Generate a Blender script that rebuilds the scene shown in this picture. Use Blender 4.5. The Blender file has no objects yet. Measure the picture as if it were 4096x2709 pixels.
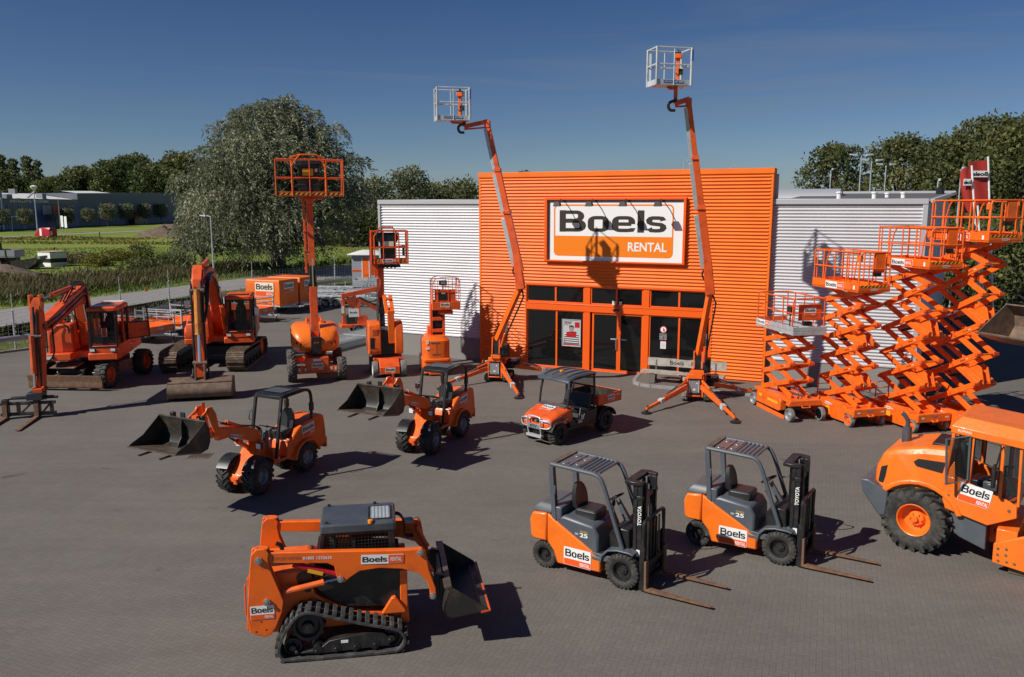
import bpy, bmesh, math, random
import numpy as np
from mathutils import Vector, Matrix
random.seed(7); RNG = np.random.default_rng(11)
R = math.radians
scene = bpy.context.scene
COL = scene.collection
# ---------------------------------------------------------------- camera model (measured on the photograph, 4096 x 2709)
FPX, CXP, CYP, CAMH = 3282.3, 2048.0, 1354.5, 7.0
PITCH = math.atan(306 / 1900)
def ray(x, y):
    a = (x - CXP) / FPX; b = (CYP - y) / FPX
    return Vector((a, math.cos(PITCH) + b * math.sin(PITCH), -math.sin(PITCH) + b * math.cos(PITCH)))
def G(x, y, z=0.0):
    d = ray(x, y); t = (z - CAMH) / d.z
    return Vector((d.x * t, d.y * t, z))
def AT(x, y, Y):
    d = ray(x, y); t = Y / d.y
    return Vector((d.x * t, Y, CAMH + d.z * t))
# ---------------------------------------------------------------- materials
def new_mat(name):
    m = bpy.data.materials.new(name); m.use_nodes = True
    nt = m.node_tree; b = nt.nodes['Principled BSDF']
    return m, nt, b
def N(nt, t, **kw):
    n = nt.nodes.new(t)
    for k, v in kw.items():
        if k.startswith('i_'): n.inputs[k[2:].replace('_', ' ')].default_value = v
        elif k.startswith('n_'): n.inputs[int(k[2:])].default_value = v
        else: setattr(n, k, v)
    return n
def L(nt, a, b): nt.links.new(a, b)
def c4(c): return (c[0], c[1], c[2], 1.0)
def mat(name, col, rough=0.5, metal=0.0, col2=None, scale=3.0, lo=0.45, hi=0.7, coat=0.0, spec=0.5, bump=0.0, bscale=40.0, detail=5.0, dust=0.0, coord='Object'):
    m, nt, b = new_mat(name)
    b.inputs['Base Color'].default_value = c4(col); b.inputs['Roughness'].default_value = rough
    b.inputs['Metallic'].default_value = metal; b.inputs['Specular IOR Level'].default_value = spec
    if coat: b.inputs['Coat Weight'].default_value = coat; b.inputs['Coat Roughness'].default_value = 0.08
    tc = N(nt, 'ShaderNodeTexCoord')
    if col2 is not None:
        no = N(nt, 'ShaderNodeTexNoise', i_Scale=scale, i_Detail=detail, i_Roughness=0.6)
        L(nt, tc.outputs[coord], no.inputs['Vector'])
        mr = N(nt, 'ShaderNodeMapRange'); mr.inputs[1].default_value = lo; mr.inputs[2].default_value = hi
        L(nt, no.outputs['Fac'], mr.inputs[0])
        mx = N(nt, 'ShaderNodeMix', data_type='RGBA'); mx.inputs[6].default_value = c4(col); mx.inputs[7].default_value = c4(col2)
        L(nt, mr.outputs[0], mx.inputs[0]); L(nt, mx.outputs[2], b.inputs['Base Color'])
        if dust:   # dry grey-brown dust and scuffs in fine patches
            n3 = N(nt, 'ShaderNodeTexNoise', i_Scale=scale * 4.5, i_Detail=10.0, i_Roughness=0.72); L(nt, tc.outputs[coord], n3.inputs['Vector'])
            m3 = N(nt, 'ShaderNodeMapRange'); m3.inputs[1].default_value = 0.5; m3.inputs[2].default_value = 0.72; m3.inputs[4].default_value = dust; L(nt, n3.outputs['Fac'], m3.inputs[0])
            m4 = N(nt, 'ShaderNodeMix', data_type='RGBA'); m4.inputs[7].default_value = (0.24, 0.15, 0.09, 1); L(nt, m3.outputs[0], m4.inputs[0]); L(nt, mx.outputs[2], m4.inputs[6]); L(nt, m4.outputs[2], b.inputs['Base Color'])
            ra = N(nt, 'ShaderNodeMapRange'); ra.inputs[2].default_value = max(dust, .01); ra.inputs[3].default_value = rough; ra.inputs[4].default_value = min(1, rough + .35); L(nt, m3.outputs[0], ra.inputs[0]); L(nt, ra.outputs[0], b.inputs['Roughness'])
    if bump:
        no = N(nt, 'ShaderNodeTexNoise', i_Scale=bscale, i_Detail=4.0)
        L(nt, tc.outputs[coord], no.inputs['Vector'])
        bp = N(nt, 'ShaderNodeBump', i_Strength=bump, i_Distance=0.02)
        L(nt, no.outputs['Fac'], bp.inputs['Height']); L(nt, bp.outputs[0], b.inputs['Normal'])
    return m
M = {}
def dm(k, *a, **kw): M[k] = mat(k, *a, **kw)
dm('orange', (0.88, 0.14, 0.006), 0.36, col2=(0.56, 0.085, 0.014), scale=3.2, lo=0.46, hi=0.8, coat=0.15, detail=9, dust=.38)
dm('orange_red', (0.78, 0.095, 0.009), 0.42, col2=(0.40, 0.05, 0.018), scale=3.3, lo=0.46, hi=0.76, coat=0.1, detail=9, dust=.5)
dm('orange_worn', (0.66, 0.085, 0.014), 0.5, col2=(0.25, 0.07, 0.03), scale=4.0, lo=0.5, hi=0.72)
dm('orange_deep', (0.9, 0.175, 0.01), 0.35, col2=(0.66, 0.12, 0.014), scale=2.8, lo=0.46, hi=0.85, coat=0.15, detail=9, dust=.28)
dm('orange_wall', (0.9, 0.18, 0.008), 0.42, col2=(0.8, 0.145, 0.01), scale=0.7, lo=.4, hi=.75)
dm('orange_frame', (0.82, 0.11, 0.006), 0.35)
dm('tarp', (0.80, 0.16, 0.012), 0.45, col2=(0.68, 0.12, 0.012), scale=2.0, bump=0.35, bscale=5)
dm('charcoal', (0.055, 0.066, 0.08), 0.35, col2=(0.085, 0.09, 0.095), scale=3, coat=0.15)
dm('worn_yellow', (0.62, 0.24, 0.04), 0.5, col2=(0.35, 0.13, 0.04), scale=5, lo=.45, hi=.7)
dm('guard_grey', (0.17, 0.175, 0.18), 0.28, col2=(0.24, 0.2, 0.19), scale=4, metal=.4, coat=.3)
dm('slate', (0.075, 0.088, 0.105), 0.42, col2=(0.10, 0.105, 0.11), scale=3)
dm('black', (0.012, 0.012, 0.013), 0.4, col2=(0.03, 0.028, 0.026), scale=6)
dm('black_gloss', (0.01, 0.01, 0.011), 0.22)
dm('vinyl', (0.02, 0.02, 0.022), 0.38, bump=0.1, bscale=90)
dm('tyre', (0.022, 0.021, 0.02), 0.75, col2=(0.085, 0.078, 0.068), scale=7, lo=0.42, hi=0.75, bump=0.2, bscale=60)
dm('tyre_dusty', (0.06, 0.056, 0.05), 0.85, col2=(0.15, 0.135, 0.115), scale=6, lo=0.4, hi=0.7, bump=0.2, bscale=60)
dm('tyre_grey', (0.14, 0.135, 0.13), 0.8, col2=(0.24, 0.23, 0.22), scale=8)
dm('steel', (0.42, 0.43, 0.44), 0.38, metal=0.7, col2=(0.28, 0.28, 0.28), scale=8)
dm('chrome', (0.75, 0.76, 0.78), 0.12, metal=1.0)
dm('galv', (0.52, 0.54, 0.55), 0.42, metal=0.35, col2=(0.38, 0.40, 0.41), scale=5)
dm('alu_paint', (0.55, 0.60, 0.64), 0.4, metal=0.15, col2=(0.42, 0.46, 0.5), scale=4)
dm('rim_grey', (0.30, 0.31, 0.33), 0.4, metal=0.4)
dm('steel_black', (0.016, 0.016, 0.017), 0.36, col2=(0.05, 0.045, 0.04), scale=5, lo=0.5, hi=0.8)
dm('bucket_steel', (0.035, 0.033, 0.031), 0.45, metal=0.3, col2=(0.12, 0.085, 0.055), scale=3.0, lo=0.5, hi=0.75)
dm('bucket_worn', (0.17, 0.14, 0.11), 0.42, metal=0.4, col2=(0.10, 0.065, 0.04), scale=4, lo=0.4, hi=0.7)
dm('rust', (0.12, 0.07, 0.045), 0.7, col2=(0.21, 0.105, 0.05), scale=9, lo=0.4, hi=0.65, bump=0.2)
dm('rust_dark', (0.10, 0.07, 0.05), 0.7, col2=(0.20, 0.12, 0.075), scale=5, lo=0.4, hi=0.7, bump=0.15)
dm('track_steel', (0.11, 0.078, 0.055), 0.65, metal=0.3, col2=(0.22, 0.15, 0.10), scale=6, lo=0.45, hi=0.7)
dm('track_rubber', (0.035, 0.034, 0.033), 0.8, col2=(0.10, 0.094, 0.085), scale=9, lo=0.45, hi=0.7)
dm('white', (0.78, 0.78, 0.77), 0.45)
dm('cream', (0.78, 0.70, 0.55), 0.5)
dm('ink', (0.018, 0.015, 0.011), 0.5)
dm('ink_sign', (0.028, 0.022, 0.014), 0.5)
dm('sign_orange', (0.84, 0.20, 0.0), 0.45)
dm('sticker_orange', (0.82, 0.10, 0.012), 0.4)
dm('yellow', (0.75, 0.38, 0.02), 0.5)
dm('red', (0.42, 0.012, 0.018), 0.35)
dm('blue', (0.03, 0.10, 0.30), 0.4)
dm('beacon', (0.9, 0.25, 0.0), 0.2)
dm('lens', (0.7, 0.72, 0.74), 0.12, spec=0.8)
dm('mirror', (0.55, 0.6, 0.68), 0.06, metal=1.0)
dm('seat_grey', (0.25, 0.24, 0.22), 0.7)
dm('cladding', (0.60, 0.60, 0.62), 0.46, metal=0.25, col2=(0.55, 0.55, 0.57), scale=0.5)
dm('flashing', (0.50, 0.51, 0.53), 0.4, metal=0.3)
dm('roof_felt', (0.09, 0.085, 0.085), 0.85, col2=(0.14, 0.135, 0.13), scale=0.8)
dm('plinth', (0.30, 0.285, 0.27), 0.85, col2=(0.10, 0.095, 0.09), scale=45, lo=0.45, hi=0.6)
dm('kerb', (0.26, 0.255, 0.245), 0.85, col2=(0.2, 0.19, 0.18), scale=3)
dm('bench_wood', (0.36, 0.33, 0.29), 0.8, col2=(0.22, 0.195, 0.165), scale=6, bump=0.2)
dm('bench_dark', (0.10, 0.085, 0.07), 0.8)
dm('interior', (0.12, 0.11, 0.10), 0.8)
dm('interior_floor', (0.25, 0.23, 0.20), 0.6)
dm('asphalt', (0.22, 0.205, 0.20), 0.9, col2=(0.27, 0.25, 0.245), scale=1.2, bump=0.1)
dm('soil', (0.10, 0.07, 0.05), 0.95, col2=(0.18, 0.13, 0.095), scale=1.5, bump=0.6, bscale=3)
dm('sand', (0.42, 0.32, 0.2), 0.95, col2=(0.3, 0.22, 0.14), scale=2)
dm('bark', (0.075, 0.058, 0.043), 0.9, col2=(0.13, 0.105, 0.08), scale=4, bump=0.5, bscale=8)
dm('van_red', (0.38, 0.012, 0.02), 0.3)
dm('car_blue', (0.06, 0.2, 0.36), 0.25)
dm('paper', (0.45, 0.45, 0.44), 0.6)
dm('hall_blue', (0.045, 0.085, 0.36), 0.4, col2=(0.02, 0.03, 0.05), scale=0.06)
dm('hall_green', (0.018, 0.032, 0.04), 0.3)
dm('hall_grey', (0.14, 0.155, 0.19), 0.6, col2=(0.12, 0.13, 0.145), scale=0.1)
dm('hut_grey', (0.28, 0.29, 0.31), 0.55)
dm('roof_white', (0.72, 0.71, 0.67), 0.5)
dm('flag_red', (0.42, 0.03, 0.02), 0.7)
dm('green_sign', (0.02, 0.32, 0.12), 0.4)
dm('pit', (0.012, 0.011, 0.011), 0.8)
def glass(name, col, tr=0.5, rough=0.04):
    m, nt, b = new_mat(name)
    b.inputs['Base Color'].default_value = c4(col); b.inputs['Roughness'].default_value = rough
    b.inputs['Specular IOR Level'].default_value = 0.6
    t = N(nt, 'ShaderNodeBsdfTransparent'); t.inputs[0].default_value = (0.75, 0.8, 0.8, 1)
    mx = N(nt, 'ShaderNodeMixShader'); mx.inputs[0].default_value = tr
    out = nt.nodes['Material Output']
    L(nt, b.outputs[0], mx.inputs[1]); L(nt, t.outputs[0], mx.inputs[2]); L(nt, mx.outputs[0], out.inputs[0])
    M[name] = m
glass('glass_shop', (0.012, 0.013, 0.014), 0.45)
glass('glass_cab', (0.02, 0.024, 0.028), 0.5)
glass('glass_tint', (0.03, 0.03, 0.03), 0.6)
# paving: herringbone blocks with joints, tint per block, stains
def paving():
    m, nt, b = new_mat('paving'); M['paving'] = m
    tc = N(nt, 'ShaderNodeTexCoord')
    mp = N(nt, 'ShaderNodeMapping'); mp.inputs['Rotation'].default_value = (0, 0, R(21)); mp.inputs['Scale'].default_value = (10.5, 10.5, 10.5)
    L(nt, tc.outputs['Object'], mp.inputs[0])
    sx = N(nt, 'ShaderNodeSeparateXYZ'); L(nt, mp.outputs[0], sx.inputs[0])
    def ma(op, a, c=None, clamp=False):
        n = N(nt, 'ShaderNodeMath', operation=op); n.use_clamp = clamp
        for k, v in enumerate((a, c)):
            if v is None: continue
            if isinstance(v, (int, float)): n.inputs[k].default_value = v
            else: L(nt, v, n.inputs[k])
        return n.outputs[0]
    X, Y = sx.outputs[0], sx.outputs[1]
    i, j = ma('FLOOR', X), ma('FLOOR', Y); fx, fy = ma('SUBTRACT', X, i), ma('SUBTRACT', Y, j)
    v = ma('FLOORED_MODULO', ma('SUBTRACT', i, j), 4.0)
    def eq(k): return ma('COMPARE', v, float(k))
    e = [None] * 4
    for k in range(4):
        n = N(nt, 'ShaderNodeMath', operation='COMPARE'); L(nt, v, n.inputs[0]); n.inputs[1].default_value = k; n.inputs[2].default_value = 0.1; e[k] = n.outputs[0]
    dl = ma('ADD', fx, e[1]); dr = ma('ADD', ma('SUBTRACT', 1.0, fx), e[0])
    db = ma('ADD', fy, e[2]); dt = ma('ADD', ma('SUBTRACT', 1.0, fy), e[3])
    d = ma('MINIMUM', ma('MINIMUM', dl, dr), ma('MINIMUM', db, dt))
    mr = N(nt, 'ShaderNodeMapRange'); mr.inputs[1].default_value = 0.02; mr.inputs[2].default_value = 0.085; L(nt, d, mr.inputs[0])
    cb = N(nt, 'ShaderNodeCombineXYZ'); L(nt, ma('SUBTRACT', i, e[1]), cb.inputs[0]); L(nt, ma('SUBTRACT', j, e[2]), cb.inputs[1])
    wn = N(nt, 'ShaderNodeTexWhiteNoise'); L(nt, cb.outputs[0], wn.inputs[0])
    r1 = N(nt, 'ShaderNodeMix', data_type='RGBA'); r1.inputs[6].default_value = (0.132, 0.119, 0.104, 1); r1.inputs[7].default_value = (0.146, 0.132, 0.116, 1)
    L(nt, wn.outputs['Value'], r1.inputs[0])
    r2 = N(nt, 'ShaderNodeMix', data_type='RGBA'); r2.inputs[6].default_value = (0.112, 0.101, 0.088, 1)
    L(nt, mr.outputs[0], r2.inputs[0]); L(nt, r1.outputs[2], r2.inputs[7])
    # large stains
    n1 = N(nt, 'ShaderNodeTexNoise', i_Scale=0.22, i_Detail=6.0, i_Roughness=0.62); L(nt, tc.outputs['Object'], n1.inputs[0])
    m1 = N(nt, 'ShaderNodeMapRange'); m1.inputs[1].default_value = 0.35; m1.inputs[2].default_value = 0.7; m1.inputs[3].default_value = 0.9; m1.inputs[4].default_value = 1.1
    L(nt, n1.outputs[0], m1.inputs[0])
    vm = N(nt, 'ShaderNodeVectorMath', operation='SCALE'); L(nt, r2.outputs[2], vm.inputs[0]); L(nt, m1.outputs[0], vm.inputs['Scale'])
    n2 = N(nt, 'ShaderNodeTexNoise', i_Scale=0.5, i_Detail=5.0, i_Roughness=0.7); L(nt, tc.outputs['Object'], n2.inputs[0])
    m2 = N(nt, 'ShaderNodeMapRange'); m2.inputs[1].default_value = 0.62; m2.inputs[2].default_value = 0.78; m2.inputs[4].default_value = 0.45; L(nt, n2.outputs[0], m2.inputs[0])
    r3 = N(nt, 'ShaderNodeMix', data_type='RGBA'); r3.inputs[7].default_value = (0.17, 0.115, 0.07, 1)
    L(nt, m2.outputs[0], r3.inputs[0]); L(nt, vm.outputs[0], r3.inputs[6]); mk = N(nt, 'ShaderNodeMapping'); mk.inputs['Rotation'].default_value = (0, 0, R(-24)); mk.inputs['Scale'].default_value = (0.14, 0.9, 1.0); L(nt, tc.outputs['Object'], mk.inputs[0])
    n4 = N(nt, 'ShaderNodeTexNoise', i_Scale=1.0, i_Detail=5.0, i_Roughness=0.6, i_Distortion=1.1); L(nt, mk.outputs[0], n4.inputs[0])
    m4 = N(nt, 'ShaderNodeMapRange'); m4.inputs[1].default_value = 0.36; m4.inputs[2].default_value = 0.62; m4.inputs[3].default_value = 0.92; m4.inputs[4].default_value = 1.03; L(nt, n4.outputs[0], m4.inputs[0])
    n5 = N(nt, 'ShaderNodeTexNoise', i_Scale=0.95, i_Detail=3.0); L(nt, tc.outputs['Object'], n5.inputs[0])
    m5 = N(nt, 'ShaderNodeMapRange'); m5.inputs[1].default_value = 0.70; m5.inputs[2].default_value = 0.76; m5.inputs[3].default_value = 1.0; m5.inputs[4].default_value = 0.62; L(nt, n5.outputs[0], m5.inputs[0])
    v4 = N(nt, 'ShaderNodeVectorMath', operation='SCALE'); L(nt, r3.outputs[2], v4.inputs[0]); L(nt, ma('MULTIPLY', m4.outputs[0], m5.outputs[0]), v4.inputs['Scale']); L(nt, v4.outputs[0], b.inputs['Base Color'])
    b.inputs['Roughness'].default_value = 0.85
    bp = N(nt, 'ShaderNodeBump', i_Strength=0.35, i_Distance=0.01); L(nt, mr.outputs[0], bp.inputs['Height']); L(nt, bp.outputs[0], b.inputs['Normal'])
paving()
def ground_mat(name, cols, s1, s2):
    m, nt, b = new_mat(name); M[name] = m
    tc = N(nt, 'ShaderNodeTexCoord')
    a = N(nt, 'ShaderNodeTexNoise', i_Scale=s1, i_Detail=8.0, i_Roughness=0.65); L(nt, tc.outputs['Object'], a.inputs[0])
    c = N(nt, 'ShaderNodeTexNoise', i_Scale=s2, i_Detail=6.0, i_Roughness=0.7); L(nt, tc.outputs['Object'], c.inputs[0])
    rp = N(nt, 'ShaderNodeValToRGB'); rp.color_ramp.elements[0].position = 0.32; rp.color_ramp.elements[0].color = c4(cols[0])
    rp.color_ramp.elements[1].position = 0.68; rp.color_ramp.elements[1].color = c4(cols[2])
    e = rp.color_ramp.elements.new(0.5); e.color = c4(cols[1]); L(nt, a.outputs[0], rp.inputs[0])
    mr = N(nt, 'ShaderNodeMapRange'); mr.inputs[1].default_value = 0.3; mr.inputs[2].default_value = 0.7; mr.inputs[3].default_value = 0.65; mr.inputs[4].default_value = 1.3; L(nt, c.outputs[0], mr.inputs[0])
    vm = N(nt, 'ShaderNodeVectorMath', operation='SCALE'); L(nt, rp.outputs[0], vm.inputs[0]); L(nt, mr.outputs[0], vm.inputs['Scale'])
    L(nt, vm.outputs[0], b.inputs['Base Color']); b.inputs['Roughness'].default_value = 0.95; b.inputs['Specular IOR Level'].default_value = 0.15
    bp = N(nt, 'ShaderNodeBump', i_Strength=0.8, i_Distance=0.15); L(nt, c.outputs[0], bp.inputs['Height']); L(nt, bp.outputs[0], b.inputs['Normal'])
ground_mat('meadow', [(0.23, 0.215, 0.06), (0.17, 0.215, 0.04), (0.14, 0.195, 0.03)], 0.05, 1.1)
ground_mat('verge', [(0.17, 0.14, 0.05), (0.105, 0.12, 0.03), (0.07, 0.095, 0.02)], 0.35, 3.0)
def leaf_mat(name, c1, c2, c3=None, rough=0.6, trans=0.35):
    m, nt, b = new_mat(name); M[name] = m
    at = N(nt, 'ShaderNodeAttribute', attribute_name='tint')
    rp = N(nt, 'ShaderNodeValToRGB'); rp.color_ramp.elements[0].color = c4(c1); rp.color_ramp.elements[1].color = c4(c3 or c2)
    e = rp.color_ramp.elements.new(0.6); e.color = c4(c2)
    L(nt, at.outputs['Fac'], rp.inputs[0]); L(nt, rp.outputs[0], b.inputs['Base Color'])
    b.inputs['Roughness'].default_value = rough; b.inputs['Specular IOR Level'].default_value = 0.3
    tl = N(nt, 'ShaderNodeBsdfTranslucent'); L(nt, rp.outputs[0], tl.inputs[0])
    mx = N(nt, 'ShaderNodeMixShader'); mx.inputs[0].default_value = trans
    L(nt, b.outputs[0], mx.inputs[1]); L(nt, tl.outputs[0], mx.inputs[2]); L(nt, mx.outputs[0], nt.nodes['Material Output'].inputs[0])
leaf_mat('leaf_willow', (0.095, 0.107, 0.056), (0.222, 0.238, 0.143), (0.476, 0.476, 0.333), 0.45)
leaf_mat('leaf_dark', (0.047, 0.068, 0.024), (0.101, 0.124, 0.041), (0.162, 0.176, 0.057))
leaf_mat('leaf_mid', (0.058, 0.072, 0.023), (0.109, 0.123, 0.041), (0.189, 0.189, 0.065))
leaf_mat('leaf_pale', (0.090, 0.102, 0.053), (0.165, 0.177, 0.090), (0.240, 0.247, 0.143))
leaf_mat('leaf_reed', (0.089, 0.078, 0.031), (0.156, 0.130, 0.063), (0.282, 0.230, 0.146))
leaf_mat('leaf_grass', (0.069, 0.098, 0.018), (0.127, 0.172, 0.032), (0.196, 0.218, 0.057))
leaf_mat('leaf_yellow', (0.105, 0.112, 0.022), (0.180, 0.173, 0.030), (0.285, 0.240, 0.045))
# ---------------------------------------------------------------- mesh builder
def V(*a): return Vector(a)
class MB:
    def __init__(s): s.v = []; s.f = []; s.mi = []; s.m = 0
    def add(s, vs, fs):
        o = len(s.v); s.v.extend([tuple(p) for p in vs])
        for f in fs: s.f.append([o + k for k in f]); s.mi.append(s.m)
        return s
    def box(s, c, d, rz=0, ry=0, rx=0):
        mt = Matrix.Rotation(rz, 3, 'Z') @ Matrix.Rotation(ry, 3, 'Y') @ Matrix.Rotation(rx, 3, 'X')
        vs = [Vector(c) + mt @ Vector((x * d[0] / 2, y * d[1] / 2, z * d[2] / 2)) for x in (-1, 1) for y in (-1, 1) for z in (-1, 1)]
        return s.add(vs, [(0, 1, 3, 2), (4, 6, 7, 5), (0, 4, 5, 1), (2, 3, 7, 6), (0, 2, 6, 4), (1, 5, 7, 3)])
    def bx(s, x0, x1, y0, y1, z0, z1): return s.box(((x0 + x1) / 2, (y0 + y1) / 2, (z0 + z1) / 2), (abs(x1 - x0), abs(y1 - y0), abs(z1 - z0)))
    def bar(s, p, q, w, h, up=(0, 0, 1), w2=None, h2=None):
        p, q = Vector(p), Vector(q); d = (q - p).normalized(); u = Vector(up)
        if abs(d.dot(u)) > 0.98: u = Vector((1, 0, 0))
        a = d.cross(u).normalized(); b = a.cross(d)
        w2 = w if w2 is None else w2; h2 = h if h2 is None else h2
        vs = [p + a * w / 2 * i + b * h / 2 * j for i, j in ((-1, -1), (1, -1), (1, 1), (-1, 1))] + [q + a * w2 / 2 * i + b * h2 / 2 * j for i, j in ((-1, -1), (1, -1), (1, 1), (-1, 1))]
        return s.add(vs, [(0, 3, 2, 1), (4, 5, 6, 7), (0, 1, 5, 4), (1, 2, 6, 5), (2, 3, 7, 6), (3, 0, 4, 7)])
    def tube(s, pts, r, n=8, closed=False, cap=True):
        pts = [Vector(p) for p in pts]; k = len(pts); rr = r if isinstance(r, (list, tuple)) else [r] * k
        vs = []; ref = None
        for i, p in enumerate(pts):
            a = pts[(i - 1) % k] if (i > 0 or closed) else p; b = pts[(i + 1) % k] if (i < k - 1 or closed) else p
            t = (b - a).normalized()
            if ref is None:
                ref = Vector((0, 0, 1)) if abs(t.z) < 0.9 else Vector((1, 0, 0))
            x = (ref - t * ref.dot(t)).normalized(); ref = x; y = t.cross(x)
            # miter
            sc = 1.0
            if 0 < i < k - 1 or closed:
                t1 = (p - a).normalized(); cs = max(0.5, abs(t1.dot(t))); sc = 1 / cs
            for j in range(n):
                an = 2 * math.pi * j / n
                vs.append(p + (x * math.cos(an) + y * math.sin(an)) * rr[i] * (sc if sc < 1.3 else 1.3))
        fs = []
        for i in range(k if closed else k - 1):
            for j in range(n):
                a = i * n + j; b = i * n + (j + 1) % n; c = ((i + 1) % k) * n + (j + 1) % n; d = ((i + 1) % k) * n + j
                fs.append((a, b, c, d))
        if cap and not closed: fs += [tuple(range(n))[::-1], tuple(range((k - 1) * n, k * n))]
        return s.add(vs, fs)
    def prism(s, poly, y0, y1):           # polygon in x,z extruded along y
        n = len(poly); vs = [(x, y0, z) for x, z in poly] + [(x, y1, z) for x, z in poly]
        return s.add(vs, [tuple(range(n)), tuple(range(n, 2 * n))[::-1]] + [(i, i + n, (i + 1) % n + n, (i + 1) % n) for i in range(n)])
    def prismz(s, poly, z0, z1):
        n = len(poly); vs = [(x, y, z0) for x, y in poly] + [(x, y, z1) for x, y in poly]
        return s.add(vs, [tuple(range(n))[::-1], tuple(range(n, 2 * n))] + [(i, (i + 1) % n, (i + 1) % n + n, i + n) for i in range(n)])
    def prismx(s, poly, x0, x1):          # polygon in y,z
        n = len(poly); vs = [(x0, y, z) for y, z in poly] + [(x1, y, z) for y, z in poly]
        return s.add(vs, [tuple(range(n)), tuple(range(n, 2 * n))[::-1]] + [(i, i + n, (i + 1) % n + n, (i + 1) % n) for i in range(n)])
    def lathe(s, prof, c=(0, 0, 0), ax='y', n=24, cap=True):    # prof: (t along axis, r)
        vs = []; c = Vector(c)
        for t, r in prof:
            for j in range(n):
                a = 2 * math.pi * j / n; u, w = r * math.cos(a), r * math.sin(a)
                vs.append(c + (Vector((u, t, w)) if ax == 'y' else Vector((t, u, w)) if ax == 'x' else Vector((u, w, t))))
        k = len(prof); fs = [(i * n + j, i * n + (j + 1) % n, (i + 1) * n + (j + 1) % n, (i + 1) * n + j) for i in range(k - 1) for j in range(n)]
        if cap: fs += [tuple(range(n)), tuple(range((k - 1) * n, k * n))]
        return s.add(vs, fs)
    def loft(s, rings, cap=True):
        n = len(rings[0]); vs = [p for r in rings for p in r]; k = len(rings)
        fs = [(i * n + j, i * n + (j + 1) % n, (i + 1) * n + (j + 1) % n, (i + 1) * n + j) for i in range(k - 1) for j in range(n)]
        if cap: fs += [tuple(range(n))[::-1], tuple(range((k - 1) * n, k * n))]
        return s.add(vs, fs)
    def ball(s, c, r, n=10, k=6):
        r = (r, r, r) if isinstance(r, (int, float)) else r
        pr = []
        for i in range(1, k):
            a = math.pi * i / k; pr.append([(c[0] + r[0] * math.sin(a) * math.cos(2 * math.pi * j / n), c[1] + r[1] * math.sin(a) * math.sin(2 * math.pi * j / n), c[2] - r[2] * math.cos(a)) for j in range(n)])
        return s.loft(pr)
    def quad(s, a, b, c, d): return s.add([a, b, c, d], [(0, 1, 2, 3)])
    def rbox(s, x0, x1, y0, y1, z0, z1, r=0.05, n=4):   # box with rounded vertical edges and slightly rounded top
        pl = rrect(x0, y0, x1, y1, r, n); cx, cy = (x0 + x1) / 2, (y0 + y1) / 2; b = min(r * 0.6, (z1 - z0) * 0.4)
        pi = [(cx + (x - cx) * (1 - b / abs(x1 - x0) * 2), cy + (y - cy) * (1 - b / abs(y1 - y0) * 2)) for x, y in pl]
        return s.loft([[(x, y, z0) for x, y in pl], [(x, y, z1 - b) for x, y in pl], [((x + 2 * u) / 3, (y + 2 * w) / 3, z1 - b * 0.3) for (x, y), (u, w) in zip(pl, pi)], [(x, y, z1) for x, y in pi]])
    def mesh(s, name, mats, ang=32):
        me = bpy.data.meshes.new(name); me.from_pydata(s.v, [], s.f)
        for m in mats: me.materials.append(M[m] if isinstance(m, str) else m)
        me.polygons.foreach_set('material_index', s.mi)
        bm = bmesh.new(); bm.from_mesh(me); bmesh.ops.recalc_face_normals(bm, faces=bm.faces); bm.to_mesh(me); bm.free()
        if ang:
            me.polygons.foreach_set('use_smooth', [True] * len(me.polygons)); me.set_sharp_from_angle(angle=R(ang))
        me.update(); return me
def rrect(x0, y0, x1, y1, r, n=4):
    out = []
    for cx, cy, a0 in ((x1 - r, y1 - r, 0), (x0 + r, y1 - r, 90), (x0 + r, y0 + r, 180), (x1 - r, y0 + r, 270)):
        for i in range(n + 1):
            a = R(a0 + 90 * i / n); out.append((cx + r * math.cos(a), cy + r * math.sin(a)))
    return out
def chaikin(p, it=2, closed=True):
    for _ in range(it):
        q = []; n = len(p)
        if not closed: q.append(p[0])
        for i in range(n if closed else n - 1):
            a, b = p[i], p[(i + 1) % n]
            q.append(tuple(u * 0.75 + w * 0.25 for u, w in zip(a, b))); q.append(tuple(u * 0.25 + w * 0.75 for u, w in zip(a, b)))
        if not closed: q.append(p[-1])
        p = q
    return p
def part(name, mb, mats, parent, bevel=0, loc=None, rot=None, label=None, stuff=False, ang=32):
    mats = [mats] if isinstance(mats, (str, bpy.types.Material)) else mats
    me = mb if isinstance(mb, bpy.types.Mesh) else mb.mesh(name, mats, ang)
    o = bpy.data.objects.new(name, me); COL.objects.link(o)
    if parent is not None: o.parent = parent
    if loc is not None: o.location = loc
    if rot is not None: o.rotation_euler = rot
    if bevel:
        bv = o.modifiers.new('Bevel', 'BEVEL'); bv.width = bevel; bv.segments = 2; bv.limit_method = 'ANGLE'; bv.angle_limit = R(35); bv.harden_normals = False
    if label: o['label'] = label
    if stuff: o['kind'] = 'stuff'
    return o
def tag(o, label, cat, group=None):
    o['label'] = label; o['category'] = cat
    if group: o['group'] = group
    return o
def thing(name, label, cat, loc=(0, 0, 0), rz=0, group=None):
    o = bpy.data.objects.new(name, None); o.empty_display_size = 0.3; COL.objects.link(o)
    o.location = loc; o.rotation_euler = (0, 0, rz)
    return tag(o, label, cat, group)
def struct(name, mb, mats, ang=0):
    o = part(name, mb, mats, None, ang=ang); o['kind'] = 'structure'; return o
def dup(root, loc, rz, label=None):
    r = root.copy(); COL.objects.link(r); r.location = loc; r.rotation_euler = (0, 0, rz)
    if label: r['label'] = label
    for ch in list(root.children):
        c = ch.copy(); COL.objects.link(c); c.parent = r
        for g in list(ch.children):
            d = g.copy(); COL.objects.link(d); d.parent = c
    return r
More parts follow.
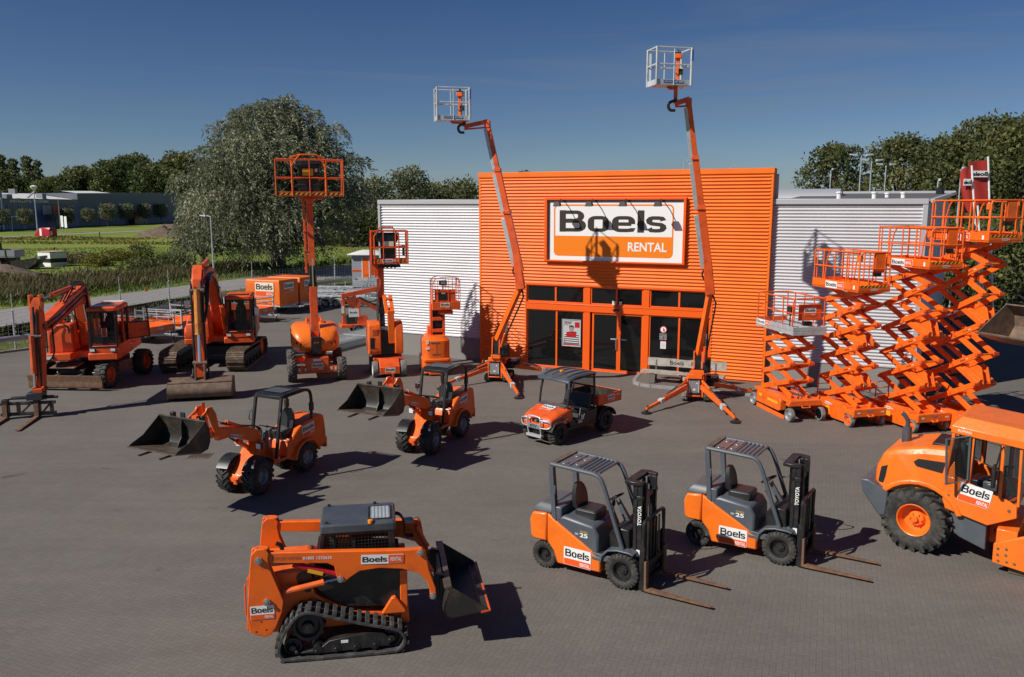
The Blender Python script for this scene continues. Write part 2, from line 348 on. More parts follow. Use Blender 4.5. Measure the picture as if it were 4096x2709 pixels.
# ---------------------------------------------------------------- lettering
TXT = {}
def text_mesh(s, m, bold=0.0):
    k = (s, m, bold)
    if k in TXT: return TXT[k]
    cu = bpy.data.curves.new('lettering', 'FONT'); cu.body = s; cu.size = 1.0; cu.offset = bold; cu.extrude = 0.0; cu.resolution_u = 3
    ob = bpy.data.objects.new('lettering', cu); COL.objects.link(ob)
    bpy.context.view_layer.update()
    me = bpy.data.meshes.new_from_object(ob.evaluated_get(bpy.context.evaluated_depsgraph_get()))
    bpy.data.objects.remove(ob); bpy.data.curves.remove(cu)
    me.name = 'lettering'; me.materials.clear(); me.materials.append(M[m])
    xs = [v.co.x for v in me.vertices]; ys = [v.co.y for v in me.vertices]
    x0, x1, y0, y1 = min(xs), max(xs), min(ys), max(ys)
    for v in me.vertices: v.co.x = (v.co.x - x0) / (x1 - x0); v.co.y = (v.co.y - y0) / (y1 - y0)
    TXT[k] = me; return me
def frame(o, p, xd, yd, sx, sy, sz=1.0, lift=0.0):
    x = Vector(xd).normalized(); y = Vector(yd); y = (y - x * y.dot(x)).normalized(); z = x.cross(y)
    p = Vector(p) + z * lift
    o.matrix_local = Matrix(((x.x * sx, y.x * sy, z.x * sz, p.x), (x.y * sx, y.y * sy, z.y * sz, p.y), (x.z * sx, y.z * sy, z.z * sz, p.z), (0, 0, 0, 1)))
def text(parent, s, p, xd, yd, w, h, m='ink', bold=0.0, lift=0.004, name='lettering'):
    """lettering of width w and height h whose lower-left corner is p"""
    o = bpy.data.objects.new(name, text_mesh(s, m, bold)); COL.objects.link(o); o.parent = parent
    frame(o, p, xd, yd, w, h, 1.0, lift); return o
def stroke(mb, path, hw, hh, z):
    """flat strip following a path; hw = half thickness across vertical runs, hh = across horizontal runs"""
    n = len(path); a = []; b = []
    closed = path[0] == path[-1]
    for i, (x, y) in enumerate(path):
        p = path[i - 1] if i else (path[-2] if closed else path[0]); q = path[i + 1] if i < n - 1 else (path[1] if closed else path[-1])
        dx, dy = q[0] - p[0], q[1] - p[1]; l = math.hypot(dx, dy) or 1
        nx, ny = -dy / l, dx / l
        a.append((x + nx * hw, y + ny * hh, z)); b.append((x - nx * hw, y - ny * hh, z))
    o = len(mb.v); mb.v.extend(a + b)
    for i in range(n - 1): mb.f.append([o + i, o + i + 1, o + n + i + 1, o + n + i]); mb.mi.append(mb.m)
def arcp(cx, cy, rx, ry, a0, a1, n=6): return [(cx + rx * math.cos(R(a0 + (a1 - a0) * i / n)), cy + ry * math.sin(R(a0 + (a1 - a0) * i / n))) for i in range(n + 1)]
def boels(mb, x, y, w, h, z, dz):
    """wide bold word in a box of width w and height h; pieces staggered by dz"""
    sx, sy = w / 5.0, h / 1.0; W, H = 0.152, 0.08
    def st(path, k): stroke(mb, [(x + px * sx, y + py * sy) for px, py in path], W * sx, H * sy, z + dz * k)
    st([(0.16, 0.0), (0.16, 1.0)], 0)                                            # B
    st([(0.1, 0.908), (0.80, 0.908)] + arcp(0.85, 0.73, 0.2, 0.178, 90, -90) + [(0.8, 0.53), (0.2, 0.53)], 1)
    st([(0.2, 0.50), (0.85, 0.50)] + arcp(0.92, 0.296, 0.22, 0.204, 90, -90) + [(0.85, 0.092), (0.1, 0.092)], 2)
    def ring(x0, x1, y0, y1):
        r = 0.2
        return arcp(x1 - r, y1 - 0.16, r, 0.16, 0, 90, 4) + arcp(x0 + r, y1 - 0.16, r, 0.16, 90, 180, 4) + arcp(x0 + r, y0 + 0.16, r, 0.16, 180, 270, 4) + arcp(x1 - r, y0 + 0.16, r, 0.16, 270, 360, 4)
    o = ring(1.52, 2.22, 0.092, 0.66); st(o + [o[0]], 0)                          # o
    e = [(2.62, 0.38), (3.42, 0.38), (3.42, 0.5)] + arcp(3.22, 0.5, 0.2, 0.16, 0, 90, 4) + arcp(2.86, 0.5, 0.2, 0.16, 90, 180, 4) + arcp(2.86, 0.252, 0.2, 0.16, 180, 270, 4) + [(3.2, 0.092), (3.44, 0.11), (3.44, 0.2)]
    st(e[1:], 0); st([(2.7, 0.38), (3.4, 0.38)], 1)                               # e
    st([(3.83, 0.0), (3.83, 1.0)], 0)                                             # l
    s = [(4.82, 0.54), (4.78, 0.64), (4.62, 0.66), (4.4, 0.66)] + arcp(4.36, 0.53, 0.16, 0.13, 90, 250, 4) + [(4.5, 0.385), (4.64, 0.37)] + arcp(4.68, 0.235, 0.16, 0.135, 70, -90, 4) + [(4.5, 0.092), (4.3, 0.1), (4.22, 0.2)]
    st(s, 0)                                                                      # s
LOGO = {}
def logo_mesh(kind):
    if kind in LOGO: return LOGO[kind]
    mb = MB(); mats = ['white', 'sticker_orange', 'ink', 'cream']
    if kind in ('stack', 'stack_cream'):       # unit width, height 0.62
        mb.m = 3 if kind == 'stack_cream' else 0
        pl = rrect(0, 0, 1, 0.62, 0.035, 3); mb.prismz(pl, 0, 0.006)
        mb.m = 1; mb.prismz(rrect(0.012, 0.012, 0.988, 0.225, 0.02, 2), 0.001, 0.010)
        mb.m = 2; boels(mb, 0.055, 0.30, 0.89, 0.255, 0.012, 0.0008)
        t = text_mesh('RENTAL', 'white', 0.02); mb.m = 3 if kind == 'stack_cream' else 0
        mb.add([(0.60 + v.co.x * 0.36, 0.05 + v.co.y * 0.125, 0.014) for v in t.vertices], [tuple(p.vertices) for p in t.polygons]); asp = 0.62
    else:                     # row: unit width, height 0.2
        pl = rrect(0, 0, 1, 0.2, 0.02, 3); mb.prismz(pl, 0, 0.004)
        mb.m = 1; mb.prismz(rrect(0.64, 0.008, 0.992, 0.192, 0.015, 2), 0.001, 0.007)
        mb.m = 2; boels(mb, 0.03, 0.045, 0.58, 0.115, 0.008, 0.0005)
        t = text_mesh('RENTAL', 'white', 0.02); mb.m = 0
        mb.add([(0.69 + v.co.x * 0.26, 0.06 + v.co.y * 0.085, 0.010) for v in t.vertices], [tuple(p.vertices) for p in t.polygons])
    LOGO[kind] = mb.mesh('decal', mats, 0); return LOGO[kind]
def decal(parent, kind, p, xd, yd, w, sy=1.0, lift=0.003, name='decal'):
    o = bpy.data.objects.new(name, logo_mesh(kind)); COL.objects.link(o); o.parent = parent
    frame(o, p, xd, yd, w, w * sy, w, lift); return o
# ---------------------------------------------------------------- wheels
def wheel(parent, p, r, w, rim_r, tmat='tyre', rmat='orange', side=1, lugs=0, lug_h=0.03, style='block', steer=0.0, rimdepth=0.06, hub=True, name='wheel'):
    """axis along y; side=+1: outer face towards +y"""
    key = (r, w, rim_r, tmat, rmat, side, lugs, lug_h, style, rimdepth, hub)
    if key not in WH:
        mb = MB(); h = w / 2; ri = r - (lug_h if lugs else 0)
        mb.lathe([(-h * 0.8, rim_r), (-h, rim_r + (ri - rim_r) * 0.35), (-h * 0.97, ri - (ri - rim_r) * 0.3), (-h * 0.8, ri - 0.015 * r), (-h * 0.4, ri), (h * 0.4, ri), (h * 0.8, ri - 0.015 * r), (h * 0.97, ri - (ri - rim_r) * 0.3), (h, rim_r + (ri - rim_r) * 0.35), (h * 0.8, rim_r)], n=36, cap=False)
        def cyl(a, y, rr): return (rr * math.cos(a), y, rr * math.sin(a))
        for i in range(lugs):
            for sgn in (-1, 1):
                a = 2 * math.pi * (i + (0.5 if sgn > 0 else 0)) / lugs; da = 2 * math.pi / lugs * (0.42 if style == 'block' else 0.33)
                sk = 2 * math.pi / lugs * (0.25 if style == 'block' else 1.15)
                y0, y1, ym = -0.02 * w * sgn, sgn * h * 1.0, sgn * h * 0.55
                rings = []
                for y, s_, rt, rb in ((y0, 0, r, ri - 0.02), (ym, sk * 0.5, r, ri - 0.02), (y1, sk, r - 0.035 * r, ri - (ri - rim_r) * 0.42)):
                    rings.append([cyl(a + s_, y, rb), cyl(a + s_ + da, y, rb), cyl(a + s_ + da * 0.9, y, rt), cyl(a + s_ + da * 0.1, y, rt)])
                mb.loft(rings)
        tm = mb.mesh('tyre', [tmat], 40)
        rb = MB(); o = h * 0.8 * side; dp = -side * rimdepth
        rb.lathe([(o, rim_r), (o + side * 0.012, rim_r * 0.97), (o, rim_r * 0.92), (o + dp, rim_r * 0.80), (o + dp * 1.1, rim_r * 0.5), (o + dp * 0.7, rim_r * 0.42), (o + dp * 0.6, rim_r * 0.18), (o + dp * 0.3, rim_r * 0.16), (o + dp * 0.3, 0.004)], n=28, cap=False)
        rb.lathe([(-o, rim_r), (-o, 0.01)], n=20)
        if hub:
            for k in range(6):
                a = k * math.pi / 3; rb.lathe([(o + dp * 1.1, rim_r * 0.06), (o + dp * 0.5, rim_r * 0.06), (o + dp * 0.5, 0.002)], c=(rim_r * 0.33 * math.cos(a), 0, rim_r * 0.33 * math.sin(a)), n=6)
        WH[key] = (tm, rb.mesh('rim', [rmat], 35))
    tm, rm = WH[key]
    t = part(name, tm, [], parent, loc=p, rot=(0, 0, steer)); part('rim', rm, [], t)
    return t
WH = {}
def hazard(parent, p, xd, yd, w, h, n=8, lift=0.002):
    mb = MB()
    for i in range(n * 2):
        mb.m = i % 2; x0, x1 = i / (2 * n), (i + 1) / (2 * n); k = 0.5 / n
        mb.quad((max(0, x0 - k / 2), 0, 0), (max(0, x1 - k / 2) if i < 2 * n - 1 else 1, 0, 0), (min(1, x1 + k / 2), 1, 0), (min(1, x0 + k / 2) if i else 0, 1, 0))
    o = bpy.data.objects.new('hazard_strip', mb.mesh('hazard_strip', ['black', 'yellow'], 0)); COL.objects.link(o); o.parent = parent
    frame(o, p, xd, yd, w, h, 1, lift); return o
def rod(parent, p, q, r, frac=0.6, body='orange', rodm='chrome', name='hydraulic_cylinder'):
    p, q = Vector(p), Vector(q); m = p.lerp(q, frac); mb = MB()
    mb.tube([p, m], r, 10); mb.m = 1; mb.tube([m, q], r * 0.55, 8); mb.m = 0; mb.tube([m - (m - p).normalized() * 0.04, m], r * 1.15, 10)
    return part(name, mb, [body, rodm], parent)
# ================================================================ SETTING
mb = MB(); mb.quad((-2500, -300, -0.09), (2500, -300, -0.09), (2500, 3500, -0.09), (-2500, 3500, -0.09)); struct('meadow', mb, 'meadow')
mb = MB(); mb.add([(-60, -12, 0), (45, -12, 0), (60, 110, 0), (2, 110, 0), (-11.5, 80, 0), (-17.2, 66, 0), (-21.6, 54, 0), (-22.6, 47, 0), (-22.8, 41.4, 0), (-24.9, 38.6, 0), (-60, 22, 0)], [tuple(range(11))]); struct('paved_yard', mb, 'paving')
mb = MB(); mb.add([(-62, 20, -0.03), (-24.9, 38.6, -0.03), (-22.8, 41.4, -0.03), (-22.6, 47, -0.03), (-21.6, 54, -0.03), (-17.2, 66, -0.03), (-11.5, 80, -0.03), (2, 110, -0.03), (12, 132, -0.03), (-5.5, 118, -0.03), (-15.8, 84, -0.03), (-25.4, 66, -0.03), (-30.2, 48, -0.03), (-40, 12, -0.03)], [tuple(range(14))]); struct('verge', mb, 'verge')
mb = MB()
rd = [((-52, -10), (-60, -10)), ((-40, 12), (-46, 24)), ((-30.2, 48), (-35.6, 55)), ((-25.4, 66), (-28.9, 74.6)), ((-15.8, 84), (-22, 93)), ((-5, 106), (-12, 116)), ((60, 230), (50, 240))]
for (a, b), (c, d) in zip(rd, rd[1:]): mb.quad((*a, -0.02), (*c, -0.02), (*d, -0.02), (*b, -0.02))
struct('road', mb, 'asphalt')
mb = MB()
fr = [((-190, 122), (-194, 126)), ((-116.9, 188), (-121, 193)), ((-104, 238), (-110, 246)), ((-70, 420), (-80, 430))]
for (a, b), (c, d) in zip(fr, fr[1:]): mb.quad((*a, -0.05), (*c, -0.05), (*d, -0.05), (*b, -0.05))
struct('lane', mb, 'asphalt')
# kerb of the yard (low concrete edging)
mb = MB(); ed = [(-60, 22), (-24.9, 38.6), (-22.8, 41.4), (-22.6, 47), (-21.6, 54), (-17.2, 66), (-11.5, 80)]
for a, b in zip(ed, ed[1:]): mb.bar((*a, 0.0), (*b, 0.0), 0.12, 0.2)
struct('yard_edging', mb, 'kerb')
# ================================================================ THE HALL (x along the front, y into the building)
HO, HA = V(-1.36, 36.8, 0), R(-23.86)
hall = thing('rental_hall', 'large hall with tall orange corrugated front block and silver corrugated wings', 'building', HO, HA)
def HL(x, y, z=0): return HO + Matrix.Rotation(HA, 3, 'Z') @ V(x, y, z)
def corr(mb, x0, x1, z0, z1, y, pitch=0.137, amp=0.055, axis='x', xo=None):
    n = max(1, round((z1 - z0) / pitch)); pr = []
    for i in range(n * 8 + 1):
        t = i / 8; ph = t % 1.0
        s = math.sin(2 * math.pi * ph); pr.append((z0 + (z1 - z0) * t / n, y - amp * (0.5 + 0.5 * s)))
    vs = []; k = len(pr)
    for z, yy in pr:
        if axis == 'x': vs += [(x0, yy, z), (x1, yy, z)]
        else:
            vs += [(xo[0] + (y - yy) * 0.9, xo[1], z), (xo[2] + (y - yy) * 0.9, xo[3], z)]
    mb.add(vs, [(2 * i, 2 * i + 1, 2 * i + 3, 2 * i + 2) for i in range(k - 1)])
mb = MB(); corr(mb, 0.0, 2.18, 0.0, 3.68, 0); corr(mb, 10.24, 12.29, 0.0, 3.68, 0); corr(mb, 0.0, 12.29, 3.68, 8.24, 0)
part('front_cladding', mb, 'orange_wall', hall, ang=75)
mb = MB(); mb.bx(-0.12, 12.41, -0.06, 0.75, 8.24, 8.45); mb.bx(-0.1, -0.0, -0.03, 0.3, 0, 8.24); mb.bx(12.29, 12.39, -0.03, 0.3, 0, 8.24); mb.bx(12.31, 12.39, 0.3, .7, 7.0, 8.24); mb.bx(-0.1, 0, 0.3, .7, 7.0, 8.24)
part('parapet_trim', mb, 'orange_wall', hall, bevel=0.01)
mb = MB(); mb.bx(2.16, 10.26, -0.05, 0.12, 3.62, 3.7); mb.bx(2.12, 2.2, -0.045, 0.12, 0, 3.62); mb.bx(10.2, 10.28, -0.045, 0.12, 0, 3.62)
part('opening_trim', mb, 'orange_frame', hall, bevel=0.005)
for nm, xa, xb in (('left_wing_cladding', -5.4, -0.1), ('right_wing_cladding', 12.39, 17.58)):
    mb = MB(); corr(mb, xa, xb, 1.06, 7.1, 0.25, pitch=.125, amp=.06); part(nm, mb, 'cladding', hall, ang=75)
mb = MB(); mb.bx(-5.5, -0.1, 0.12, 0.4, 7.1, 7.3); mb.bx(-5.5, -5.38, 0.15, 0.5, 1.06, 7.1); mb.bx(-5.5, -0.1, 0.17, 0.3, 1.03, 1.075); part('wing_flashing', mb, 'flashing', hall, bevel=0.008)
mb = MB(); mb.bx(12.39, 17.73, 0.12, 0.4, 7.08, 7.28); mb.bx(17.56, 17.73, 0.14, 0.45, 1.02, 7.08); mb.bx(12.39, 17.58, 0.17, 0.3, 1.03, 1.075)
part('wing_flashing', mb, 'flashing', hall, bevel=0.008)
for a, b in ((-5.45, -0.1), (12.39, 17.64)): mb = MB(); mb.bx(a, b, 0.2, 0.5, 0, 1.04); part('plinth', mb, 'plinth', hall)
mb = MB()   # side wall of the right wing and the roofs
corr(mb, 0, 0, 1.06, 7.2, 0, axis='y', xo=(17.66, 0.45, 19.63, 18.0)); part('side_cladding', mb, 'cladding', hall, ang=75)
mb = MB(); mb.quad((-5.4, 0.4, 7.18), (-0.12, 0.4, 7.18), (-0.12, 20, 7.5), (-5.4, 20, 7.5)); mb.quad((12.5, 0.4, 7.2), (17.8, 0.4, 7.2), (19.8, 18, 7.72), (12.5, 18, 7.72)); mb.quad((-0.12, .72, 7.2), (12.5, .72, 7.2), (12.5, 20, 7.6), (-0.12, 20, 7.6))
part('roof', mb, 'roof_felt', hall)
mb = MB(); mb.bar((12.5, 18.1, 7.76), (19.85, 18.1, 7.76), 0.2, 0.16); mb.bar((17.85, 0.4, 7.2), (19.85, 18.0, 7.72), 0.16, 0.14); mb.bar((-5.4, 20.1, 7.5), (12.5, 20.1, 7.5), 0.2, 0.16); mb.bar((-5.46, 0.4, 7.22), (-5.46, 20, 7.5), 0.14, 0.14)
part('roof_edge', mb, 'flashing', hall)
mb = MB(); mb.bx(-5.4, -5.3, 0.4, 20, 0, 7.15); mb.bx(-5.3, 19, 19.8, 20, 0, 7.4); mb.bx(-0.1, 12.5, .62, .7, 7.2, 8.24); part('rear_wall', mb, 'flashing', hall)
mb = MB(); n = 14
mb.loft([[(xx, 13 + 2.6 * math.cos(math.pi * i / n) * 1.0, 7.35 + 0.55 * math.sin(math.pi * i / n)) for i in range(n + 1)] for xx in (9.0, 14.3)]); part('roof_light', mb, 'flashing', hall)
for xx, yy in ((14.6, 3.0), (15.9, 4.0), (16.4, 6.5), (17.0, 5.2)):
    mb = MB(); mb.lathe([(7.2, 0.09), (7.52, 0.09), (7.52, 0.12), (7.58, 0.12), (7.6, 0.02)], c=(xx, yy, 0), ax='z', n=10); part('vent_pipe', mb, 'white', hall)
mb = MB(); mb.lathe([(7.3, 0.32), (7.45, 0.3), (7.75, 0.2), (7.8, 0.26), (7.95, 0.2), (7.97, 0.02)], c=(-2.0, 9, 0), ax='z', n=12); part('roof_cowl', mb, 'black', hall); mb = MB(); mb.lathe([(7.5, 0.2), (7.9, 0.2), (8.0, 0.05)], c=(18.9, 14.5, 0), ax='z', n=10); part('roof_cowl', mb, 'black', hall)
# shop interior
mb = MB(); mb.bx(2.2, 10.2, 5.9, 6, 0, 3.6); mb.bx(2.1, 2.2, 0.3, 6, 0, 3.6); mb.bx(10.2, 10.3, 0.3, 6, 0, 3.6); mb.bx(2.1, 10.3, 0.3, 6, 3.62, 3.7); mb.m = 1; mb.bx(2.1, 10.3, 0.2, 6, 0.0, 0.02)
part('shop_interior', mb, ['interior', 'interior_floor'], hall)
# glazing frames: upper lights, side windows, doors
YF = 0.02
def win(name, x0, x1, z0, z1, t=0.055, mull=(), kids=True):
    mb = MB(); mb.bx(x0, x0 + t, YF, YF + 0.09, z0, z1); mb.bx(x1 - t, x1, YF, YF + 0.09, z0, z1); mb.bx(x0 + t, x1 - t, YF, YF + 0.09, z0, z0 + t); mb.bx(x0 + t, x1 - t, YF, YF + 0.09, z1 - t, z1)
    for mx in mull: mb.bx(mx - 0.04, mx + 0.04, YF - 0.003, YF + 0.088, z0 + t, z1 - t)
    w = part(name, mb, 'orange_frame', hall, bevel=0.004)
    g = MB(); g.bx(x0 + t, x1 - t, YF + 0.035, YF + 0.05, z0 + t, z1 - t); part('pane', g, 'glass_shop', w)
    return w
for x0, x1, mx in ((2.2, 4.86, 3.55), (5.14, 7.42, 6.28), (7.7, 10.2, 8.92)):
    win('window', x0, x1, 2.88, 3.62, mull=(mx,))
win('window', 2.2, 4.86, 0.03, 2.55, mull=(3.6,)); win('window', 7.7, 10.2, 0.03, 2.55, mull=(8.95,))
for x0, x1, hx in ((5.22, 6.40, 6.30), (6.405, 7.46, 6.50)):
    d = win('door', x0, x1, 0.03, 2.55, t=0.085)
    mb = MB(); mb.tube([(hx, YF - 0.05, 1.0), (hx, YF - 0.07, 1.05), (hx, YF - 0.07, 1.45), (hx, YF - 0.05, 1.5)], 0.018, 8); part('handle', mb, 'steel', d)
    mb = MB(); mb.bx(hx - 0.25 + (0 if hx < 6.4 else 0), hx + 0.25, YF - 0.0, YF + 0.02, 1.42, 1.47); part('push_bar', mb, 'galv', d)
mb = MB(); mb.bx(2.2, 10.2, -0.04, 0.11, 2.555, 2.875); mb.bx(2.2, 10.2, -0.055, -0.04, 2.82, 2.85); mb.bx(4.87, 5.13, -0.02, 0.12, 0, 2.55); mb.bx(4.87, 5.13, -0.02, 0.12, 2.88, 3.62); mb.bx(7.47, 7.69, -0.02, 0.12, 0, 2.55); mb.bx(7.43, 7.69, -0.02, 0.12, 2.88, 3.62); mb.bx(2.2, 10.2, -0.01, 0.1, 0.0, 0.03)
part('transom', mb, 'orange_frame', hall, bevel=0.006)
mb = MB(); mb.bx(6.15, 6.42, -0.1, -0.04, 2.66, 2.73); part('door_sensor', mb, 'black', hall)
mb = MB(); mb.bx(6.1, 6.24, -0.005, 0.015, 2.9, 3.07); mb.bx(6.4, 6.52, -0.005, 0.015, 2.9, 3.06); part('alarm_box', mb, 'cream', hall)
# goods standing in the shop
def rack(x, y, w, h, cols, lab):
    t = thing('shop_rack', lab, 'shelf', HL(x, y, 0.03), HA, 'racks of goods inside the shop')
    mb = MB(); mb.bx(-w / 2, w / 2, -0.02, 0.02, 0, h)
    for k in range(4): mb.bx(-w / 2, w / 2, -0.35, -0.02, 0.1 + k * h / 4, 0.14 + k * h / 4)
    part('rack_frame', mb, 'rim_grey', t)
    for k, c in enumerate(cols):
        mb = MB()
        for q in range(5): mb.box((-w / 2 + (q + 0.5) * w / 5, -0.2, 0.14 + (k % 4) * h / 4 + 0.13), (w / 7, 0.2, 0.24))
        part('boxed_goods', mb, c, t)
rack(3.2, 3.2, 1.4, 2.0, ['orange', 'yellow', 'rim_grey', 'red'], 'shop rack of boxed goods behind the window beside the poster')
rack(6.2, 4.6, 1.6, 2.2, ['yellow', 'rim_grey', 'orange', 'white'], 'shop rack of boxed goods seen through the glass doors')
rack(9.1, 3.4, 1.5, 1.9, ['blue', 'orange', 'yellow', 'rim_grey'], 'shop rack of boxed goods behind the window with the round red notice')
# sign board on the front
sg = thing('sign_board', 'white shop sign with wide black word and orange band above the entrance', 'sign', HL(0, 0), HA)
YS = -0.085
mb = MB(); mb.bx(3.32, 9.0, YS, -0.02, 4.74, 7.18); part('panel', mb, 'white', sg)
mb = MB(); mb.bx(3.08, 3.2, -0.2, 0, 4.68, 7.36); mb.bx(9.02, 9.12, -0.2, 0, 4.68, 7.36); mb.bx(3.2, 9.02, -0.2, 0, 7.27, 7.36); mb.bx(3.2, 9.02, -0.2, 0, 4.68, 4.735); part('frame', mb, 'orange_frame', sg, bevel=0.006)
mb = MB(); mb.bx(3.2, 3.32, YS + 0.01, 0, 4.735, 7.27); mb.bx(3.32, 9.0, YS + 0.01, 0, 7.18, 7.27); part('inner_reveal', mb, 'hut_grey', sg)
def ringz(x0, x1, z0, z1, r, t, y, mb):
    a = rrect(x0, z0, x1, z1, r, 6); b = rrect(x0 + t, z0 + t, x1 - t, z1 - t, r * 0.75, 6); n = len(a)
    mb.add([(x, y, z) for x, z in a] + [(x, y, z) for x, z in b], [(i, (i + 1) % n, n + (i + 1) % n, n + i) for i in range(n)])
mb = MB(); ringz(3.48, 8.62, 4.92, 7.08, 0.2, 0.06, YS - 0.004, mb)
mb.add([(x, YS - 0.006, z) for x, z in rrect(3.5, 4.94, 8.6, 5.4, 0.18, 6)], [tuple(range(28))])
mb.add([(3.5, YS - 0.008, 5.2), (8.6, YS - 0.008, 5.2), (8.6, YS - 0.008, 5.77), (3.5, YS - 0.008, 5.77)], [(0, 1, 2, 3)]); part('orange_band', mb, 'sign_orange', sg, ang=0)
wb = MB(); boels(wb, 0, 0, 4.62, 0.9, 0, 0.0015); o = part('lettering', wb, 'ink_sign', sg, ang=0); frame(o, (3.73, YS - 0.005, 5.94), (1, 0, 0), (0, 0, 1), 1, 1)
text(sg, 'RENTAL', (6.75, YS, 5.17), (1, 0, 0), (0, 0, 1), 1.62, 0.37, 'white', 0.02, lift=0.013)
for k, (xx, lab) in enumerate(((3.95, 'black floodlight on the leftmost arm above the white shop sign'), (5.34, 'black floodlight on the second arm from left above the white shop sign'), (6.76, 'black floodlight on the third arm from left above the white shop sign'), (8.18, 'black floodlight on the rightmost arm above the white shop sign'))):
    t = thing('floodlight', lab, 'lamp', HL(xx, -0.08, 7.22), HA, 'floodlights over the shop sign')
    mb = MB(); mb.tube([(0, 0, 0), (-0.02, -0.4, 0.06), (-0.04, -0.78, -0.02)], 0.02, 8); mb.box((0, 0.0, 0), (0.08, 0.03, 0.1)); part('arm', mb, 'black', t)
    mb = MB(); mb.loft([[(-0.19, -0.9, -0.22), (0.13, -0.9, -0.22), (0.13, -0.68, -0.2), (-0.19, -0.68, -0.2)], [(-0.14, -0.86, -0.03), (0.08, -0.86, -0.03), (0.08, -0.72, -0.02), (-0.14, -0.72, -0.02)]]); part('lamp_head', mb, 'black', t, bevel=0.01)
    mb = MB(); mb.bx(-0.17, 0.11, -0.88, -0.7, -0.228, -0.222); part('lens', mb, 'lens', t)
# poster and notices on the glass
t = thing('poster', 'framed poster of a man in a striped shirt holding a red book', 'poster', HL(3.9, -0.012, 1.04), HA)
mb = MB(); mb.bx(0, 0.8, 0, 0.02, 0, 1.12); part('backing', mb, 'paper', t)
mb = MB(); mb.bx(-0.03, 0, -0.02, 0.02, -0.03, 1.15); mb.bx(0.8, 0.83, -0.02, 0.02, -0.03, 1.15); mb.bx(0, 0.8, -0.02, 0.02, -0.03, 0.0); mb.bx(0, 0.8, -0.02, 0.02, 1.12, 1.15); part('frame', mb, 'galv', t)
mb = MB(); mb.prism([(0.05, 0.08), (0.75, 0.08), (0.72, 0.5), (0.55, 0.62), (0.28, 0.62), (0.1, 0.5)], -0.004, 0); mb.m = 1
for k in range(5): mb.bx(0.1, 0.72, -0.006, -0.003, 0.14 + k * 0.09, 0.17 + k * 0.09)
mb.m = 2; mb.prism([(0.4 + 0.1 * math.cos(a), 0.74 + 0.125 * math.sin(a)) for a in [i * math.pi / 8 for i in range(16)]], -0.008, -0.003); mb.m = 3; mb.prism([(0.29, 0.76), (0.31, 0.86), (0.4, 0.9), (0.5, 0.86), (0.51, 0.76), (0.47, 0.82), (0.33, 0.82)], -0.010, -0.004); mb.m = 4; mb.bx(0.17, 0.45, -0.012, -0.008, 0.36, 0.6); mb.bx(0.4, 0.62, -0.010, -0.007, 0.4, 0.63); mb.bx(0.55, 0.77, -0.004, 0, 0.8, 1.04); mb.bx(0.02, 0.78, -0.005, 0, 0.02, 0.07)
mb.m = 0; mb.bx(0.08, 0.4, -0.004, 0, 0.98, 1.01)
part('picture', mb, ['slate', 'white', 'seat_grey', 'ink', 'red'], t)
for i, s in enumerate(('ONZE KLANTEN', 'HUREN HIER', 'EN NU U')): text(t, s, (0.06, -0.003, 1.02 - i * 0.07), (1, 0, 0), (0, 0, 1), 0.36 - 0.05 * i, 0.045, 'ink' if i != 1 else 'red')
t = thing('door_notice', 'round red and white notice with white opening hours on the window', 'notice', HL(8.3, 0.045, 1.2), HA)
mb = MB(); mb.prism([(0.15 * math.cos(a), 0.78 + 0.15 * math.sin(a)) for a in [i * math.pi / 12 for i in range(24)]], -0.004, 0); mb.m = 1; mb.prism([(0.115 * math.cos(a), 0.78 + 0.115 * math.sin(a)) for a in [i * math.pi / 12 for i in range(24)]], -0.006, -0.003); mb.m = 0; mb.bx(-0.015, 0.015, -0.008, -0.004, 0.7, 0.86); mb.bx(0.02, 0.06, -0.008, -0.004, 0.7, 0.8); mb.m = 1; mb.bx(-0.11, 0.12, -0.004, 0, -0.02, 0.28); mb.m = 0; mb.bx(-0.11, 0.12, -0.006, -0.003, 0.28, 0.32); mb.m = 2
for k in range(7): mb.bx(-0.08, 0.09, -0.006, -0.003, 0.02 + k * 0.033, 0.03 + k * 0.033)
part('sheet', mb, ['red', 'white', 'steel'], t)
for i, s in enumerate(('Geopend:', 'maandag-vrijdag', '07.00-17.30', 'zaterdag', '08.00-13.00')): text(t, s, (-0.16, -0.002, 0.58 - i * 0.055), (1, 0, 0), (0, 0, 1), 0.3, 0.038, 'white', 0.01)
# pavement in front of the right half with kerb stones
mb = MB(); pv = [(7.47, -0.05), (7.6, -1.4), (7.7, -1.75), (8.0, -2.0), (8.4, -2.1), (18.5, -2.0), (18.5, -0.0)]
mb.prismz([tuple((HL(x, y))[:2]) for x, y in pv], -0.05, 0.10); struct('pavement', mb, 'paving')
mb = MB()
kp = [(7.38, -0.05), (7.52, -1.42), (7.64, -1.8), (7.96, -2.08), (8.4, -2.18), (18.5, -2.08)]
for a, b in zip(kp, kp[1:]):
    m = max(1, round(math.dist(a, b) / 1.0))
    for i in range(m):
        p = [a[q] + (b[q] - a[q]) * i / m for q in (0, 1)]; r = [a[q] + (b[q] - a[q]) * (i + 0.985) / m for q in (0, 1)]
        mb.bar(HL(*p, 0.03), HL(*r, 0.03), 0.14, 0.16)
o = struct('kerb', mb, 'kerb')
t = thing('bench', 'long weathered wooden bench with carved words by the glass front', 'bench', HL(8.0, -1.25, 0.10), HA)
def plank(x0, x1, z0, z1, y0, y1, seed):
    rr = random.Random(seed); top = [(x0 + (x1 - x0) * i / 12, z1 + rr.uniform(-0.018, 0.018)) for i in range(13)]; bot = [(x0 + (x1 - x0) * i / 12, z0 + rr.uniform(-0.018, 0.018)) for i in range(13)]
    m = MB(); m.prism(bot + top[::-1], y0, y1); return m
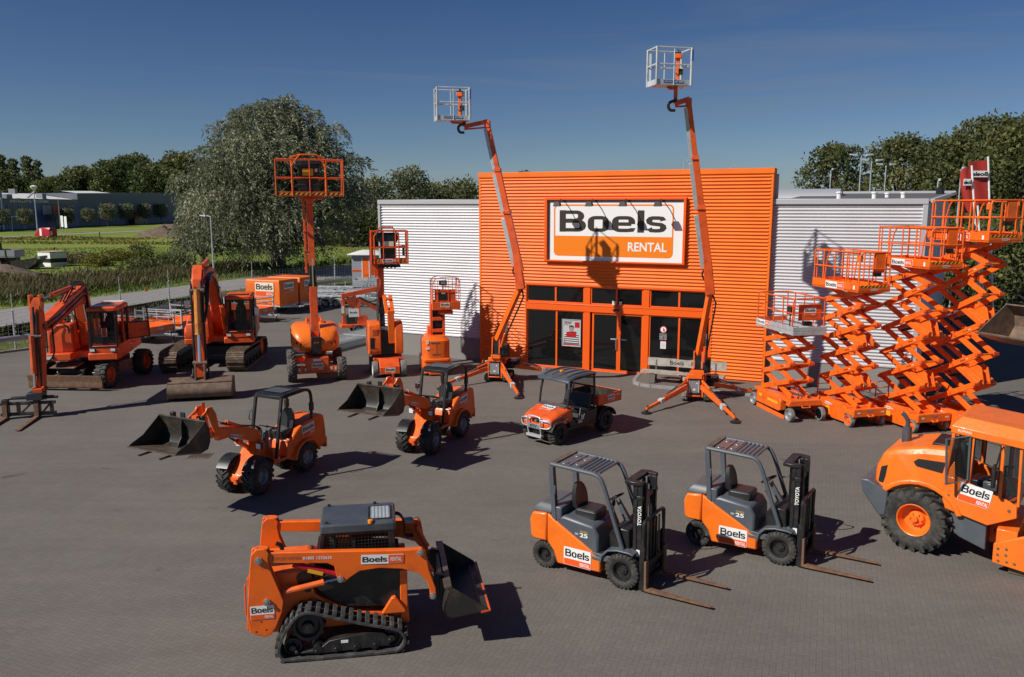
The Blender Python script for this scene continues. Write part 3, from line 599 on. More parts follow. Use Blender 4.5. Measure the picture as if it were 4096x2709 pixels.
part('backrest', plank(0.0, 3.1, 0.60, 0.92, -0.05, 0.0, 3), 'bench_wood', t, rot=(R(-8), 0, 0))
mb = plank(-0.15, 3.1, 0.39, 0.45, -0.55, -0.08, 5); part('seat', mb, 'bench_wood', t)
for lx in (0.35, 2.7):
    mb = MB(); mb.bar((lx, -0.12, 0.4), (lx, -0.06, 0), 0.2, 0.09); mb.bar((lx, -0.45, 0.4), (lx, -0.58, 0), 0.2, 0.09); mb.bar((lx, -0.5, 0.35), (lx, -0.1, 0.35), 0.09, 0.09); mb.bar((lx, 0.02, 0.3), (lx, 0.12, 0.85), 0.1, 0.06); part('leg', mb, 'bench_dark', t)
def skewtext(s, x, w): o = text(t, s, (x, -0.055 + 0.1, 0.68), (1, 0, 0.02), (0, 0.14, 1), w, 0.16, 'ink', -0.0, lift=0.014)
skewtext('Boels', 0.9, 0.55); skewtext('Rental', 1.75, 0.62)
# ================================================================ SMALL SHARED PIECES
def seat(parent, x, y, z, w=0.46, d=0.46, h=0.5, m='vinyl', tilt=0.14):
    mb = MB(); mb.rbox(x - d / 2, x + d / 2, y - w / 2, y + w / 2, z, z + 0.13, 0.06)
    r = []
    for k in range(7):
        f = k / 6; ww = w * (0.44 + 0.06 * math.sin(math.pi * f)) * (1, 1, 1, .97, .9, .74, .42)[k]; xx = x - d / 2 - f * h * tilt; tt = 0.07 * (1 - 0.4 * f)
        r.append([(xx + tt, y - ww, z + 0.1 + f * h), (xx + tt * 0.4, y, z + 0.1 + f * h), (xx + tt, y + ww, z + 0.1 + f * h), (xx - tt, y + ww * 0.8, z + 0.1 + f * h), (xx - tt, y - ww * 0.8, z + 0.1 + f * h)])
    mb.loft(r)
    return part('seat', mb, m, parent, bevel=0.015)
def steering(parent, p, r=0.19, tilt=-0.5, col=None):
    mb = MB(); p = Vector(p); mt = Matrix.Rotation(tilt, 3, 'Y')
    mb.tube([p + mt @ V(r * math.cos(a), r * math.sin(a), 0) for a in [i * math.pi / 8 for i in range(16)]], 0.016, 6, closed=True)
    for a in (0.5, 2.6, 4.7): mb.tube([p, p + mt @ V(r * math.cos(a), r * math.sin(a), 0)], 0.014, 6)
    mb.ball(p, 0.035)
    if col is not None: mb.bar(p, col, 0.05, 0.05, w2=0.16, h2=0.14)
    return part('steering_wheel', mb, 'black', parent)
def lampbox(parent, p, d, name='headlight', ax=(1, 0, 0)):
    mb = MB(); mb.bx(p[0] - d[0] / 2, p[0] + d[0] / 2, p[1] - d[1] / 2, p[1] + d[1] / 2, p[2] - d[2] / 2, p[2] + d[2] / 2)
    o = part(name, mb, 'black', parent, bevel=0.01)
    l = MB(); k = d[0] / 2 + 0.004
    l.bx(p[0] + (k if ax[0] > 0 else -k) - 0.004, p[0] + (k if ax[0] > 0 else -k) + 0.004, p[1] - d[1] * 0.42, p[1] + d[1] * 0.42, p[2] - d[2] * 0.4, p[2] + d[2] * 0.4)
    part('lens', l, 'lens', o); return o
def bolts(mb, pts, r, y0, y1):
    for x, z in pts: mb.lathe([(y0, 0.003), (y0, r), (y1, r), (y1, 0.003)], c=(x, 0, z), n=8)
def off_h(o, dy): c, s = math.cos(o[2]), math.sin(o[2]); return V(o[0] - s * dy, o[1] + c * dy, 0)
# ================================================================ COMPACT TRACK LOADER (foreground)
def belt(outline, y0, y1, th, lug_n, lug_h, mats, parent, name, shoes=False):
    pts = chaikin(outline, 2); n = len(pts); seg = [math.dist(pts[i], pts[(i + 1) % n]) for i in range(n)]; tot = sum(seg)
    nrm = []
    for i in range(n):
        a, b = pts[i - 1], pts[(i + 1) % n]; l = math.dist(a, b); nrm.append(((b[1] - a[1]) / l, -(b[0] - a[0]) / l))
    ar = sum(pts[i][0] * pts[(i + 1) % n][1] - pts[(i + 1) % n][0] * pts[i][1] for i in range(n))
    if ar < 0: nrm = [(-a, -b) for a, b in nrm]
    mb = MB(); vs = []
    for (x, z), (a, b) in zip(pts, nrm): vs += [(x, y0, z), (x, y1, z), (x - a * th, y1, z - b * th), (x - a * th, y0, z - b * th)]
    mb.add(vs, [(i * 4 + k, i * 4 + (k + 1) % 4, ((i + 1) % n) * 4 + (k + 1) % 4, ((i + 1) % n) * 4 + k) for i in range(n) for k in range(4)])
    mb.m = 1; st = tot / lug_n; acc = 0; i = 0; k = 0; d = st / 2
    while k < lug_n:
        while d > acc + seg[i % n]: acc += seg[i % n]; i += 1
        f = (d - acc) / seg[i % n]; a, b = pts[i % n], pts[(i + 1) % n]; x, z = a[0] + (b[0] - a[0]) * f, a[1] + (b[1] - a[1]) * f
        nx, nz = nrm[i % n]; an = math.atan2(-(b[1] - a[1]), b[0] - a[0]); w = y1 - y0
        if shoes:
            mb.box((x + nx * 0.012, (y0 + y1) / 2, z + nz * 0.012), (st * 0.90, w + 0.04, 0.024), ry=an); mb.box((x + nx * (0.012 + lug_h / 2), (y0 + y1) / 2, z + nz * (0.012 + lug_h / 2)), (st * 0.16, w + 0.04, lug_h + 0.02), ry=an)
            mb.box((x - nx * 0.02, (y0 + y1) / 2, z - nz * 0.02), (st * 0.7, 0.14, 0.07), ry=an)
        else:
            for q, (ya, yb) in enumerate(((y0 + 0.01, y0 + w * 0.46), (y0 + w * 0.54, y1 - 0.01))):
                sh = st * (0.0 if q == 0 else 0.5); mb.box((x + nx * lug_h * 0.4 - math.cos(an) * 0 , (ya + yb) / 2, z + nz * lug_h * 0.4), (st * 0.52, yb - ya, lug_h * 1.2), ry=an)
        k += 1; d += st
    return part(name, mb, mats, parent, bevel=0.006 if not shoes else 0)
def track_loader():
    t = thing('track_loader', 'orange compact track loader with dark cab and empty bucket in the foreground', 'track loader', (-2.65 - 0.165 * 0.86, 11.89 + 0.986 * 0.86, 0), R(9.5))
    ol = [(-1.0, .23), (-.88, .54), (-.70, .78), (-.52, .845), (-.31, .785), (.31, .575), (.84, .445), (.98, .33), (1.0, .18), (.92, .06), (.79, 0.012), (-.81, 0.012), (-.95, .07)]
    for s in (-1, 1):
        y0, y1 = sorted((s * 0.52, s * 0.86))
        tr = belt(ol, y0, y1, 0.045, 36, 0.05, ['track_rubber', 'track_rubber'], t, 'track')
        yo = s * 0.84; yi = s * 0.56
        mb = MB(); mb.prism([(-.72, .12), (-.35, .17), (-.2, .29), (.35, .37), (.62, .37), (.78, .22), (.72, .13), (-.3, .09)], *sorted((s * 0.60, s * 0.80))); bolts(mb, [(-.7, .15), (-.4, .14), (-.1, .15), (.2, .16), (.5, .17), (.74, .22)], 0.03, *sorted((s * 0.78, s * 0.825)))
        part('undercarriage_frame', mb, 'steel_black', tr, bevel=0.008)
        for xx in (-.38, -.1, .2, .5):
            mb = MB(); mb.lathe([(s * 0.58, 0.002), (s * 0.58, .105), (s * 0.72, .105), (s * 0.72, .07), (s * 0.81, .07), (s * 0.815, .004)], c=(xx, 0, .165), n=20); part('roller', mb, 'steel_black', tr)
        for (xx, zz, rr, nm) in ((-.52, .53, .24, 'sprocket'), (.76, .235, .165, 'idler'), (-.76, .215, .14, 'idler')):
            mb = MB(); mb.lathe([(s * 0.6, 0.002), (s * 0.6, rr), (s * 0.74, rr), (s * 0.74, rr * 0.8), (s * 0.70, rr * 0.7), (s * 0.72, rr * 0.4), (s * 0.8, rr * 0.35), (s * 0.81, 0.004)], c=(xx, 0, zz), n=24)
            if nm == 'sprocket':
                for k in range(12): a = k * math.pi / 6; mb.box((xx + rr * math.cos(a), s * 0.67, zz + rr * math.sin(a)), (0.06, 0.1, 0.06), ry=-a)
            part(nm, mb, 'steel_black', tr)
        mb = MB(); mb.bx(-0.02, 0.09, *sorted((s * 0.80, s * 0.806)), 0.24, 0.285); part('plate', mb, 'white', tr)
        # tower, arm and cylinders
        a0, a1 = sorted((s * 0.56, s * 0.72)); b0, b1 = sorted((s * 0.58, s * 0.69))
        tw = chaikin([(-1.31, 1.84), (-1.05, 1.835), (-1.08, 1.60), (-.93, 1.16), (-.85, .91), (-1.05, .43), (-1.21, .39), (-1.45, .52), (-1.36, 1.49)], 1)
        mb = MB(); mb.prism(tw, a0, a0 + 0.03); mb.prism(tw, a1 - 0.03, a1); mb.prism([(-1.31, 1.84), (-1.36, 1.49), (-1.45, .52), (-1.38, .50), (-1.30, 1.4), (-1.22, 1.84)], a0 + 0.03, a1 - 0.03)
        mb.bx(-1.3, -1.07, a0 + 0.03, a1 - 0.03, 1.80, 1.835)
        tow = part('tower', mb, 'orange', t, bevel=0.012)
        mb = MB(); bolts(mb, [(-1.21, 1.66), (-1.12, .98)], 0.055, *sorted((s * 0.72, s * 0.755))); bolts(mb, [(-1.21, 1.66), (-1.12, .98)], 0.03, *sorted((s * 0.755, s * 0.78))); part('pivot_pin', mb, 'steel', tow)
        mb = MB(); bolts(mb, [(-1.33, .86), (-1.14, .86), (-1.3, .5), (-1.15, .52), (-1.22, .66)], 0.013, *sorted((s * 0.715, s * 0.723))); part('bolt_holes', mb, 'pit', tow)
        ap = [(-1.26, 1.77), (1.02, 1.655), (1.27, 1.66), (1.33, 1.60), (1.38, 1.30), (1.485, .98), (1.49, .84), (1.45, .80), (1.39, .80), (1.385, .96), (1.34, 1.10), (1.22, 1.25), (.95, 1.345), (.60, 1.385), (.30, 1.36), (.14, 1.26), (.06, 1.19), (-.02, 1.20), (-.06, 1.30), (-.09, 1.47), (-.2, 1.525), (-1.2, 1.60)]
        mb = MB(); mb.prism(ap, b0, b1); arm = part('lift_arm', mb, 'orange', t, bevel=0.012)
        mb = MB(); bolts(mb, [(.0, 1.255), (1.43, .86), (1.245, 1.6)], 0.05, *sorted((s * 0.68, s * 0.725))); bolts(mb, [(.0, 1.255), (1.43, .86), (1.245, 1.6)], 0.026, *sorted((s * 0.725, s * 0.75))); part('pivot_pin', mb, 'steel', arm)
        if s < 0:
            decal(t, 'row', (.32, -0.692, 1.475), (1, 0, -0.043), (0.043, 0, 1), 0.66, sy=1.15)
            text(t, 'SOFORT MIETEN', (-1.02, -0.69, 1.635), (1, 0, -0.046), (0.046, 0, 1), 0.43, 0.048, 'rust_dark', 0.0); text(t, '01805 1232635', (-.56, -0.69, 1.615), (1, 0, -0.046), (0.046, 0, 1), 0.44, 0.05, 'white', 0.015)
            decal(t, 'stack', (-1.375, -0.722, .70), (1, 0, 0.01), (0, 0, 1), 0.36)
        rod(t, (-.86, s * 0.63, 1.08), (-.02, s * 0.63, 1.24), 0.048, 0.72)
        mb = MB(); mb.tube([(-.72, s * 0.61, 1.52 if s < 0 else 1.25), (-.04, s * 0.61, 1.30 if s < 0 else 1.2)], 0.05, 10); part('hydraulic_cylinder', mb, 'red', t)
        if s < 0: mb = MB(); mb.bx(-.44, -.2, *sorted((s * 0.665, s * 0.67)), -.02, .04); part('warning_label', mb, 'yellow', t, rot=(0, R(18), 0), loc=(-.08, 0, 1.275))
        rod(t, (1.24, s * 0.5, 1.56), (1.52, s * 0.5, .98), 0.045, 0.65, body='orange_red')
    # body
    mb = MB(); mb.prism([(-1.38, .42), (-1.40, 1.20), (-1.30, 1.34), (-.55, 1.36), (-.45, 1.28), (-.42, .95), (.0, .62), (.95, .52), (1.0, .38), (-1.1, .34)], -0.5, 0.5); part('body', mb, 'orange', t, bevel=0.03)
    mb = MB(); mb.prism(chaikin([(-.66, 1.33), (-.45, 1.34), (-.45, 1.0), (-.56, .98), (-.7, 1.2)], 1), -0.515, 0.515); part('side_vent', mb, 'vinyl', t)
    mb = MB(); mb.prism([(-.42, 1.10), (-.40, 1.50), (.93, 1.36), (.93, .72), (.72, .655), (.10, .70), (-.2, .85)], -0.52, 0.52); part('side_panel', mb, 'steel_black', t, bevel=0.01)
    mb = MB(); mb.bx(.92, 1.04, -0.55, -0.42, .44, 1.26); mb.bx(.92, 1.04, 0.42, 0.55, .44, 1.26); mb.bx(.85, 1.06, -0.5, 0.5, .34, .52); mb.prism([(.62, .56), (.78, .82), (.84, .84), (1.0, .62), (1.0, .56)], -0.6, -0.5); mb.prism([(.62, .56), (.78, .82), (.84, .84), (1.0, .62), (1.0, .56)], 0.5, 0.6); part('front_frame', mb, 'orange', t, bevel=0.015)
    mb = MB(); mb.bx(.72, .95, -0.42, 0.42, .5, 1.1); part('footwell', mb, 'black', t)
    mb = MB(); mb.bx(-1.44, -1.40, -0.45, 0.45, .45, 1.25); mb.bx(-1.47, -1.44, -0.3, -0.26, .55, 1.2); mb.tube([(-1.47, -.4, .6), (-1.49, -.4, .65), (-1.49, -.4, 1.1), (-1.47, -.4, 1.15)], 0.015); part('rear_door', mb, 'orange_red', t, bevel=0.015)
    mb = MB(); mb.tube([(-.95, .02, 1.3), (-.95, .02, 1.52), (-.97, .02, 1.58), (-1.04, .02, 1.62)], 0.035, 10); part('exhaust', mb, 'black', t)
    mb = MB(); mb.bx(-1.25, -.75, -0.25, 0.2, 1.34, 1.365); part('grille', mb, 'black', t)
    # cab
    mb = MB()
    for s in (-1, 1):
        mb.bar((-.33, s * .41, 1.35), (-.26, s * .40, 1.94), 0.07, 0.08, up=(0, 1, 0)); mb.bar((.86, s * .42, .9), (.80, s * .40, 1.94), 0.09, 0.1, up=(0, 1, 0)); mb.bx(-.3, .82, s * .41 - .03, s * .41 + .03, 1.86, 1.94)
    mb.bx(-.31, -.25, -.4, .4, 1.2, 1.5); mb.bx(.78, .86, -.4, .4, 1.82, 1.9)
    cab = part('cab', mb, 'black', t, bevel=0.012)
    mb = MB(); mb.rbox(-.31, .88, -.46, .44, 1.92, 2.055, 0.05); part('roof', mb, 'charcoal', cab, bevel=0.0)
    for q in ((-.2, -.4), (.5, -.4), (-.2, .38), (.55, .38)):
        mb = MB(); mb.box((q[0], q[1], 2.065), (0.05, 0.03, 0.05)); part('lifting_eye', mb, 'steel_black', cab)
    mb = MB(); mb.lathe([(0, .04), (.05, .04), (.06, .01)], c=(.48, -.43, 2.04), ax='z', n=10); part('beacon', mb, 'beacon', cab)
    mb = MB(); mb.add([(x, y, 2.060) for x, y in rrect(.44, -.34, .83, .28, .05, 4)], [tuple(range(20))]); mb.m = 1; mb.add([(x, y, 2.064) for x, y in rrect(.48, -.30, .79, .24, .04, 4)], [tuple(range(20))])
    mb.m = 2
    for i in range(5):
        for j in range(9): mb.bx(.50 + i * .058, .535 + i * .058, -.28 + j * .058, -.245 + j * .058, 2.064, 2.067)
    part('roof_hatch', mb, ['black', 'rim_grey', 'alu_paint'], cab)
    for s in (-1, 1):
        mb = MB(); x0, x1, z0, z1 = -.26, .78, 1.40, 1.88; y = s * .40
        for i in range(20): xx = x0 + (x1 - x0) * (i + .5) / 20; mb.bx(xx - .006, xx + .006, y - .008, y + .008, z0, z1)
        for i in range(9): zz = z0 + (z1 - z0) * (i + .5) / 9; mb.bx(x0, x1, y - .005, y + .011, zz - .006, zz + .006)
        part('window_mesh', mb, 'steel_black', cab)
    mb = MB(); mb.bx(-.3, .8, -.38, .38, 1.0, 1.1); part('cab_floor', mb, 'pit', cab)
    st = seat(t, .15, 0, 1.1, m='vinyl'); st.parent = cab
    for s in (-1, 1):
        mb = MB(); mb.bx(-.1, .35, s * .32 - .05, s * .32 + .05, 1.1, 1.32); mb.tube([(.35, s * .32, 1.3), (.42, s * .32, 1.5)], 0.02); part('armrest_console', mb, 'black', cab)
    mb = MB(); mb.bx(-.27, -.25, -.36, .36, 1.5, 1.82); part('rear_window', mb, 'glass_tint', cab)
    for dy in (0.0, 0.05, .1):
        mb = MB(); mb.tube(chaikin([(.82, -.2 + .5 + dy, 1.86), (.95, .32 + dy, 1.88), (1.05, .34 + dy, 1.7), (1.02, .36 + dy, 1.45), (1.18, .45 + dy, 1.40)], 2, False), 0.014, 6); part('hose', mb, 'black', t)
    mb = MB(); mb.bx(1.02, 1.2, .36, .5, 1.68, 1.74); mb.tube([(1.0, .4, 1.72), (1.25, .42, 1.76), (1.3, .42, 1.72)], 0.02); part('coupler', mb, 'steel', t)
    mb = MB(); mb.tube(chaikin([(-.98, -.5, 1.55), (-.75, -.62, 1.56), (-.55, -.62, 1.48)], 2, False), 0.014, 6); mb.tube(chaikin([(-.3, -.64, 1.28), (-.2, -.66, 1.32), (-.1, -.65, 1.27)], 2, False), 0.014, 6); part('hose', mb, 'black', t)
    # coupler plate and bucket
    mb = MB(); mb.prism([(1.40, .74), (1.40, .92), (1.50, 1.15), (1.62, 1.12), (1.62, .68), (1.55, .66)], -.55, -.45); mb.prism([(1.40, .74), (1.40, .92), (1.50, 1.15), (1.62, 1.12), (1.62, .68), (1.55, .66)], .45, .55); mb.bx(1.55, 1.64, -.6, .6, .70, 1.10); part('quick_hitch', mb, 'steel_black', t, bevel=0.01)
    mb = MB(); W = 0.9
    sec = [(1.69, 1.09), (1.60, .80), (1.58, .68), (1.64, .56), (1.75, .545), (2.30, .635)]
    inn = [(1.72, 1.085), (1.635, .80), (1.62, .70), (1.67, .59), (1.76, .575), (2.30, .655)]
    mb.prism(sec + inn[::-1], -W, W)
    for s in (-1, 1): mb.prism([(1.69, 1.09), (1.60, .80), (1.58, .68), (1.64, .56), (1.75, .545), (2.30, .635), (2.27, .69)], *sorted((s * W, s * (W - 0.025))))
    bk = part('bucket', mb, 'bucket_steel', t, bevel=0.006)
    mb = MB(); mb.prism([(2.18, .605), (2.335, .632), (2.335, .655), (2.18, .638)], -W - 0.01, W + 0.01); part('cutting_edge', mb, 'orange_worn', bk)
    mb = MB(); mb.bx(1.60, 1.72, -W - .005, W + .005, 1.06, 1.10); part('top_rail', mb, 'bucket_worn', bk, bevel=0.006)
track_loader()
# ================================================================ FORK LIFT TRUCKS
def forklift():
    t = thing('forklift', '', 'forklift', (0, 0, 0), 0, 'forklift trucks')
    # x forward from the front axle, right side y = -0.55
    for s in (-1, 1):
        wheel(t, (0, s * .44, .34), .345, .24, .19, 'tyre', 'steel_black', s, 26, .012, 'block', rimdepth=.07)
        wheel(t, (-1.67, s * .42, .27), .275, .2, .15, 'tyre', 'steel_black', s, 24, .01, 'block', rimdepth=.06)
    mb = MB(); mb.prism([(-1.60, 1.14), (-1.33, .97), (-.84, .70), (-.45, .48), (-.44, .19), (-1.38, .16), (-1.46, .40), (-1.60, .56)], -.53, .53); mb.prism([(-1.97, .62), (-1.99, .95), (-1.93, 1.10), (-1.605, 1.14), (-1.605, .56), (-1.9, .56)], -.54, .54)
    part('body', mb, 'orange_deep', t, bevel=0.035)
    mb = MB(); mb.loft([[(-1.96, -.48, 1.10), (-1.5, -.52, 1.135), (-1.5, .52, 1.135), (-1.96, .48, 1.10)], [(-1.93, -.46, 1.20), (-1.5, -.5, 1.22), (-1.5, .5, 1.22), (-1.93, .46, 1.20)], [(-1.84, -.36, 1.29), (-1.52, -.44, 1.32), (-1.52, .44, 1.32), (-1.84, .36, 1.29)]]); part('counterweight_cap', mb, 'slate', t, bevel=0.03)
    mb = MB(); mb.bx(-1.52, -1.3, -.5, .5, 1.0, 1.3); part('rear_shroud', mb, 'slate', t, bevel=0.03)
    mb = MB(); mb.prism([(-1.42, .6), (-1.42, 1.08), (-1.25, 1.14), (-.62, 1.06), (-.52, .9), (-.50, .50), (-.8, .5)], -.50, .46); part('engine_hood', mb, 'slate', t, bevel=0.05)
    mb = MB(); mb.prism([(-.86, .44), (-.86, .58), (-.2, .56), (-.2, .44)], -.525, .525); mb.prism([(-.62, .44), (-.62, .50), (-.42, .50), (-.42, .44)], -.545, -.525); part('floor', mb, 'slate', t, bevel=0.015)
    mb = MB()
    for k in range(6): mb.bx(-.62 + k * .04, -.6 + k * .04, -.52, -.36, .56, .575)
    part('step_grip', mb, 'black', t)
    for s in (-1, 1):
        mb = MB(); pr = [(-.46, .40), (-.42, .58), (-.30, .70), (-.10, .745), (.14, .745), (.24, .72)]; pi = [(x * .93, z - .035) for x, z in pr]; mb.prism(pr + pi[::-1], *sorted((s * .30, s * .57))); part('fender', mb, 'slate', t, bevel=0.012)
    mb = MB(); mb.prism([(-.30, .5), (-.34, .95), (-.22, 1.12), (.06, 1.10), (.10, .5)], -.40, .44); part('front_cowl', mb, 'black', t, bevel=0.03)
    mb = MB(); mb.bar((-.15, .08, 1.05), (-.38, .05, 1.48), 0.14, 0.12, w2=.08, h2=.07); part('steering_column', mb, 'slate', t, bevel=0.01)
    steering(t, (-.42, .05, 1.52), .16, -.55)
    mb = MB()
    for k in range(4): mb.tube([(-.22, -.2 - .05 * k, 1.1), (-.35, -.2 - .05 * k, 1.38)], 0.01, 6); mb.ball((-.36, -.2 - .05 * k, 1.4), .022)
    part('control_lever', mb, 'black', t)
    seat(t, -.92, 0.0, 1.12, .5, .48, .46)
    mb = MB(); mb.rbox(-1.17, -.70, -.25, .25, 1.06, 1.14, .04); part('seat_base', mb, 'black', t)
    # overhead guard
    mb = MB()
    for s in (-1, 1):
        y = s * .46
        mb.bar((-1.45, y, .95), (-1.54, y, 2.06), .11, .09, up=(1, 0, 0)); mb.tube(chaikin([(-.03, y, .74), (-.26, y, 1.38), (-.46, y, 1.96), (-.58, y, 2.07), (-.8, y, 2.085), (-1.56, y, 2.12)], 2, False), .043, 8)
        for k in range(4): pass
    mb.bx(-1.60, -1.50, -.47, .47, 2.06, 2.14)
    g = part('overhead_guard', mb, 'slate', t, bevel=0.0)
    mb = MB(); mb.prism([(-1.56, 2.11), (-.62, 2.06), (-.62, 2.085), (-1.56, 2.135)], -.44, .44); part('roof_panel', mb, 'guard_grey', g)
    mb = MB()
    for k in range(6): x = -1.0 + k * .085; z = 2.105 - (x + 1.0) * .053; mb.tube([(x, -.40, z), (x, .40, z)], .028, 8)
    for x, y in ((-1.36, -.26), (-1.36, .26), (-1.12, -.17), (-1.12, .17)): mb.lathe([(0, .09), (.02, .08), (.03, .02)], c=(x, y, 2.125 - (x + 1.56) * .053), ax='z', n=12)
    mb.bx(-1.22, -1.2, -.40, .40, 2.1, 2.135); mb.bx(-1.05, -1.03, -.40, .40, 2.09, 2.13); part('roof_rib', mb, 'guard_grey', g)
    mb = MB(); mb.bx(-1.57, -1.46, -.43, .43, 2.135, 2.155); part('rear_visor', mb, 'rust_dark', g)
    mb = MB(); mb.lathe([(0, .01), (0, .055), (.03, .07), (.035, .002)], c=(-.22, -.52, 1.62), ax='x', n=14); part('work_light', mb, 'black_gloss', g)
    mb = MB(); mb.tube(chaikin([(-.30, .5, 1.45), (-.1, .52, 1.5), (-.06, .52, 1.8), (-.34, .5, 1.85)], 1, False), .015, 6); part('grab_handle', mb, 'slate', g)
    mb = MB()
    for k in range(5): mb.bx(-1.49 - .006, -1.44, -.508, -.503, 1.55 + k * .035, 1.57 + k * .035)
    part('vent', mb, 'rim_grey', g)
    # mast, carriage, forks
    mb = MB()
    for s in (-1, 1):
        y = s * .30; mb.bx(.13, .20, y - .07, y + .07, .10, 2.0); mb.bx(.20, .29, s * .33 - .025, s * .33 + .025, .10, 2.0); mb.bx(.22, .33, s * .22 - .03, s * .22 + .03, .12, 2.02)
    mb.bx(.13, .30, -.37, .37, 1.70, 1.78); mb.bx(.13, .26, -.37, .37, .35, .5); m_ = part('mast', mb, 'steel_black', t, bevel=0.008)
    mb = MB(); mb.prismz([(-.05, -.38), (.12, -.42), (.30, -.36), (.30, -.26), (.12, -.28), (.12, .28), (.30, .26), (.30, .36), (.12, .42), (-.05, .38)], 1.98, 2.05); part('top_crosshead', mb, 'black', m_, bevel=0.01)
    mb = MB(); mb.tube([(.08, -.2, .3), (.08, -.2, 1.95)], .035, 10); mb.tube([(.08, .2, .3), (.08, .2, 1.95)], .035, 10); part('lift_cylinder', mb, 'black_gloss', m_)
    mb = MB(); mb.bx(.24, .26, -.06, -.03, .5, 1.9); mb.bx(.24, .26, .03, .06, .5, 1.9); part('lift_chain', mb, 'steel', m_)
    for s in (-1, 1): rod(t, (-.2, s * .33, .62), (.13, s * .33, .75), .035, .6, 'steel_black')
    mb = MB()
    for dy in (-.02, .02): mb.tube(chaikin([(.02, -.3 + dy, 1.0), (.0, -.36 + dy, .8), (.06, -.38 + dy, .55), (.14, -.36 + dy, .62)], 2, False), .012, 6)
    part('hose', mb, 'black', t)
    mb = MB(); mb.bx(.36, .42, -.50, .50, .42, .52); mb.bx(.36, .42, -.50, .50, .12, .20); mb.bx(.30, .36, -.24, .24, .1, .6)
    for y in (-.26, -.13, 0, .13, .26): mb.bx(.37, .40, y - .014, y + .014, .5, 1.28)
    mb.tube(chaikin([(.385, -.485, .2), (.385, -.485, 1.30), (.385, -.40, 1.36), (.385, .40, 1.36), (.385, .485, 1.30), (.385, .485, .2)], 1, False), .032, 8)
    for s in (-1, 1): mb.bx(.33, .42, s * .485 - .02, s * .485 + .02, .06, .9); 
    part('load_backrest', mb, 'steel_black', t)
    for s in (-1, 1):
        mb = MB(); y = s * .44; mb.prism([(.42, .62), (.46, .62), (.47, .10), (1.69, .075), (1.69, .06), (.50, .045), (.42, .05)], y - .06, y + .06)
        mb.v = [(x, (yy - y) * (1.0 if x < 1.6 else .55) + y, z) for x, yy, z in mb.v]
        part('fork', mb, 'rust', t, bevel=0.004)
    # marks
    decal(t, 'stack', (-1.22, -.532, .20), (1, 0, 0), (0, 0, 1), .58, lift=.004)
    text(t, 'TOYOTA', (.283, -.357, 1.22), (0, 0, 1), (-1, 0, 0), .38, .075, 'white', .03, lift=.0)
    o = text(t, '25', (-.90, -.502, .80), (1, 0, 0), (0, 0, 1), .17, .085, 'white', .03); text(t, 'TONERO', (-.90, -.502, .895), (1, 0, 0), (0, 0, 1), .17, .035, 'yellow', .01); text(t, 'SAS', (-1.0, -.502, .83), (1, 0, 0), (0, 0, 1), .07, .04, 'white', .01)
    mb = MB(); mb.bx(.2, .28, -.362, -.358, .62, .75); part('notice_label', mb, 'white', t)
    return t
fk = forklift(); th = R(-32.5)
fk['label'] = 'orange and grey forklift on the left of the pair, nearest the front'; fk.location = (2.02 + .537 * .55, 14.27 + .843 * .55, 0); fk.rotation_euler = (0, 0, th)
dup(fk, (5.26 + .537 * .55, 15.31 + .843 * .55, 0), th, 'orange and grey forklift on the right of the pair, beside the orange roller')
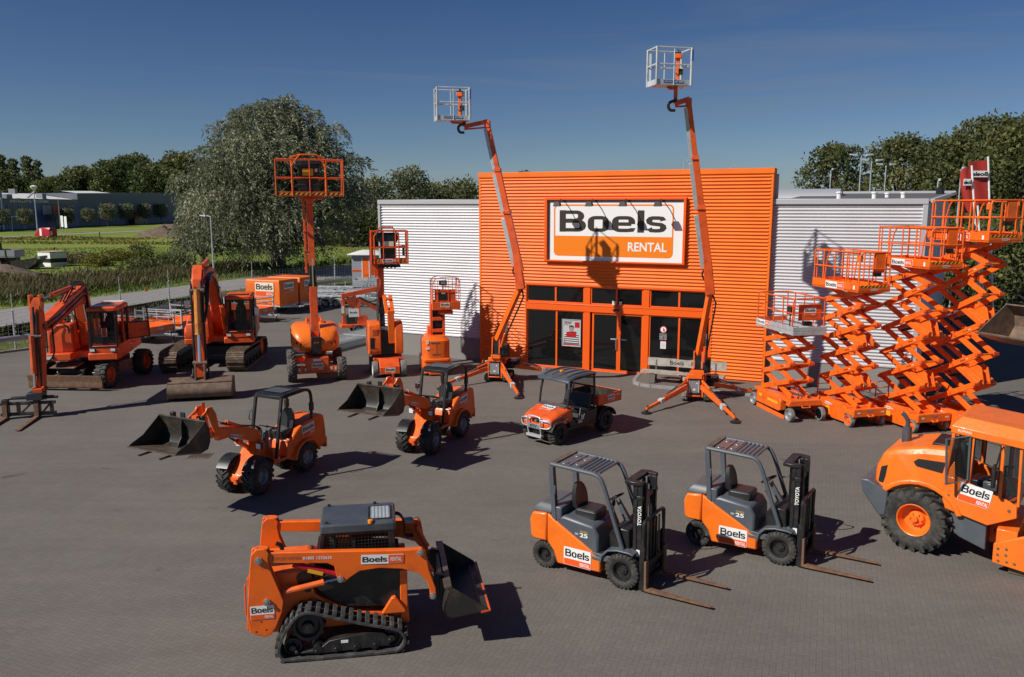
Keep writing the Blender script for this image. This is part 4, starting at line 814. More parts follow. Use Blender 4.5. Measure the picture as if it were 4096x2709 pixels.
# ================================================================ SMALL WHEEL LOADERS
def wheel_loader():
    FT = R(8); t = thing('wheel_loader', '', 'wheel loader', (0, 0, 0), 0, 'small wheel loaders with raised buckets')
    for s in (-1, 1):
        wheel(t, (.82 - s * .36 * .14, s * .36 + .10, .44), .445, .38, .20, 'tyre', 'rim_grey', s, 18, .035, 'ag', rimdepth=.1, steer=FT)
        wheel(t, (-1.12, s * .34, .40), .40, .30, .20, 'tyre', 'rim_grey', s, 18, .03, 'ag', rimdepth=.08)
        mb = MB(); pr = [(.82 + .52 * math.cos(R(a)), .44 + .50 * math.sin(R(a))) for a in range(30, 151, 15)]; pi = [(.82 + .49 * math.cos(R(a)), .44 + .47 * math.sin(R(a))) for a in range(30, 151, 15)]; mb.prism(pr + pi[::-1], *sorted((s * .2, s * .54))); part('front_fender', mb, 'black', t, bevel=.01, rot=(0, 0, FT))
    # rear body
    mb = MB(); mb.prism(chaikin([(-1.98, .56), (-2.0, .80), (-1.93, 1.34), (-1.82, 1.42), (-1.35, 1.40), (-1.0, 1.30), (-.80, 1.18), (-.62, 1.04), (-.60, .72), (-.50, .55), (-1.6, .45)], 1), -.40, .40); part('rear_body', mb, 'orange', t, bevel=.04)
    for s in (-1, 1):
        mb = MB(); fo = [(-1.12 + .52 * math.cos(R(a)), .40 + .50 * math.sin(R(a))) for a in range(5, 176, 15)]; fi = [(-1.12 + .45 * math.cos(R(a)), .40 + .44 * math.sin(R(a))) for a in range(5, 176, 15)]; mb.prism(fo + fi[::-1], *sorted((s * .16, s * .50))); part('rear_fender', mb, 'orange', t, bevel=.012)
    mb = MB(); mb.bx(-2.06, -1.96, -.38, .38, .42, .72); part('rear_weight', mb, 'orange', t, bevel=.03)
    mb = MB(); mb.tube([(-1.98, -.3, 1.0), (-2.05, -.3, 1.0), (-2.05, -.3, .8), (-1.98, -.3, .8)], .014, 6); part('grab_handle', mb, 'black', t)
    mb = MB(); mb.bx(-.62, .12, -.40, .40, .52, .60); mb.prism([(-.62, .55), (-.62, 1.0), (-.50, 1.05), (-.42, .95), (-.36, .55)], -.40, .40); mb.bx(-.05, .12, -.40, .40, .6, .92); part('platform', mb, 'orange', t, bevel=.02)
    mb = MB(); mb.bx(-.36, -.05, -.38, .38, .60, .61); part('footwell_mat', mb, 'black', t)
    seat(t, -.66, 0, 1.12, .5, .46, .5); mb = MB(); mb.bx(-.9, -.45, -.26, .26, 1.0, 1.13); part('seat_base', mb, 'black', t, bevel=.02)
    mb = MB(); mb.bar((.02, 0, .85), (-.06, 0, 1.34), .2, .2, w2=.13, h2=.13); part('steering_column', mb, 'charcoal', t, bevel=.02); steering(t, (-.13, 0, 1.42), .19, -.35)
    # canopy
    mb = MB()
    for s in (-1, 1):
        y = s * .42; mb.bar((.04, y, .66), (-.10, y, 1.5), .07, .07, up=(0, 1, 0)); mb.bar((-.10, y, 1.5), (-.24, y, 2.18), .07, .07, up=(0, 1, 0)); mb.tube(chaikin([(-1.36, y, 1.38), (-1.40, y, 1.9), (-1.34, y, 2.17), (-1.15, y, 2.22)], 2, False), .045, 8); mb.box((-1.385, y, 1.72), (.12, .08, .22)); mb.bar((-.24, y, 2.19), (-1.15, y, 2.22), .06, .07, up=(0, 0, 1))
        mb.tube([(-.06, s * .47, 1.55), (-.03, s * .5, 1.6), (-.09, s * .5, 1.8), (-.13, s * .47, 1.84)], .012, 6)
    mb.bx(-.28, -.20, -.42, .42, 2.14, 2.22)
    g = part('canopy_frame', mb, 'black', t, bevel=.008)
    mb = MB(); mb.prism([(-.24, 2.225), (-.36, 2.26), (-1.05, 2.275), (-1.14, 2.25), (-1.05, 2.25), (-.36, 2.235)], -.44, .44); part('canopy_roof', mb, 'steel_black', g)
    mb = MB(); mb.bx(-.86, -.38, -.33, .33, 2.276, 2.282); mb.m = 1
    for i in range(9):
        mb.bx(-.84 + i * .052, -.81 + i * .052, -.30, .30, 2.282, 2.286)
    part('roof_window', mb, ['glass_tint', 'slate'], g)
    mb = MB(); mb.quad((-1.13, -.40, 2.24), (-1.13, .40, 2.24), (-1.36, .40, 2.16), (-1.36, -.40, 2.16)); part('rear_screen', mb, 'glass_tint', g)
    # front frame, arm, linkage
    mb = MB(); mb.prism([(.20, .45), (.20, 1.12), (.34, 1.22), (.52, 1.12), (1.16, .52), (1.18, .40), (1.0, .30), (.4, .32)], -.17, .17); part('front_frame', mb, 'orange', t, bevel=.02, rot=(0, 0, FT))
    mb = MB(); mb.quad((.5, -.24, 1.10), (1.20, -.24, .48), (1.20, .24, .48), (.5, .24, 1.10)); mb.quad((1.20, -.24, .48), (1.20, -.24, .36), (1.20, .24, .36), (1.20, .24, .48)); part('front_plate', mb, 'orange', t, rot=(0, 0, FT))
    mb = MB(); mb.lathe([(-.2, .12), (-.05, .17), (.05, .17), (.2, .12)], c=(.82, 0, .42), n=14); mb.bx(1.1, 1.25, -.06, .06, .32, .44); part('axle', mb, 'orange_red', t, rot=(0, 0, FT))
    mb = MB(); ap = [(.22, 1.22), (.26, 1.42), (.50, 1.56), (1.20, 1.74), (1.75, 1.84), (2.22, 1.78), (2.36, 1.62), (2.30, 1.52), (2.12, 1.62), (1.70, 1.64), (1.20, 1.50), (.60, 1.24), (.36, 1.14)]
    mb.prism(ap, -.13, -.08); mb.prism(ap, .08, .13); mb.bx(.9, 1.6, -.08, .08, 1.50, 1.62); arm = part('lift_arm', mb, 'orange', t, bevel=.012)
    mb = MB(); lv = [(1.62, 1.66), (1.78, 1.70), (2.02, 2.34), (1.98, 2.40), (1.84, 2.40), (1.72, 2.2)]; mb.prism(lv, -.18, -.14); mb.prism(lv, .14, .18); mb.bar((1.93, 0, 2.32), (1.93, 0.01, 2.32), .1, .36); mb.bar((1.92, -.16, 2.34), (2.40, -.16, 2.08), .04, .07); mb.bar((1.92, .16, 2.34), (2.40, .16, 2.08), .04, .07); part('tilt_lever', mb, 'orange', t, bevel=.008)
    rod(t, (.40, 0, 1.46), (1.80, 0, 2.1), .06, .62); rod(t, (.42, 0, .95), (1.30, 0, 1.55), .06, .6)
    mb = MB()
    for dy in (-.05, 0, .05): mb.tube(chaikin([(.18, dy, 1.1), (.1, dy, 1.4), (.28, dy, 1.55), (.6, dy * .6, 1.62), (1.4, dy, 1.86)], 2, False), .016, 6)
    part('hose', mb, 'black', t)
    for s in (-1, 1):
        lampbox(t, (.52, s * .33, 1.12), (.09, .16, .17))
        mb = MB(); mb.bar((.40, s * .18, 1.05), (.50, s * .31, 1.08), .03, .03); part('lamp_bracket', mb, 'orange', t)
    mb = MB(); mb.bx(-.15, -.12, -.62, -.44, 1.62, 1.78); mb.tube([(-.12, -.44, 1.6), (-.13, -.5, 1.7)], .012, 6); part('mirror', mb, ['mirror'], t, bevel=.01)
    # hitch and bucket
    mb = MB(); mb.bx(2.36, 2.44, -.46, .46, 1.62, 1.70); mb.bx(2.36, 2.46, -.5, -.40, 1.58, 2.34); mb.bx(2.36, 2.46, .40, .5, 1.58, 2.34); mb.bx(2.34, 2.42, -.2, .2, 1.6, 2.1); part('quick_hitch', mb, 'steel_black', t, bevel=.01)
    W = .72; prf = [(2.56, 2.30), (2.47, 2.05), (2.46, 1.80), (2.54, 1.64), (2.74, 1.60), (3.46, 1.745)]; inn = [(2.59, 2.28), (2.50, 2.04), (2.49, 1.81), (2.56, 1.67), (2.75, 1.63), (3.46, 1.765)]
    mb = MB(); mb.prism(prf + inn[::-1], -W, W)
    for s in (-1, 1): mb.prism([(2.56, 2.30), (2.47, 2.05), (2.46, 1.80), (2.54, 1.64), (2.74, 1.60), (3.46, 1.745), (3.40, 1.80), (3.05, 1.93)], *sorted((s * W, s * (W - .018))))
    mb.prism([(2.585, 2.28), (2.50, 2.04), (2.49, 1.81), (2.56, 1.67), (2.75, 1.63), (2.72, 1.72), (2.62, 1.85), (2.62, 2.1)], -.01, .01)
    b = part('bucket', mb, 'bucket_steel', t, bevel=.004)
    mb = MB(); mb.prism([(2.78, 1.6), (3.47, 1.74), (3.47, 1.772), (2.78, 1.645)], -W - .004, W + .004); part('cutting_edge', mb, 'bucket_worn', b)
    mb = MB(); mb.bx(2.9, 3.52, -.35, -.29, 1.61, 1.64); mb.bx(2.9, 3.52, .29, .35, 1.61, 1.64); part('lip_bar', mb, 'bucket_steel', b, rot=None)
    mb = MB(); mb.bx(2.52, 2.56, -.06, .06, 2.28, 2.4); part('bucket_stop', mb, 'steel_black', b); mb = MB(); mb.bx(2.46, 2.55, .28, .42, 2.3, 2.36); part('bucket_stop', mb, 'orange_red', b)
    decal(t, 'stack', (-1.02, .402, .93), (-1, 0, .12), (.12, 0, 1), .50, lift=.004)
    decal(t, 'row', (1.28, .132, 1.50), (-1, 0, -.26), (-.26, 0, 1), .42, lift=.004)
    return t
wl = wheel_loader(); h1 = R(244.5)
wl['label'] = 'small orange wheel loader with raised bucket, nearer and further left of the two'; wl.location = (-5.87 + .53 * math.sin(h1), 20.1 - .53 * math.cos(h1), 0); wl.rotation_euler = (0, 0, h1)
h2 = R(244)
dup(wl, (-1.92 + .53 * math.sin(h2), 23.41 - .53 * math.cos(h2), 0), h2, 'small orange wheel loader with raised bucket, further back near the utility vehicle')
# ================================================================ UTILITY VEHICLE
def utv():
    th = R(226); t = thing('utility_vehicle', 'orange open utility vehicle with black roof and tipping cargo bed', 'utility vehicle', (1.46 + .63 * math.sin(th), 23.58 - .63 * math.cos(th), 0), th)
    for s in (-1, 1):
        wheel(t, (0, s * .50, .33), .335, .27, .17, 'tyre', 'black', s, 22, .022, 'block'); wheel(t, (-2.2, s * .50, .34), .345, .29, .17, 'tyre', 'black', s, 22, .022, 'block')
    mb = MB()
    rg = []
    for x, w, z0, z1 in ((.42, .50, .52, .74), (.36, .56, .50, .84), (.05, .60, .52, .95), (-.40, .62, .60, 1.06), (-.52, .62, .62, 1.08)):
        rg.append([(x, -w, z0), (x, -w, z1 - .07), (x, -w * .85, z1), (x, w * .85, z1), (x, w, z1 - .07), (x, w, z0)])
    mb.loft(rg); part('front_body', mb, 'orange_red', t, bevel=.03)
    mb = MB(); mb.prism([(-.52, 1.09), (-.30, 1.075), (-.24, 1.045), (-.56, .98)], -.52, .52); part('dashboard', mb, 'charcoal', t, bevel=.02)
    mb = MB(); mb.bx(.36, .43, -.16, .16, .66, .76); part('grille', mb, 'black', t, bevel=.01)
    mb = MB(); mb.lathe([(.43, .003), (.43, .045), (.445, .04), (.446, .003)], c=(0, 0, .71), ax='x', n=14); part('badge', mb, 'steel', t)
    for s in (-1, 1):
        mb = MB(); mb.loft([[(.41, s * .22, .66), (.41, s * .47, .66), (.40, s * .47, .78), (.41, s * .24, .77)], [(.43, s * .23, .67), (.425, s * .46, .67), (.405, s * .455, .775), (.415, s * .25, .765)]]); part('headlight', mb, 'lens', t)
        for cx, w in ((0, .34), (-2.2, .40)):
            mb = MB(); pr = [(cx + (.46 if cx == 0 else .5) * math.cos(R(a)), .34 + .44 * math.sin(R(a))) for a in range(15, 166, 15)]; pi = [(cx + .43 * math.cos(R(a)), .34 + .41 * math.sin(R(a))) for a in range(15, 166, 15)]; mb.prism(pr + pi[::-1], *sorted((s * .3, s * .66))); part('fender', mb, 'black', t, bevel=.01)
    mb = MB(); mb.bx(-1.75, -.3, -.58, .58, .34, .44); mb.bx(-2.7, .35, -.25, .25, .3, .5); part('chassis', mb, 'black', t, bevel=.02)
    mb = MB(); mb.prism([(-.45, .44), (-.45, .95), (-.55, .95), (-.60, .55), (-1.05, .50), (-1.15, .74), (-1.75, .85), (-1.75, .44)], -.60, .60); part('cab_tub', mb, 'black', t, bevel=.02)
    mb = MB(); mb.rbox(-1.58, -1.08, -.55, .55, .74, .86, .05); mb.loft([[(-1.50, -.52, .86), (-1.42, -.52, .86), (-1.42, .52, .86), (-1.50, .52, .86)], [(-1.60, -.52, 1.24), (-1.53, -.50, 1.24), (-1.53, .50, 1.24), (-1.60, .52, 1.24)]]); part('bench_seat', mb, 'vinyl', t, bevel=.03)
    mb = MB(); mb.bx(-.55, -1.05, -.5, .5, .50, .515); part('floor_mat', mb, 'seat_grey', t)
    steering(t, (-.78, .28, 1.12), .17, -.6, col=(-.5, .28, .95))
    mb = MB()
    for s in (-1, 1):
        y = s * .56; mb.tube([(-.36, y, 1.02), (-.42, y, 1.45), (-.55, y, 1.86)], .033, 8); mb.tube([(-1.62, y, .86), (-1.64, y, 1.4), (-1.62, y, 1.90)], .036, 8); mb.tube([(-.55, y, 1.86), (-1.62, y, 1.9)], .028, 8)
        mb.tube([(-.40, y * 1.05, 1.5), (-.48, y * 1.1, 1.52), (-.52, y * 1.1, 1.7), (-.50, y * 1.05, 1.75)], .01, 6)
        mb.tube([(-1.62, s * .25, 1.24), (-1.62, s * .25, 1.5)], .016, 6)
    mb.tube([(-1.63, -.56, 1.5), (-1.63, .56, 1.5)], .025, 8); mb.tube([(-1.63, -.56, 1.24), (-1.63, .56, 1.24)], .025, 8)
    fr = part('roll_frame', mb, 'black', t)
    mb = MB(); rg = []
    for x, w, z in ((-.30, .60, 1.84), (-.36, .64, 1.90), (-.66, .65, 1.985), (-1.2, .65, 2.0), (-1.62, .64, 1.98), (-1.72, .60, 1.93)):
        rg.append([(x, -w, z - .05), (x, -w * .92, z), (x, 0, z + .02), (x, w * .92, z), (x, w, z - .05), (x, 0, z - .03)])
    mb.loft(rg)
    for y in (-.45, -.15, .15, .45): mb.loft([[(x, y - ww, z - .02), (x, y - ww * .5, z + .035), (x, y + ww * .5, z + .035), (x, y + ww, z - .02)] for x, ww, z in ((-.42, .03, 1.92), (-.7, .07, 2.0), (-1.2, .07, 2.01), (-1.6, .05, 1.97))])
    part('roof', mb, 'charcoal', fr, bevel=.01)
    mb = MB(); mb.lathe([(0, .06), (.03, .06), (.05, .03), (.055, .003)], c=(-.75, -.02, 2.02), ax='z', n=12); part('beacon', mb, 'beacon', fr)
    mb = MB(); mb.quad((-1.635, -.52, 1.28), (-1.635, .52, 1.28), (-1.635, .52, 1.86), (-1.635, -.52, 1.86)); part('rear_screen', mb, 'glass_tint', fr)
    # cargo bed
    mb = MB(); x0, x1, w, z0, z1 = -2.92, -1.72, .66, .88, 1.20
    mb.bx(x0, x1, -w, w, z0, z0 + .04); mb.bx(x0, x1, -w, -w + .04, z0, z1); mb.bx(x0, x1, w - .04, w, z0, z1); mb.bx(x1 - .04, x1, -w, w, z0, z1); mb.bx(x0, x0 + .04, -w, w, z0, z1); bed = part('cargo_bed', mb, 'orange_red', t, bevel=.008)
    mb = MB(); mb.bx(x0 + .045, x1 - .045, -w + .045, w - .045, z0 + .042, z0 + .05); mb.quad((x0 + .05, -w + .042, z0 + .05), (x1 - .05, -w + .042, z0 + .05), (x1 - .05, -w + .042, z1 - .01), (x0 + .05, -w + .042, z1 - .01)); mb.quad((x0 + .05, w - .042, z0 + .05), (x1 - .05, w - .042, z0 + .05), (x1 - .05, w - .042, z1 - .01), (x0 + .05, w - .042, z1 - .01)); mb.quad((x0 + .042, -w + .05, z0 + .05), (x0 + .042, w - .05, z0 + .05), (x0 + .042, w - .05, z1 - .01), (x0 + .042, -w + .05, z1 - .01)); mb.quad((x1 - .042, -w + .05, z0 + .05), (x1 - .042, w - .05, z0 + .05), (x1 - .042, w - .05, z1 - .01), (x1 - .042, -w + .05, z1 - .01)); part('bed_liner', mb, 'bucket_steel', bed)
    decal(t, 'stack', (-2.2, .662, .93), (-1, 0, 0), (0, 0, 1), .36); text(t, '4x4', (-2.64, .662, 1.08), (-1, 0, 0), (0, 0, 1), .2, .07, 'white', .02)
    decal(t, 'stack', (.02, -.24, .965), (0, 1, 0), (-.95, 0, .25), .46, lift=.008)
    text(t, 'RTV900', (.2, .60, .82), (-1, 0, .18), (.1, 0, 1), .24, .035, 'white', .01, lift=.022)
    # bull bar
    mb = MB(); f = .52
    mb.tube(chaikin([(f - .06, -.24, .28), (f, -.26, .55), (f, -.26, .80), (f - .02, -.2, .86), (f - .02, .2, .86), (f, .26, .80), (f, .26, .55), (f - .06, .24, .28)], 2, False), .022, 8)
    for s in (-1, 1): mb.tube(chaikin([(f, s * .26, .78), (f - .04, s * .50, .76), (f - .10, s * .58, .70), (f - .10, s * .58, .60), (f - .04, s * .50, .54), (f, s * .26, .54)], 1, False), .018, 8)
    mb.bx(f - .1, f + .02, -.30, .30, .24, .31); bb = part('bull_bar', mb, 'galv', t)
    mb = MB(); mb.bx(f - .01, f + .012, -.25, .25, .50, .64); part('bull_bar_plate', mb, 'rim_grey', bb, bevel=.005); text(bb, 'RTV', (f + .012, -.13, .525), (0, 1, 0), (0, 0, 1), .26, .085, 'ink', .03)
    mb = MB(); mb.tube([(-.9, .55, .5), (-.95, .58, .95)], .018, 8); mb.bx(-1.0, -.8, .5, .62, .5, .6); part('lever', mb, 'steel', t)
    mb = MB(); mb.bx(-.30, -.15, .622, .626, .66, .74); part('warning_label', mb, 'white', t)
utv()
# ================================================================ SCISSOR LIFTS
def scissor(label, loc, hd, z0, n, sp, zp, alu=False, wide=1.15, sy=.34, rail=1.05, px=0):
    t = thing('scissor_lift', label, 'scissor lift', loc, hd, 'raised scissor lifts in a row')
    rm = 'tyre_grey'
    xf, xb = .84, -1.02
    hw = .60
    if alu:
        mb = MB(); mb.prism([(-1.15, .30), (-1.15, .62), (1.0, .62), (1.1, .56), (1.1, .34), (.9, .30)], -.34, .34); part('chassis', mb, 'black', t, bevel=.02)
        mb = MB(); mb.bx(-1.25, 1.22, -.56, .56, .60, .68); mb.bx(1.0, 1.22, -.6, .6, .50, .60); part('deck_frame', mb, 'orange', t, bevel=.01)
        for s in (-1, 1):
            mb = MB(); mb.prism([(-1.0, .2), (-1.0, .56), (-.85, .66), (.55, .66), (.66, .56), (.66, .25), (.5, .2)], *sorted((s * .38, s * .60))); bx_ = part('side_cabinet', mb, 'orange', t, bevel=.02)
            mb = MB(); mb.bx(-.2, .5, *sorted((s * .60, s * .61)), .42, .50); part('warning_label', mb, 'yellow', bx_); mb = MB(); mb.bx(-.8, -.6, *sorted((s * .60, s * .61)), .44, .54); part('warning_label', mb, 'yellow', bx_)
            mb = MB(); mb.bar((-1.0, s * .56, .07), (.9, s * .56, .05), .04, .14); part('pothole_guard', mb, 'orange', t, bevel=.008)
            for xx in (1.22, -1.22): wheel(t, (xx, s * .55, .22), .225, .16, .17, 'tyre_grey', 'rim_grey', s, 0, rimdepth=.04)
        mb = MB(); mb.tube([(1.22, -.14, .5), (1.28, -.14, .46), (1.28, .14, .46), (1.22, .14, .5)], .018, 6); part('tow_eye', mb, 'orange', t)
    else:
        mb = MB(); mb.prism([(-1.22, .10), (-1.22, .58), (-1.1, .66), (.55, .66), (.66, .60), (.70, .10), (-.55, .08)], -hw, -.37); mb.prism([(-1.22, .10), (-1.22, .58), (-1.1, .66), (.55, .66), (.66, .60), (.70, .10), (-.55, .08)], .37, hw); mb.bx(-1.2, 1.0, -.37, .37, .34, .50); mb.bx(.62, 1.10, -hw, hw, .40, .56); mb.bx(1.06, 1.16, -hw, hw, .36, .62); mb.bx(.56, .72, -hw + .01, hw - .01, .44, .60)
        part('chassis', mb, 'orange', t, bevel=.015)
        mb = MB(); mb.tube([(1.16, -.09, .42), (1.22, -.09, .38), (1.22, .09, .38), (1.16, .09, .42)], .02, 6); part('tow_eye', mb, 'orange', t); mb = MB(); mb.bx(-1.1, -.4, -.3, .3, .5, .53); part('deck_plate', mb, 'orange', t)
        mb = MB(); mb.bx(1.162, 1.166, -.10, .08, .52, .59); part('plate', mb, 'steel', t); mb = MB(); mb.bx(1.162, 1.166, -.46, -.36, .47, .52); part('warning_label', mb, 'cream', t); mb = MB(); mb.bx(1.162, 1.166, .40, .52, .48, .52); part('warning_label', mb, 'cream', t)
        for s in (-1, 1):
            for xx in (.90, -.95): wheel(t, (xx, s * (.56 if xx > 0 else .505), .2), .205, .15, .15, 'tyre_grey', 'orange', s, 0, rimdepth=.05)
            mb = MB(); mb.prism([(.72, .4), (1.06, .4), (1.02, .2), (.8, .2)], *sorted((s * .40, s * .47))); part('wheel_yoke', mb, 'orange_red', t, bevel=.01)
            mb = MB(); mb.bx(-.3, -.1, *sorted((s * .602, s * .606)), .26, .44); part('warning_label', mb, 'yellow', t)
        mb = MB(); mb.tube([(-1.3, -.25, .3), (-1.3, -.25, 1.15), (-1.3, .25, 1.15), (-1.3, .25, .3)], .022, 8)
        for zz in (.5, .72, .94): mb.tube([(-1.3, -.25, zz), (-1.3, .25, zz)], .016, 6)
        part('ladder', mb, 'orange', t)
        decal(t, 'row', (.10, hw, .52), (.55, 0, -.0), (0, 0, 1), .42) if False else decal(t, 'row', (-.35, -hw - .002, .50), (1, 0, 0), (0, 0, 1), .4)
        decal(t, 'row', (.45, hw + .002, .50), (-1, 0, 0), (0, 0, 1), .4)
    # scissor stack: every stage two crossed pairs
    for i in range(n + 1):
        za, zb = z0 + i * sp, (z0 + (i + 1) * sp if i < n else zp)
        for s in (-1, 1):
            yo, yi = s * sy, s * (sy - .075)
            mb = MB(); mb.bar((xb, yo, za), (xf, yo, zb), .065, .165); part('scissor_arm', mb, 'orange', t, bevel=.006)
            mb = MB(); mb.bar((xb, yi, zb), (xf, yi, za), .065, .165); part('scissor_arm', mb, 'orange', t, bevel=.006)
            zm = (za + zb) / 2
            mb = MB(); mb.lathe([(s * (sy - .13), .003), (s * (sy - .13), .05), (s * (sy + .05), .05), (s * (sy + .05), .003)], c=((xf + xb) / 2, 0, zm), n=10); part('pivot', mb, 'orange_red', t)
            for xx in (xf, xb): mb = MB(); mb.box((xx, s * (sy - .03), zb), (.1, .2, .09)); part('pivot', mb, 'orange_red', t, bevel=.006)
        for xx, zz in ((xf, zb), (xb, zb), ((xf + xb) / 2, (za + zb) / 2)): mb = MB(); mb.tube([(xx, -sy, zz), (xx, sy, zz)], .03, 8); part('cross_tube', mb, 'orange', t)
        if i % 2 == (1 if n > 4 else 0) and i < n - (1 if alu else 0):
            if not alu:
                mb = MB()
                for s in (-1, 1): mb.prism([(.25, za + .42 * sp), (.75, za + .12 * sp), (.95, za + .0 * sp), (.92, za + .16 * sp), (.80, za + .55 * sp), (.62, za + .62 * sp)], *sorted((s * .10, s * .14))); mb.bar((.1, s * .2, za + .5 * sp), (.9, s * .2, za + .1 * sp), .1, .14)
                part('cylinder_bracket', mb, 'orange', t, bevel=.008)
            rod(t, (-.55, 0, za + .35 * sp - .35 * sp), (.70, 0, za + .45 * sp), .055, .6, body='black')
            mb = MB(); mb.tube(chaikin([(xf, -.1, za), (xf + .12, -.12, za - .05), (xf + .1, -.1, za + .1), (xf - .05, -.05, za + .12)], 2, False), .016, 6); mb.tube(chaikin([(xf, .25, za), (xf + .13, .27, za - .04), (xf + .1, .26, za + .1), (xf - .05, .2, za + .12)], 2, False), .016, 6); part('hose', mb, 'black', t)
        if i in ((1, 2, 4) if n > 4 else (1, 2)):
            f = .62; d = V(xf - xb, 0, zb - za).normalized(); s = -1
            for s in (-1, 1):
                p = V(xb, s * (sy + .028), za).lerp(V(xf, s * (sy + .028), zb), .66 if s < 0 else .95) if s < 0 else V(xb, (sy + .028), za).lerp(V(xf, (sy + .028), zb), .72)
                dd = d * (1 if s < 0 else -1); up = V(-d.z, 0, d.x); p = p - up * .042
                decal(t, 'row', p, dd, up, .36, sy=1.1)
    # platform
    x0, x1, w = -1.30, 1.12, wide / 2
    dm_ = 'rim_grey' if alu else 'orange'; hh = .28 if alu else .29
    mb = MB()
    if alu:
        mb.bx(x0, x1 + .1, -w, w, zp, zp + .13); mb.bx(x0, x1 + .1, -w, -w + .03, zp + .14, zp + .27); mb.bx(x0, x1 + .1, w - .03, w, zp + .14, zp + .27); mb.bx(x1 + .07, x1 + .1, -w, w, zp + .14, zp + .27)
        for k in range(9): mb.bx(x0, x1 + .07, -w + .08 + k * (2 * w - .16) / 9, -w + .06 + (k + .8) * (2 * w - .16) / 9, zp + .13, zp + .15)
    else:
        mb.bx(x0, x1, -w, w, zp + .02, zp + .07); mb.bx(x0, x1, -w, -w + .03, zp, zp + hh); mb.bx(x0, x1, w - .03, w, zp, zp + hh); mb.bx(x0, x0 + .03, -w + .03, w - .03, zp, zp + hh); mb.bx(x1 - .03, x1, -w + .03, w - .03, zp, zp + .22)
    pl = part('platform', mb, 'galv' if alu else 'orange', t, bevel=.006, loc=(0, px, 0))
    zt = zp + (.15 if alu else .25); zr = zp + .28 + rail - .1
    mb = MB(); q = w - .03
    def railbox(xa, xbb):
        c = .12
        for zz in (zr, zp + .28 + rail * .42): mb.tube([(xa, -q, zz), (xbb, -q, zz)], .024, 8); mb.tube([(xa, q, zz), (xbb, q, zz)], .024, 8)
        mb.tube(chaikin([(xbb, -q, zt), (xbb, -q, zr), (xbb, q, zr), (xbb, q, zt)], 2, False) if False else [(xbb, -q, zt), (xbb, -q, zr - c), (xbb, -q + c * .3, zr - c * .3), (xbb, -q + c, zr), (xbb, q - c, zr), (xbb, q - c * .3, zr - c * .3), (xbb, q, zr - c), (xbb, q, zt)], .024, 8)
        mb.tube([(xbb, -q, zp + .28 + rail * .42), (xbb, q, zp + .28 + rail * .42)], .02, 8)
    railbox(x0 + .05, x1 - .04); mb.tube([(x0 + .05, -q, zr), (x0 + .05, q, zr)], .022, 8)
    for xx in (x0 + .05, -.75, -.15, .45): 
        for s in (-1, 1): mb.tube([(xx, s * q, zt), (xx, s * q, zr)], .022, 8)
    if not alu:
        for xx in (x0 + .10, x0 + .45, .38, .98):
            for s in (-1, 1): mb.tube([(xx, s * (q - .06), zt), (xx, s * (q - .06), zr - .05)], .02, 8)
        mb.tube(chaikin([(-.7, -q + .02, zt), (-.62, -q + .02, zr - .25), (-.45, -q + .02, zr)], 1, False), .022, 8); mb.tube(chaikin([(-.6, q - .02, zt), (-.5, q - .02, zr - .25), (-.3, q - .02, zr)], 1, False), .022, 8)
        for s in (-1, 1): mb.tube([(-.4, s * (q - .06), zr - .03), (.98, s * (q - .06), zr - .03)], .02, 8)
        mb.bx(x1 - .05, x1 - .03, .02, .34, zr - .55, zr - .05); 
    else:
        mb.tube(chaikin([(x0 + .05, -.5, zt + .5), (x0 + .05, -.2, zt + .72), (x0 + .05, .0, zt + .5)], 1, False), .02, 8); mb.bx(x0 + .04, x0 + .06, -q, q, zt, zt + .16)
    for yy in ((-.2, .35) if not alu else ()): mb.tube([(x1 - .04, yy, zt), (x1 - .04, yy, zr)], .018, 8)
    part('guard_rail', mb, 'orange' if not alu else 'orange_red', pl)
    if alu:
        mb = MB(); mb.bx(x1 - .16, x1 - .14, -.30, .52, zt + .3, zt + .84); part('rail_panel', mb, 'orange_red', pl, bevel=.01); decal(pl, 'stack', (x1 - .138, -.10, zt + .46), (0, 1, 0), (0, 0, 1), .42)
        mb = MB(); mb.bx(x1 - .35, x1 - .15, -.05, .22, zt + .12, zt + .26); part('document_box', mb, 'black', pl, bevel=.01)
        mb = MB(); mb.bx(x1 - .45, x1 - .2, -.55, -.42, zt + .5, zt + .75); mb.tube([(x1 - .3, -.5, zt), (x1 - .3, -.5, zt + .6)], .02); part('control_box', mb, 'black', pl, bevel=.02)
        mb = MB(); mb.bx(x0 + .1, x0 + .9, 0, 0, 0, 0); decal(pl, 'row', (x0 + .12, -w - .002, zp + .09), (1, 0, 0), (0, 0, 1), .85, sy=1.0)
    else:
        mb = MB(); mb.bx(x1 - .10, x1 - .06, .0, .36, zr - .62, zr - .02); part('control_panel', mb, 'orange_red', pl, bevel=.01)
        mb = MB(); mb.bx(x1 - .2, x1 - .1, .05, .3, zr - .75, zr - .6); part('control_box', mb, 'black', pl)
        mb = MB(); mb.bx(x1 - .25, x1 - .12, -w + .05, -w + .2, zr - .28, zr - .1); part('control_bracket', mb, 'orange', pl, bevel=.01)
        decal(pl, 'row', (-.55, -w - .002, zp + .03), (1, 0, 0), (0, 0, 1), .95, sy=1.15)
        hazard(pl, (x1, -w + .1, zp + .15), (0, 1, 0), (0, 0, 1), wide - .2, .07, 7, lift=.004); decal(pl, 'row', (x1 + .003, -.12, zp + .05), (0, 1, 0), (0, 0, 1), .30)
        mb = MB(); mb.bx(x1 - .25, x1 - .18, -w - .004, -w, zp + .08, zp + .2); part('warning_label', mb, 'white', pl)
def fwd(h): return V(math.cos(h), math.sin(h), 0)
